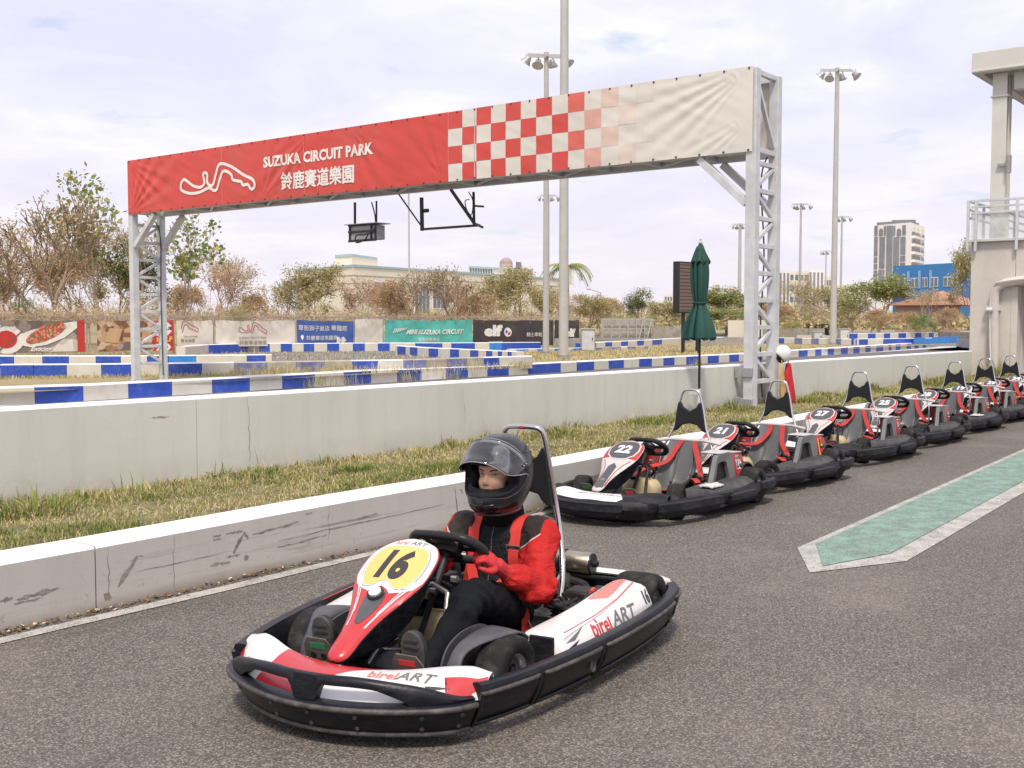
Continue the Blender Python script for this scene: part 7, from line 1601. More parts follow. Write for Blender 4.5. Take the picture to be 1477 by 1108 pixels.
def engine_cover(kart, num, yellow, side=1):
    """tall grey cover beside the seat: an arched frame, its opening filled with painted dark, a red numbered cheek behind"""
    for s in (1, -1):
        c = empty('engine_cover', (0, 0, 0), 0, kart)
        outer = [(.17, .155), (.11, .20), (-.015, .385), (-.045, .412), (-.19, .422), (-.27, .412), (-.295, .38), (-.325, .17), (-.31, .155), (-.27, .155)]
        inner = [(.085, .165), (.005, .25), (-.035, .325), (-.058, .350), (-.155, .358), (-.195, .345), (-.21, .31), (-.25, .168)]
        # frame as a strip between outer and inner outlines
        O = catmull([(a, 0, b) for a, b in outer[:-1]], 4); I = catmull([(a, 0, b) for a, b in inner], 4); n = 26
        def rs(P_, n):
            L = [0]; 
            for a, b in zip(P_, P_[1:]): L.append(L[-1] + (b - a).length)
            o = []
            for k in range(n):
                t = L[-1] * k / (n - 1); j = max(i for i in range(len(L)) if L[i] <= t + 1e-9); j = min(j, len(P_) - 2); f = (t - L[j]) / max(1e-9, L[j + 1] - L[j]); o.append(P_[j].lerp(P_[j + 1], f))
            return o
        O, I = rs(O, n), rs(I, n); y0, y1 = .435, .475; mb = MB(); lean = lambda p, y: Vector((p.x, s * (y - .10 * (p.z - .16)), p.z)); rings = []
        for a, b in zip(O, I): rings.append([lean(a, y0), lean(a, y1), lean(b, y1 - .012), lean(b, y0)])
        mb.loft(rings); mb.build('arch_frame', k_lgry, c, smooth=True, angle=35)
        mb = MB(); vs_ = [lean(p, .432) for p in O]; mb.add([Vector((v.x * .97 - .002, v.y, v.z - .004)) for v in vs_] + [Vector((v.x * .97 - .002, v.y - s * .012, v.z - .004)) for v in vs_], [tuple(range(26)), tuple(range(51, 25, -1))] + [(i, (i + 1) % 26, 26 + (i + 1) % 26, 26 + i) for i in range(26)]); mb.build('painted_dark_opening', k_frm, c)  # black sheet painted in for the dark inside the arch opening
        # red cheek behind the arch
        q = [Vector((-.298, s * .452, .402)), Vector((-.330, s * .482, .20)), Vector((-.40, s * .482, .265)), Vector((-.53, s * .455, .285)), Vector((-.515, s * .43, .375)), Vector((-.46, s * .438, .395))]
        q2 = [Vector((v.x, s * .28, v.z)) for v in q]; mb = MB(); mb.add(q + q2, [tuple(range(6)), tuple(range(11, 5, -1))] + [(i, (i + 1) % 6, (i + 1) % 6 + 6, i + 6) for i in range(6)]); ch = mb.build('red_cheek', k_dred, c, bevel=.008)
        bvh = bvh_of([ch]); fr = frame((-.385, s * .9, .332), (-s, 0, 0), (0, 0, 1))
        if yellow:
            for x in (-.035, .035): f2 = fr.copy(); f2.translation = Vector((-.37 + x, s * .9, .33)); decal('yellow_stripe', bvh, poly_shape([(-.014, .10), (.008, .10), (.018, -.10), (-.004, -.10)]), f2, k_txy, ch, 1, .0014, .03, 1.2)
            decal('number', bvh, text_mesh(num, .03, -.2), fr, k_txt, ch, .08, .0025, .02, 1.2, sx=.6)
        else:
            decal('number_outline', bvh, text_mesh(num, .13, -.15), fr, k_txw, ch, .108, .0014, .02, 1.2, sx=.72); decal('number', bvh, text_mesh(num, .02, -.15), fr, k_txt, ch, .095, .0025, .02, 1.2, sx=.72)  # wide white print forms an outline behind the dark number
        mb = MB(); mb.prism([(-.06, .430), (-.26, .430), (-.30, .418), (-.48, .405), (-.48, .395), (-.06, .42)], 0, .16, Matrix(((1, 0, 0, 0), (0, 0, -s, s * .445), (0, 1, 0, 0), (0, 0, 0, 1)))); mb.build('top_plate', k_pwht, c, bevel=.006)
        # wheel hood
        P_ = [Vector((-.475 + .175 * math.cos(a), 0, .15 + .175 * math.sin(a))) for a in [math.radians(62 + 10 * k) for k in range(10)]]; mb = MB(); mb.loft([[Vector((p.x, s * .36, p.z)), Vector((p.x, s * .49, p.z)), Vector((p.x, s * .495, p.z - .012)), Vector((p.x, s * .36, p.z - .012))] for p in P_]); mb.build('wheel_hood', k_pgry, c, smooth=True, angle=40)
        # low side box
        mb = MB(); R_ = []
        for x, z in ((.36, .155), (.34, .19), (.10, .20), (-.20, .215), (-.32, .23), (-.36, .17)): R_.append([Vector((x, s * .36, .07)), Vector((x, s * .36, z)), Vector((x, s * .56, z)), Vector((x, s * .625, z - .03)), Vector((x, s * .63, .07))])
        mb.loft(R_); mb.build('side_box', k_pgry, kart, smooth=True, angle=30)

def belts_empty(kart, seed):
    r = random.Random(seed); b = empty('seat_belt', (0, 0, 0), 0, kart); j = lambda a: r.uniform(-a, a)
    strap('webbing', [(-.395, .07, .47), (-.36, .09, .43), (-.24, .16 + j(.02), .33), (-.12, .26, .24), (-.02, .31, .20)], .045, b, k_belt2, (1, 0, .6))
    strap('webbing', [(-.395, -.05, .47), (-.35, -.06 + j(.03), .40), (-.24, -.12, .30), (.0, -.18, .30 + j(.03)), (.12, -.20, .22)], .045, b, k_belt2, (1, 0, .6))
    strap('webbing', [(-.15, .22, .12), (-.08, .20, .20), (.02, .25 + j(.03), .22), (.06, .33, .20)], .045, b, k_belt2, (.3, .2, 1)); strap('webbing', [(-.12, -.2, .1), (.05, -.1, .14), (.15, .05 + j(.04), .13), (.08, .2, .15)], .045, b, k_belt2)
    mb = MB(); mb.box((.0, .30, .205), (.06, .05, .02)); mb.build('buckle', k_frm, b, bevel=.004)

def make_kart(name, label, race, num, group=None, yellow=False, plate=None, rag=False, seed=0, nomark=False):
    k = thing(name, label, 'go-kart', (0, 0, 0), 0, group); chassis(k, race, seed)
    st = math.radians(-4 if race else random.Random(seed).uniform(-20, 20))
    for x, y, R, W, n in ((.566, .405, .130, .120, 'front_wheel'), (.566, -.405, .130, .120, 'front_wheel'), (-.475, .520, .142, .185, 'rear_wheel'), (-.475, -.520, .142, .185, 'rear_wheel')): wheel(k, x, y, R, W, st if n[0] == 'f' else 0, n)
    nassau(k, race if plate is None else plate, num); steering(k, race); seat(k, race); hoop(k, race); pedals(k, race); fairing(k, race); engine(k, race)
    if race: bumpers_race(k); leg_guard(k); sidepod_race(k)
    else:
        bumpers_rental(k); engine_cover(k, num, yellow); belts_empty(k, seed)
        if rag:
            mb = MB(); R_ = []
            for i in range(9): R_.append([Vector((.27 - .02 * i * 1.1, .44 + .018 * j, .205 + .018 * mnoise.noise(Vector((i * .7, j * .6, seed))) + .012)) for j in range(8)])
            mb.loft(R_, ringclosed=False, cap=False); o = mb.build('rag', k_cloth, k, normals=False); md = o.modifiers.new('solid', 'SOLIDIFY'); md.thickness = .012; md.offset = -1; shade(o, 180)
    return k

# ------------------------------------------------------------------ the karts
hero = make_kart('race_kart', 'red and white go-kart numbered 16 carrying the helmeted driver, nearest the camera', True, '16')
hero.location = (3.54, 2.92, 0); hero.rotation_euler = (0, 0, PI + .192)
SPOTS = [(22, 7.27, 0.03, False, False, True, 'parked go-kart right behind the driver, number 22 on its plate, white rag alongside'), (21, 8.90, -.045, True, False, False, 'second parked go-kart, number 21 on its plate and yellow stripes on its red cheek'),
         (27, 11.08, .02, False, False, False, 'third parked go-kart, number 27 on its plate, two along from the gantry leg'), (25, 12.92, .05, False, False, False, 'fourth parked go-kart, number 25, a bunch of red belt hanging over its side'),
         (28, 14.66, -.03, False, False, True, 'fifth parked go-kart, number 28, with a white rag on its side'), (19, 16.25, -.02, True, 'grey', False, 'sixth parked go-kart, number 19 on an all grey plate'),
         (29, 17.85, .01, False, False, True, 'seventh parked go-kart, number 29, second from the right edge'), (24, 19.45, .0, False, False, False, 'rightmost parked go-kart, number 24, cut by the right edge of the picture')]
parked = []
for i, (nm, x, yaw, yel, pl, rag, lab) in enumerate(SPOTS):
    k = make_kart('parked_kart', lab, False, str(nm), 'rental go-karts parked along the low wall', yel, pl or None, rag, seed=nm)
    k.location = (x, lw(x) - .585, 0); k.rotation_euler = (0, 0, PI + yaw); k.scale = (.94, .94, .94); parked.append(k)
# ------------------------------------------------------------------ the driver, built in the kart's own axes
drv = thing('person', 'kart driver in open black helmet, red jacket and gloves, black trousers, gripping the wheel', 'person', tuple(hero.location), hero.rotation_euler.z)
d_red = None
def mat_jacket():
    n = N('red_and_black_jacket'); x, y, z = n.sep(); ay = n.math('ABSOLUTE', y)
    w = n.math('MULTIPLY', n.math('SUBTRACT', n.noise(7, 3), .5), .016); ayw = n.math('ADD', ay, w); fine = n.noise(260, 2)
    red = n.mix(n.rng(n.noise(5, 5), .35, .65), (0.43, 0.014, 0.013), (0.49, 0.018, 0.015)); blk = (0.006, 0.007, 0.011); yoke = (0.030, 0.021, 0.019)
    inner = n.math('LESS_THAN', ayw, n.rng(z, .22, .50, .075, .088)); yk = n.math('MULTIPLY', n.math('GREATER_THAN', z, n.rng(ayw, .10, .215, .40, .485)), n.math('LESS_THAN', ayw, .215))
    c = n.mix(yk, red, yoke)
    e = n.math('ABSOLUTE', n.math('SUBTRACT', z, n.rng(ayw, .10, .215, .40, .485))); pipe = n.math('MULTIPLY', n.math('LESS_THAN', e, .0035), n.math('MULTIPLY', n.math('LESS_THAN', ayw, .216), n.math('GREATER_THAN', x, -.20)))
    c = n.mix(n.math('MULTIPLY', pipe, .75), c, (.6, .58, .56)); fr = n.math('GREATER_THAN', x, -.24)
    c = n.mix(n.math('MULTIPLY', inner, fr), c, blk)
    zp = n.math('MULTIPLY', n.math('LESS_THAN', ay, .0022), n.math('LESS_THAN', z, .50)); c = n.mix(n.math('MULTIPLY', zp, fr), c, (.09, .09, .10))
    low = n.math('MULTIPLY', n.math('LESS_THAN', z, n.rng(x, -.1, .14, .21, .245)), n.math('LESS_THAN', x, .12)); c = n.mix(low, c, blk)
    n.color(c); n.rough(n.rng(n.noise(9, 3), .3, .7, .6, .8)); n.p.inputs['Specular IOR Level'].default_value = .25; 
    n.bump(n.math('ADD', n.math('MULTIPLY', fine, .15), n.noise(1.0, 4, .55, stretch=(9, 17, 24), dist=.8)), .75, .020); return n.m
j_mat = mat_jacket(); t_mat = M('black_trousers', (0.007, 0.008, 0.010), .8, var=.4, scale=7, bump=.8, bscale=18, bdist=.012, spec=.15); gl_mat = M('red_glove', (0.50, 0.020, 0.022), .62, var=.14, scale=18, bump=.5, bscale=45, dirt=.2, dscale=22, dcol=(.25, .05, .05)); sk = M('skin', (0.62, 0.36, 0.25), .5, var=.06, scale=14, bump=.08, bscale=120, spec=.35); bl_mat = M('black_knit', (0.006, 0.006, 0.008), .85, spec=.15, var=.3, scale=30, bump=.4, bscale=160, bdist=.002)
def limb(mb, pts, rad, seg=18, n=7, sq=None):
    """tapering limb through points; rad per point, sq optional vertical flattening"""
    P_ = catmull(pts, n); R_ = catmull([(r, 0, 0) for r in rad], n); mb.tube(P_, [max(.002, r.x) for r in R_], seg); 
    for p, r in ((P_[0], R_[0].x), (P_[-1], R_[-1].x)):
        rings = [[p + Vector((math.cos(a) * math.cos(b), math.sin(a) * math.cos(b), math.sin(b))) * r for a in [2 * PI * k / 12 for k in range(12)]] for b in [(-PI / 2 + .05) + (PI - .1) * j / 7 for j in range(8)]]
        mb.loft(rings)
def blob(mb, c, ax, R_=None):
    R_ = R_ or Matrix.Identity(3); c = Vector(c); rings = [[c + R_ @ Vector((ax[0] * math.cos(a) * math.cos(b), ax[1] * math.sin(a) * math.cos(b), ax[2] * math.sin(b))) for a in [2 * PI * k / 24 for k in range(24)]] for b in [(-PI / 2 + .03) + (PI - .06) * j / 15 for j in range(16)]]
    mb.loft(rings)
def torso(mb, secs):
    """secs: (centre x, z, half depth, half width, tilt)"""
    rings = []
    S = catmull([(a, b, 0) for a, b, c, d in secs], 5); T_ = catmull([(c, d, 0) for a, b, c, d in secs], 5)
    for p, q in zip(S, T_): rings.append([Vector((p.x + q.x * math.copysign(abs(math.cos(a)) ** .8, math.cos(a)), q.y * math.copysign(abs(math.sin(a)) ** .85, math.sin(a)), p.y)) for a in [2 * PI * k / 28 for k in range(28)]])
    mb.loft(rings)
def fuse(mb, name, mat, par, voxel, smooth=6, fn=None):
    o = mb.build(name, mat, par, normals=True); md = o.modifiers.new('fuse', 'REMESH'); md.mode = 'VOXEL'; md.voxel_size = voxel; md.use_smooth_shade = True
    ms = o.modifiers.new('soft', 'SMOOTH'); ms.factor = .5; ms.iterations = smooth; bake(o)
    if fn:
        me = o.data; me.update(); nn = [v.normal.copy() for v in me.vertices]
        for v, n_ in zip(me.vertices, nn): v.co = v.co + fn(v.co, n_)
        me.update()
    shade(o, 180); return o
SHn, ELn, WRn = Vector((-.195, .172, .478)), Vector((-.008, .262, .285)), Vector((.150, .195, .375))
SHf, ELf, WRf = Vector((-.175, -.165, .482)), Vector((-.03, -.235, .34)), Vector((.125, -.115, .405))
KNn, KNf = Vector((.425, .185, .335)), Vector((.40, -.165, .345)); ANn, ANf = Vector((.765, .195, .145)), Vector((.745, -.195, .145))
def hand(mb, wrist, palm, fwd, across, closing, k=1.0, fat=1.0):
    """fist round the wheel rim: palm centre, four unequal fingers curled about `across`, thumb from the side of the palm"""
    f, a, c = fwd.normalized(), across.normalized(), closing.normalized()
    limb(mb, [wrist, wrist.lerp(palm, .6)], [.024 * fat, .027 * fat], 12, 4); R_ = Matrix((f, a, c)).transposed(); blob(mb, palm, (.040 * k, .040 * k, .017 * fat), R_)
    for i, (ln, o) in enumerate(((.82, -.030), (.95, -.010), (.90, .010), (.72, .029))):
        b = palm + a * o * k + f * .026 * k; L = .034 * ln * k; p1 = b + f * L * .9 - c * .002; p2 = p1 + f * L * .35 - c * L * .85; p3 = p2 - f * L * .55 - c * L * .45; r = .0088 * fat
        limb(mb, [palm + a * o * .8 * k, b, p1, p2, p3], [r * 1.05, r * 1.1, r, r * .95, r * .8], 10, 3)
    b = palm - a * .036 * k - f * .012; p1 = b - a * .014 + f * .020 - c * .012; p2 = p1 + f * .024 - c * .016 + a * .006; p3 = p2 + f * .014 - c * .012 + a * .014
    limb(mb, [palm - a * .02, b, p1, p2, p3], [.012 * fat, .012 * fat, .0105 * fat, .0095 * fat, .008 * fat], 10, 3)
PMn, PMf = Vector((.218, .168, .432)), Vector((.186, -.075, .432))
hn = dict(fwd=Vector((.75, -.35, .45)), across=Vector((-.30, -.30, -.60)), closing=Vector((-.35, .75, .30)))
def hdir(w, p, cl): 
    f = (p - w).normalized(); c = Vector(cl); c = (c - f * c.dot(f)).normalized(); return f, f.cross(c), c
# --- body: one continuous figure
HC = Vector((-.132, 0, .722))
mb = MB(); torso(mb, [(-.13, .10, .085, .12), (-.15, .16, .10, .145), (-.18, .27, .085, .125), (-.20, .38, .088, .135), (-.205, .46, .080, .150), (-.205, .515, .055, .09), (-.20, .56, .045, .048)])
limb(mb, [(-.205, 0, .50), (-.19, 0, .60), (-.17, 0, .67)], [.05, .046, .05], 14)
blob(mb, HC + Vector((-.015, 0, .030)), (.095, .074, .090)); blob(mb, HC + Vector((.025, 0, -.035)), (.062, .056, .075))
for a, b, c in ((SHn, ELn, WRn), (SHf, ELf, WRf)): limb(mb, [a, a.lerp(b, .5), b, b.lerp(c, .5), c], [.044, .038, .032, .030, .021], 14)
for s, kn, an in ((1, KNn, ANn), (-1, KNf, ANf)): limb(mb, [(-.10, s * .085, .155), Vector((-.10, s * .085, .155)).lerp(kn, .5), kn, kn.lerp(an, .4), an], [.075, .065, .048, .045, .032], 14); limb(mb, [an, an + Vector((.015, 0, -.05)), an + Vector((.04, 0, .10))], [.03, .028, .022], 10)
f, a, c = hdir(WRn, PMn, (-.3, .8, .35)); hand(mb, WRn, PMn, f, a, c, .92, .85); f2, a2, c2 = hdir(WRf, PMf, (-.4, -.6, .6)); hand(mb, WRf, PMf, f2, -a2, c2, .92, .85)
FX = HC.x + .082
def face(co, n_):
    """features of the face, modelled as relief on the front of the head"""
    p = co - HC; d = Vector((0, 0, 0))
    if p.x < .03 or abs(p.y) > .085 or p.z < -.13 or p.z > .11: return d
    y, z = p.y, p.z; g = lambda cy, cz, sy, sz: math.exp(-((y - cy) / sy) ** 2 - ((z - cz) / sz) ** 2)
    h = .016 * g(0, -.022, .0095, .016) + .010 * g(0, .0, .0085, .022) + .005 * g(.011, -.030, .006, .006) + .005 * g(-.011, -.030, .006, .006)
    h -= .0075 * g(.031, .008, .017, .010) + .0075 * g(-.031, .008, .017, .010); h += .003 * g(.030, .026, .020, .006) + .003 * g(-.030, .026, .020, .006)
    h += .006 * g(.040, -.028, .018, .018) + .006 * g(-.040, -.028, .018, .018)          # cheeks raised by a smile
    h += .0045 * g(0, -.053, .020, .006) - .0035 * g(0, -.0595, .024, .0028) + .005 * g(0, -.067, .017, .006) + .006 * g(0, -.092, .020, .014)
    return Vector((h, 0, 0))
body = fuse(mb, 'body', sk, drv, .0045, 5, face)
bvh = bvh_of([body]); ff = lambda y, z: frame((HC.x + .25, y, HC.z + z), (0, 1, 0), (0, 0, 1))
e_w = M('eye_white', (.62, .56, .52), .3); e_d = M('dark_iris', (.012, .008, .006), .15); e_l = M('lash_line', (.02, .012, .01), .6); lipm = M('lips', (.46, .17, .14), .45, var=.05); brow = M('dark_brow', (.035, .022, .016), .8); tooth = M('teeth', (.7, .66, .6), .3)
for s in (1, -1):
    yc = s * .031
    almond = [(-.0125, -.001), (-.006, .0018), (.002, .0026), (.009, .0022), (.0135, .0008), (.008, -.0018), (0, -.0026), (-.007, -.0022)]
    A = [(x * s, y) for x, y in almond]; decal('eye', bvh, poly_shape(A), ff(yc, .0045), e_w, body, 1, .0006, .006, .5); decal('iris', bvh, disc_shape(.0034, 12, 1.0), ff(yc + .001, .005), e_d, body, 1, .0012, .005, .5)
    decal('upper_lid', bvh, stroke([(x * s, y + .0006) for x, y in almond[:5]], .0026, False, 4), ff(yc, .0045), e_l, body, 1, .0016, .005, .5)
    decal('lid_crease', bvh, stroke([(x * s * 1.05, y + .0050) for x, y in almond[:5]], .0012, False, 4), ff(yc, .0045), M('crease', (.40, .21, .15), .6), body, 1, .001, .005, .5)
    decal('eyebrow', bvh, poly_shape([(s * x, y) for x, y in ((-.017, -.002), (-.006, .003), (.008, .0045), (.020, .001), (.010, -.0005), (-.004, -.002), (-.016, -.0065))]), ff(yc, .0245), brow, body, 1, .0010, .006, .5)
    decal('nostril', bvh, disc_shape(.0026, 8, 1.3), ff(s * .0065, -.0375), e_l, body, 1, .0005, .004, .5)
decal('lips', bvh, poly_shape([(-.026, .003), (-.013, .0052), (-.004, .0062), (0, .005), (.004, .0062), (.013, .0052), (.026, .003), (.016, -.006), (.006, -.0095), (-.006, -.0095), (-.016, -.006)]), ff(0, -.060), lipm, body, 1, .0008, .006, .5)
decal('mouth_line', bvh, stroke([(-.025, .003), (-.012, .0), (0, -.001), (.012, .0), (.025, .003)], .0018, False, 4), ff(0, -.060), e_l, body, 1, .0014, .006, .5)
# --- trousers
mb = MB(); torso(mb, [(-.10, .085, .10, .13), (-.13, .12, .125, .16), (-.16, .20, .11, .155), (-.175, .26, .10, .145)])
for s, kn, an in ((1, KNn, ANn), (-1, KNf, ANf)):
    hp = Vector((-.10, s * .09, .150)); limb(mb, [hp, hp.lerp(kn, .45) + Vector((0, 0, .005)), kn, kn.lerp(an, .35) + Vector((-.01, 0, -.012)), kn.lerp(an, .7), an + Vector((-.01, 0, .01))], [.095, .086, .066, .064, .052, .043], 18)
def tw(co, n_):
    w = mnoise.noise(co * 14) * .009 + mnoise.noise(Vector((co.x * 9, co.y * 30, co.z * 26))) * .006 + .004 * math.exp(-((co - KNn).length / .12) ** 2) * math.sin((co.x - co.z) * 90)
    return n_ * w
fuse(mb, 'trousers', t_mat, drv, .008, 4, tw)
# --- jacket
mb = MB(); torso(mb, [(-.145, .20, .112, .155), (-.155, .235, .118, .162), (-.185, .31, .112, .158), (-.200, .39, .112, .168), (-.205, .46, .104, .182), (-.205, .505, .080, .155), (-.203, .54, .062, .085), (-.20, .565, .055, .062)])
limb(mb, [SHn + Vector((.0, -.03, .0)), SHn + Vector((0, .02, -.01)), SHn.lerp(ELn, .5) + Vector((0, .005, 0)), ELn, ELn.lerp(WRn, .45) + Vector((0, .004, -.004)), ELn.lerp(WRn, .85), WRn.lerp(ELn, .04)], [.068, .072, .064, .062, .055, .046, .034], 20)
limb(mb, [SHf + Vector((.0, .03, .0)), SHf + Vector((0, -.02, -.01)), SHf.lerp(ELf, .5), ELf, ELf.lerp(WRf, .45), ELf.lerp(WRf, .85), WRf], [.068, .070, .062, .058, .050, .042, .033], 20)
def jw(co, n_):
    y = abs(co.y); arm = smoothstep(.15, .22, y); el = math.exp(-((co - ELn).length / .13) ** 2) + math.exp(-((co - ELf).length / .13) ** 2); cuff = math.exp(-((co - WRn).length / .07) ** 2)
    q = co - ELn; rad = math.atan2(q.z, q.x + .02) * 4.5 + q.length * 38
    w = arm * (.0070 * math.sin(rad) * (.35 + el) + .010 * mnoise.noise(Vector((co.x * 17, co.y * 11, co.z * 17))) + .0075 * mnoise.noise(Vector((co.x * 40, co.y * 22, co.z * 30))) * (.5 + el)) + cuff * .0028 * math.sin(math.atan2(co.z - WRn.z, co.y - WRn.y) * 11)
    w += (1 - arm) * (.009 * mnoise.noise(Vector((co.x * 10, co.y * 16, co.z * 12))) + .003 * math.sin(co.z * 85 + co.y * 30) * smoothstep(.36, .24, co.z))
    return n_ * w
jacket = fuse(mb, 'jacket', j_mat, drv, .0062, 5, jw)
# collar and balaclava under the helmet
mb = MB(); torso(mb, [(-.200, .515, .070, .085), (-.190, .56, .072, .082), (-.175, .61, .074, .078), (-.168, .655, .072, .075)]); fuse(mb, 'balaclava', bl_mat, drv, .007, 4, lambda co, n_: n_ * (.004 * math.sin(co.z * 130 + co.x * 20) + .003 * mnoise.noise(co * 30)))
mb = MB(); prof = [(-.090, .100, .515), (-.075, .093, .552), (-.072, .088, .580)]; rings = [[Vector((-.200 + r * .86 * math.cos(a), r * math.sin(a) * 1.0, z + .014 * math.cos(a + PI))) for a in [2 * PI * k / 32 for k in range(32)]] for _, r, z in prof]; mb.loft(rings, cap=False); o = mb.build('collar', bl_mat, drv, smooth=True, angle=180); md = o.modifiers.new('solid', 'SOLIDIFY'); md.thickness = .008
# --- gloves, shoes
for W_, P_, cl, sg, elb in ((WRn, PMn, (-.3, .8, .35), 1, ELn), (WRf, PMf, (-.4, -.6, .6), -1, ELf)):
    mb = MB(); f, a, c = hdir(W_, P_, cl); hand(mb, W_, P_, f, a * sg, c, 1.04, 1.2); limb(mb, [W_.lerp(elb, .20), W_.lerp(elb, .05), W_.lerp(P_, .45)], [.036, .031, .029], 16); g = fuse(mb, 'glove', gl_mat, drv, .0032, 2, lambda co, n_: n_ * .0012 * mnoise.noise(co * 90))
    mb = MB(); q = W_.lerp(elb, .02); t = (elb - W_).normalized(); n_ = t.orthogonal().normalized(); w_ = t.cross(n_); mb.loft([[q + t * h + (n_ * math.cos(2 * PI * k / 24) + w_ * math.sin(2 * PI * k / 24)) * r for k in range(24)] for r, h in ((.030, -.008), (.0335, -.006), (.0345, .006), (.031, .010))], cap=False); mb.build('wrist_strap', k_belt2, g, smooth=True)
for s, an in ((1, ANn), (-1, ANf)):
    mb = MB(); up_ = Vector((.16, 0, 1)).normalized(); fw_ = Vector((1, 0, -.16)).normalized(); base = an + Vector((.028, 0, -.075)); rings = []
    for t, hw, d0, d1 in ((0, .024, -.05, .018), (.02, .031, -.06, .026), (.07, .033, -.062, .028), (.12, .036, -.045, .028), (.17, .041, -.030, .028), (.21, .040, -.022, .027), (.24, .030, -.012, .024), (.25, .012, -.002, .018)):
        c = base + up_ * t; rings.append([c + fw_ * ((d0 + d1) / 2 + (d1 - d0) / 2 * math.cos(a)) + Vector((0, hw * math.sin(a), 0)) for a in [2 * PI * k / 20 for k in range(20)]])
    mb.loft(rings); sh = mb.build('shoe', k_shoe, drv, smooth=True, angle=180)
    mb = MB(); rings = []
    for t, hw in ((-.004, .022), (.02, .033), (.07, .034), (.12, .037), (.17, .043), (.21, .042), (.24, .032), (.254, .012)): c = base + up_ * t + fw_ * .024; rings.append([c + fw_ * x + Vector((0, y * hw, 0)) for x, y in ((-.006, -1), (-.006, 1), (.008, .96), (.008, -.96))])
    mb.loft(rings); mb.build('sole', M('shoe_sole', (.06, .058, .057), .8, var=.3, scale=30, bump=.6, bscale=70), sh, smooth=True, angle=40)
    for k in range(9): c = base + up_ * (.03 + k * .024) + fw_ * .0335; mb = MB(); mb.bar(c - Vector((0, .028, 0)), c + Vector((0, .028, 0)), .006, .004); mb.build('tread_bar', k_shoe, sh)
# --- helmet
def mat_visor():
    n = N('clear_visor'); t = n.t; tr = t.nodes.new('ShaderNodeBsdfTransparent'); gl = t.nodes.new('ShaderNodeBsdfGlossy'); ms = t.nodes.new('ShaderNodeMixShader'); fr_ = t.nodes.new('ShaderNodeFresnel'); fr_.inputs['IOR'].default_value = 1.55
    tr.inputs[0].default_value = (.74, .74, .72, 1); gl.inputs[0].default_value = (.95, .95, .93, 1); gl.inputs['Roughness'].default_value = .06; f = n.math('ADD', n.math('MULTIPLY', fr_.outputs[0], 1.3), n.rng(n.noise(11, 4, stretch=(1, .3, 3)), .4, .7, .02, .09))
    n.link(f, ms.inputs[0]); n.link(tr.outputs[0], ms.inputs[1]); n.link(gl.outputs[0], ms.inputs[2]); n.link(ms.outputs[0], t.nodes['Material Output'].inputs[0]); return n.m
hl = empty('helmet', (0, 0, 0), 0, drv); hm = M('satin_black_helmet', (0.008, 0.008, 0.010), .30, var=.2, scale=5, coat=.35, spec=.4); hm2 = M('helmet_liner', (0.018, 0.019, 0.023), .9, spec=.15, var=.3, scale=20, bump=.5, bscale=120); hm3 = M('helmet_gloss_trim', (.02, .02, .022), .15, spec=.7)
HH = Vector((-.168, 0, .737)); HP = Matrix.Rotation(math.radians(5), 3, 'Y') @ Matrix.Rotation(math.radians(0), 3, 'Z')
LV = [(.152, .0, -.0, .001), (.149, .042, -.046, .038), (.136, .080, -.090, .072), (.110, .115, -.126, .100), (.075, .140, -.152, .119), (.035, .154, -.167, .129), (.0, .160, -.172, .1325), (-.035, .166, -.170, .1325), (-.070, .178, -.160, .129), (-.100, .186, -.143, .122), (-.130, .182, -.120, .111), (-.155, .160, -.098, .097), (-.166, .140, -.088, .088)]
LQ = catmull([(a, b, 0) for a, b, c, d in LV], 6); LQ2 = catmull([(c, d, 0) for a, b, c, d in LV], 6); LT = [(p.x, p.y, q.x, q.y) for p, q in zip(LQ, LQ2)]
def hsurf(az, z, k=1.0):
    for (a, b) in zip(LT, LT[1:]):
        if b[0] <= z <= a[0]: t = (a[0] - z) / max(1e-9, a[0] - b[0]); xf, xb, w = [a[i] + (b[i] - a[i]) * t for i in (1, 2, 3)]; break
    else: _, xf, xb, w = LT[-1] if z < 0 else LT[0]
    cx = (xf + xb) / 2; hx = (xf - xb) / 2; ca, sa = math.cos(az), math.sin(az); e_ = 2.25
    r = (abs(ca) ** e_ + abs(sa) ** e_) ** (-1 / e_); nar = 1 - .10 * smoothstep(.0, 1, ca) * smoothstep(-.02, -.10, z); return HH + HP @ Vector(((cx + hx * ca * r) * k, w * sa * r * k * nar, z * k))
def in_ap(az, z, g=0.0):
    zc, hz, ha = -.008, .067 + g, math.radians(64) + g * 7; u, v = abs(az) / ha, abs(z - zc) / hz; return (u ** 4.0 + v ** 3.2) < 1
mb = MB(); NA = 144; zs = [p[0] for p in LT]; zz = []
for a, b in zip(zs, zs[1:]): zz += [a, (a + b) / 2]
zz.append(zs[-1]); grid = [[hsurf(2 * PI * k / NA - PI, z) for k in range(NA)] for z in zz]; mb.v = [tuple(p) for r in grid for p in r]
for i in range(len(zz) - 1):
    for k in range(NA):
        az = 2 * PI * (k + .5) / NA - PI
        if in_ap(az, (zz[i] + zz[i + 1]) / 2): continue
        a = i * NA + k; b = i * NA + (k + 1) % NA; mb.f.append((a, b, b + NA, a + NA)); mb.m.append(0)
sh = mb.build('shell', hm, hl, smooth=True, angle=180, normals=False); md = sh.modifiers.new('solid', 'SOLIDIFY'); md.thickness = .012; md.offset = 1 if sh.data.polygons[0].normal.z < 0 else -1
def ring_ap(g, k=1.0):
    P_ = []
    for i in range(72):
        t = 2 * PI * i / 72; ct, st = math.cos(t), math.sin(t); ha = math.radians(64) + g * 7; hz = .067 + g; r = 1.0
        az = ha * math.copysign(abs(ct) ** (2 / 4.0), ct); z = -.008 + hz * math.copysign(abs(st) ** (2 / 3.2), st); P_.append(hsurf(az, z, k))
    return P_
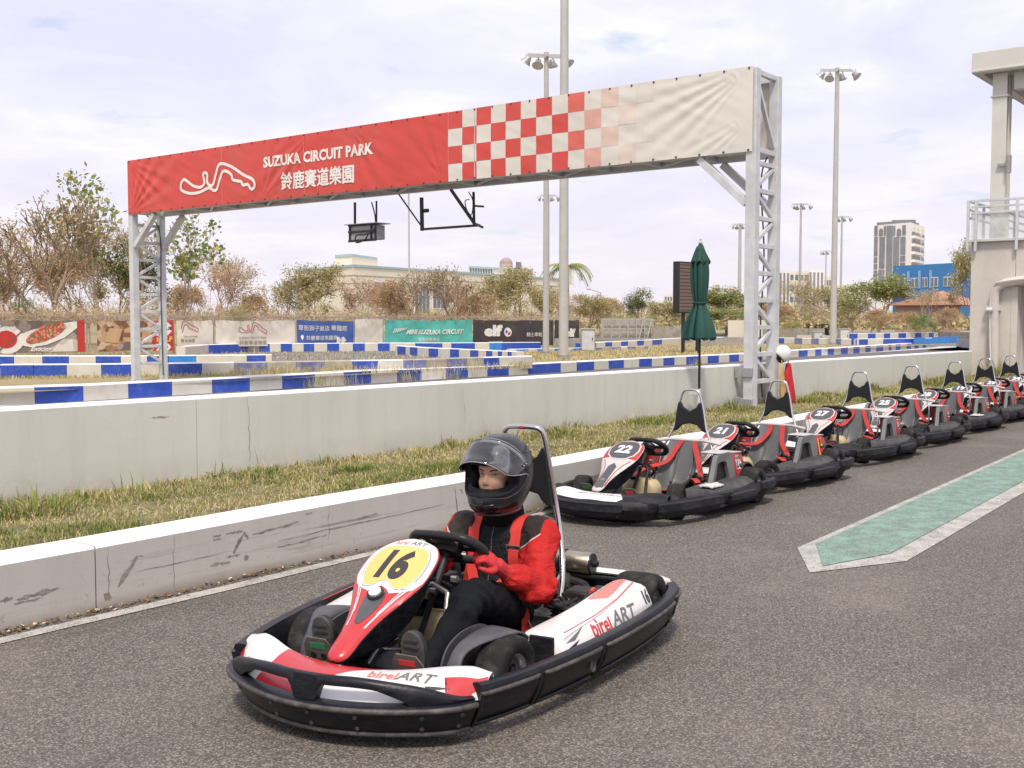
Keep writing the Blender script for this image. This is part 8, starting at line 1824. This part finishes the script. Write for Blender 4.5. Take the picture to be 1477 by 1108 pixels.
mb = MB(); mb.tube(ring_ap(.002, 1.0), .0065, 8, closed=True); mb.build('aperture_gasket', hm2, hl, smooth=True, angle=180)
mb = MB(); A_, B_ = ring_ap(.0, .985), ring_ap(-.012, .84); mb.loft([A_, B_], cap=False); mb.build('aperture_lining', hm2, hl, smooth=True, angle=180)
for s in (1, -1):
    mb = MB(); blob(mb, HH + HP @ Vector((.035, s * .092, -.040)), (.055, .020, .058)); mb.build('cheek_pad', hm2, hl, smooth=True, angle=180)
mb = MB(); blob(mb, HH + HP @ Vector((.118, 0, -.098)), (.030, .055, .016)); mb.build('breath_guard', hm2, hl, smooth=True, angle=180)
mb = MB(); mb.tube([hsurf(2 * PI * k / 60, -.165, 1.0) for k in range(60)], .007, 8, closed=True); mb.build('bottom_trim', hm3, hl, smooth=True, angle=180)
bvh = bvh_of([sh])
for s in (1, -1):
    mb = MB(); mb.tube(catmull([hsurf(s * math.radians(v), z, 1.004) for v, z in ((0, -.080), (25, -.084), (50, -.088), (68, -.074), (80, -.045), (88, -.005))], 6), .0035, 6); mb.build('chin_ridge', hm3, hl, smooth=True)
    mb = MB(); mb.tube(catmull([hsurf(s * math.radians(v), z, 1.004) for v, z in ((0, .100), (30, .104), (60, .094), (95, .080), (130, .060), (158, .010), (165, -.060))], 6), .0028, 6); mb.build('shell_crease', hm3, hl, smooth=True)
    mb = MB(); pts = [hsurf(s * math.radians(v), z, 1.01) for v, z in ((46, .088), (60, .080), (74, .082), (62, .094))]; mb.loft([pts, [p + (p - HH).normalized() * .006 for p in pts]]); mb.build('top_vent', hm3, hl, bevel=.002)
    mb = MB(); pts = [hsurf(s * math.radians(v), z, 1.004) for v, z in ((8, -.112), (30, -.108), (33, -.122), (10, -.128))]; mb.loft([pts, [p + (p - HH).normalized() * .004 for p in pts]]); mb.build('chin_vent', hm3, hl, bevel=.0015)
mb = MB(); pts = [hsurf(math.radians(v), z, 1.004) for v, z in ((-9, -.094), (9, -.094), (7, -.114), (-7, -.114))]; mb.loft([pts, [p + (p - HH).normalized() * .005 for p in pts]]); mb.build('mouth_vent', hm3, hl, bevel=.002)
# raised clear visor: the strip that would close the aperture, turned up about its side pivots
PV = Vector((.012, 0, .018)); VR = Matrix.Rotation(math.radians(-46), 3, 'Y'); vm = mat_visor()
def vis(az, z, k=1.075):
    p = HP.inverted() @ (hsurf(az, z, k) - HH); q = VR @ (p - PV) + PV; return HH + HP @ q
mb = MB(); rows = []; nv = 14
for j in range(nv + 1):
    t = j / nv; row = []
    for i in range(61):
        az = math.radians(-92 + 184 * i / 60); u = abs(az) / math.radians(92); top, bot = .052 - .030 * u ** 3, -.082 + .078 * smoothstep(.60, 1.0, u); row.append(vis(az, bot + (top - bot) * t))
    rows.append(row)
mb.loft(rows, ringclosed=False, cap=False); v = mb.build('visor', vm, hl, smooth=True, angle=180); md = v.modifiers.new('solid', 'SOLIDIFY'); md.thickness = .0025
mb = MB(); mb.tube(rows[0], .0026, 6); mb.build('visor_lower_edge', M('visor_edge', (.30, .30, .28), .2, alpha=.8), hl, smooth=True); mb = MB(); mb.tube(rows[-1], .0022, 6); mb.build('visor_upper_edge', _mats['visor_edge'], hl, smooth=True)
for s in (1, -1):
    c = HH + HP @ Vector((PV.x - .005, s * .139, PV.z)); mb = MB(); mb.lathe([(.026, -.004), (.026, .004), (.018, .007), (.001, .008)] if s > 0 else [(.001, -.008), (.018, -.007), (.026, -.004), (.026, .004)], c, 'y', 24); mb.build('visor_pivot', hm3, hl, smooth=True, angle=50)
    for dx, dz in ((.030, -.002), (.040, -.018)): mb = MB(); mb.lathe([(.001, -.004), (.0045, -.003), (.0045, .003), (.001, .004)], c + HP @ (VR @ Vector((dx, s * .004, dz))), 'y', 10); mb.build('screw', k_chr, hl, smooth=True)

# --- harness over the driver, part of the kart
har = empty('harness', (0, 0, 0), 0, hero); bvh = bvh_of([jacket]); m_bk = M('buckle_steel', (.30, .27, .24), .4, metal=.7)
def onj(x, y, z, d=(-1, 0, 0), off=.006):
    h = bvh.ray_cast(Vector((x, y, z)), Vector(d), .8); return h[0] - Vector(d) * off if h[0] else None
for s, yt, yb in ((1, .100, .104), (-1, -.092, -.088)):
    pts = [Vector((-.40, s * .07, .46)), Vector((-.33, s * .085, .515))] + [onj(x, yt, .9, (0, 0, -1), .007) for x in (-.27, -.22)] + [onj(x, yt, .9, (0, 0, -1), .008) for x in (-.175, -.150)] + [onj(.3, yt, .490, off=.008), onj(.3, yb, .465, off=.008), onj(.3, yb, .432, off=.008)]; pts = [p for p in pts if p]
    strap('webbing', pts, .050, har, k_belt, [(0, 0, 1)] * 4 + [(.7, 0, .7)] + [(1, 0, .3)] * 3, .0022)
    c = onj(.3, yb, .420, off=.014); mb = MB(); R_ = Matrix.Rotation(math.radians(18), 3, 'Y')
    for dz in (.012, -.012): mb.box(c + R_ @ Vector((0, 0, dz)), (.006, .068, .007), 0, R_)
    for dy in (.031, -.031): mb.box(c + R_ @ Vector((0, dy, 0)), (.006, .006, .03), 0, R_)
    mb.build('adjuster', m_bk, har, bevel=.001)
    pts = [onj(.3, yb, z, off=.009) for z in (.418, .38, .33)] + [onj(.3, yb * .72, .28, off=.012), onj(.3, s * .035, .245, off=.02)]; strap('webbing', pts, .046, har, k_belt, (1, 0, .3), .0022)
mb = MB(); c = onj(.3, 0, .245, off=.03); mb.box(c, (.02, .06, .045)); mb.build('buckle', m_bk, har, bevel=.004)
strap('webbing', [c + Vector((-.005, .02, 0)), (.0, .08, .262), (-.02, .15, .235), (-.03, .185, .185), (-.015, .20, .13), (-.01, .205, .10)], .044, har, k_belt, [(.6, 0, 1)] * 3 + [(.4, 1, .2)] * 3, .0022)
strap('webbing', [c + Vector((-.005, -.02, 0)), (.0, -.08, .262), (-.03, -.15, .225), (-.06, -.19, .15)], .044, har, k_belt, [(.6, 0, 1)] * 2 + [(.4, -1, .2)] * 2, .0022)
strap('webbing', [(.04, .0, .262), (.075, -.03, .262), (.11, -.06, .255)], .040, har, k_belt, (0, 0, 1), .0022)
mb = MB(); mb.tube([(.10, .33, .075), (-.035, .20, .14)], .004, 8); mb.build('anchor_rod', k_stl, har)
# ------------------------------------------------------------------ closed green parasol clamped to the pit wall
UB = Vector((0, 6.1, .28)); d = ray(1009, 500); UB.x = d.x * (6.1 / d.y); par = thing('parasol', 'closed dark green parasol on a thin pole standing against the tall wall', 'parasol', UB); m_gr = M('dark_green_canvas', (0.012, 0.062, 0.048), .8, var=.18, scale=5, bump=.25, bscale=120)
zt = CAM_H + (463 - 352) / F_PX * (UB.x * math.cos(HEAD) + UB.y * math.sin(HEAD)) - .28; dep = UB.x * math.cos(HEAD) + UB.y * math.sin(HEAD); zp = lambda py: CAM_H + (463 - py) / F_PX * dep - .28
mb = MB(); mb.tube([(0, 0, 0), (0, 0, zt + .02)], .014, 10); mb.build('pole', M('dark_bronze_pole', (.035, .025, .022), .4, metal=.5), par, smooth=True); mb = MB(); mb.tube([(0, 0, 0), (0, 0, .32)], .026, 12); mb.box((0, .05, .28), (.10, .10, .05)); mb.build('base_tube', m_steel, par, smooth=True, angle=40)
def folded(prof, nf, amp, seed, name, mat, skew=0.0):
    mb = MB(); rings = []; r = random.Random(seed); ph = [r.uniform(-.25, .25) for _ in range(nf)]; NR = nf * 8
    for z, R_, a in prof:
        ring = []
        for k in range(NR):
            t = 2 * PI * k / NR; f = (k % 8) / 8; q = k // 8; fold_ = abs(math.sin(PI * (f + ph[q] * .3))) ** .7; rr2 = R_ * (1 - a * amp * (1 - fold_)) * (1 + .08 * math.sin(q * 2.4 + seed)); t2 = t + skew * a * .35 * math.sin(PI * f)
            ring.append(Vector((rr2 * math.cos(t2), rr2 * math.sin(t2), z - (.02 * a * math.cos(2 * PI * f) if z == prof[0][0] else 0))))
        rings.append(ring)
    mb.loft(rings, cap=False); o = mb.build(name, mat, par, smooth=True, angle=60); md = o.modifiers.new('solid', 'SOLIDIFY'); md.thickness = .004; return o
S_ = catmull([(a, b, c) for a, b, c in ((zp(489), .200, 1), (zp(478), .190, 1), (zp(462), .150, 1), (zp(449), .105, 1), (zp(441), .078, .9), (zp(436), .070, .8), (zp(431), .080, .9), (zp(415), .100, 1), (zp(395), .108, 1), (zp(380), .100, .9), (zp(372), .085, .6), (zp(356), .04, .3))], 3)
folded([(p.x, p.y, p.z) for p in S_], 8, .42, 3, 'canopy', m_gr, 1.0)
folded([(zp(380), .112, 1), (zp(376), .105, .9), (zp(366), .065, .8), (zp(354), .026, .4), (zp(352), .016, .1)], 8, .25, 5, 'vent_cap', m_gr)
mb = MB(); mb.lathe([(.010, zt - .01), (.022, zt), (.024, zt + .015), (.010, zt + .03), (.014, zt + .045), (.004, zt + .065), (.0, zt + .07)], (0, 0, 0), 'z', 14); mb.build('finial', k_pwht, par, smooth=True)
mb = MB(); mb.tube([Vector((.078 * math.cos(a), .078 * math.sin(a), zp(437) + .004 * math.sin(3 * a))) for a in [2 * PI * k / 24 for k in range(24)]], .010, 6, closed=True); mb.build('tie_band', m_gr, par, smooth=True)
# ------------------------------------------------------------------ white helmet and flags hung on the gantry's rear post
hx = on_x(1122, 511, 13.33); wh = thing('white_helmet', 'white open-face helmet hung on the gantry leg above a rolled red flag', 'helmet', (hx.x, 6.02, hx.z)); m_wh = M('white_gloss', (.76, .75, .74), .3, coat=.3)
mb = MB(); rings = []
for j in range(13): b = -.45 + (PI / 2 + .43) * j / 12; rings.append([Vector((.125 * math.cos(a) * math.cos(b), .105 * math.sin(a) * math.cos(b), .125 * math.sin(b))) for a in [2 * PI * k / 28 for k in range(28)]])
mb.loft(rings, cap=False); o = mb.build('shell', m_wh, wh, smooth=True, angle=180); md = o.modifiers.new('solid', 'SOLIDIFY'); md.thickness = .012; mb = MB(); rings = [[Vector((.110 * math.cos(a) * math.cos(b), .092 * math.sin(a) * math.cos(b), -.02 + .10 * math.sin(b))) for a in [2 * PI * k / 20 for k in range(20)]] for b in (-.9, -.5, 0, .4)]; mb.loft(rings); mb.build('padding', k_frm, wh, smooth=True)
mb = MB(); mb.tube(catmull([(-.1, -.02, -.05), (-.06, -.03, -.12), (.02, -.02, -.14), (.08, 0, -.06)], 5), .008, 6); mb.build('chin_strap', k_frm, wh, smooth=True); wh.rotation_euler = Matrix.Rotation(.75, 4, Vector((.789, .614, 0))).to_euler()
for nm, lab, x0, col, w, poly in (('red_flag', 'rolled red marshal flag hanging under the white helmet on the gantry leg', 13.44, M('red_flag_cloth', (.50, .018, .022), .75, var=.15, scale=8, bump=.5, bscale=25), .115, 1.0), ('yellow_flag', 'rolled tan and yellow flag hanging beside the red one on the gantry leg', 13.25, M('tan_flag_cloth', (.48, .34, .14), .8, var=.3, scale=9, bump=.5, bscale=25), .055, .8)):
    t = thing(nm, lab, 'flag', (x0, 5.98, hx.z - .12), 0, 'flags hung on the gantry leg'); mb = MB(); rings = []
    for j in range(20):
        v = j / 19; z = -v * .74 * poly; wd = w * (.45 + .75 * math.sin(min(1, v * 1.5) * PI / 2)) * (1 - .55 * smoothstep(.6, 1, v)); rings.append([Vector((.04 * v + wd * math.cos(a) * (1 + .18 * math.sin(3 * a + v * 5)), .4 * wd * math.sin(a) * (1 + .3 * math.sin(5 * a + v * 7)), z)) for a in [2 * PI * k / 24 for k in range(24)]])
    mb.loft(rings); mb.build('cloth', col, t, smooth=True, angle=180); mb = MB(); mb.tube([(-.01, 0, .05), (.05, .01, -.82 * poly)], .009, 8); mb.build('stick', M('wooden_stick', (.42, .30, .16), .7), t, smooth=True)
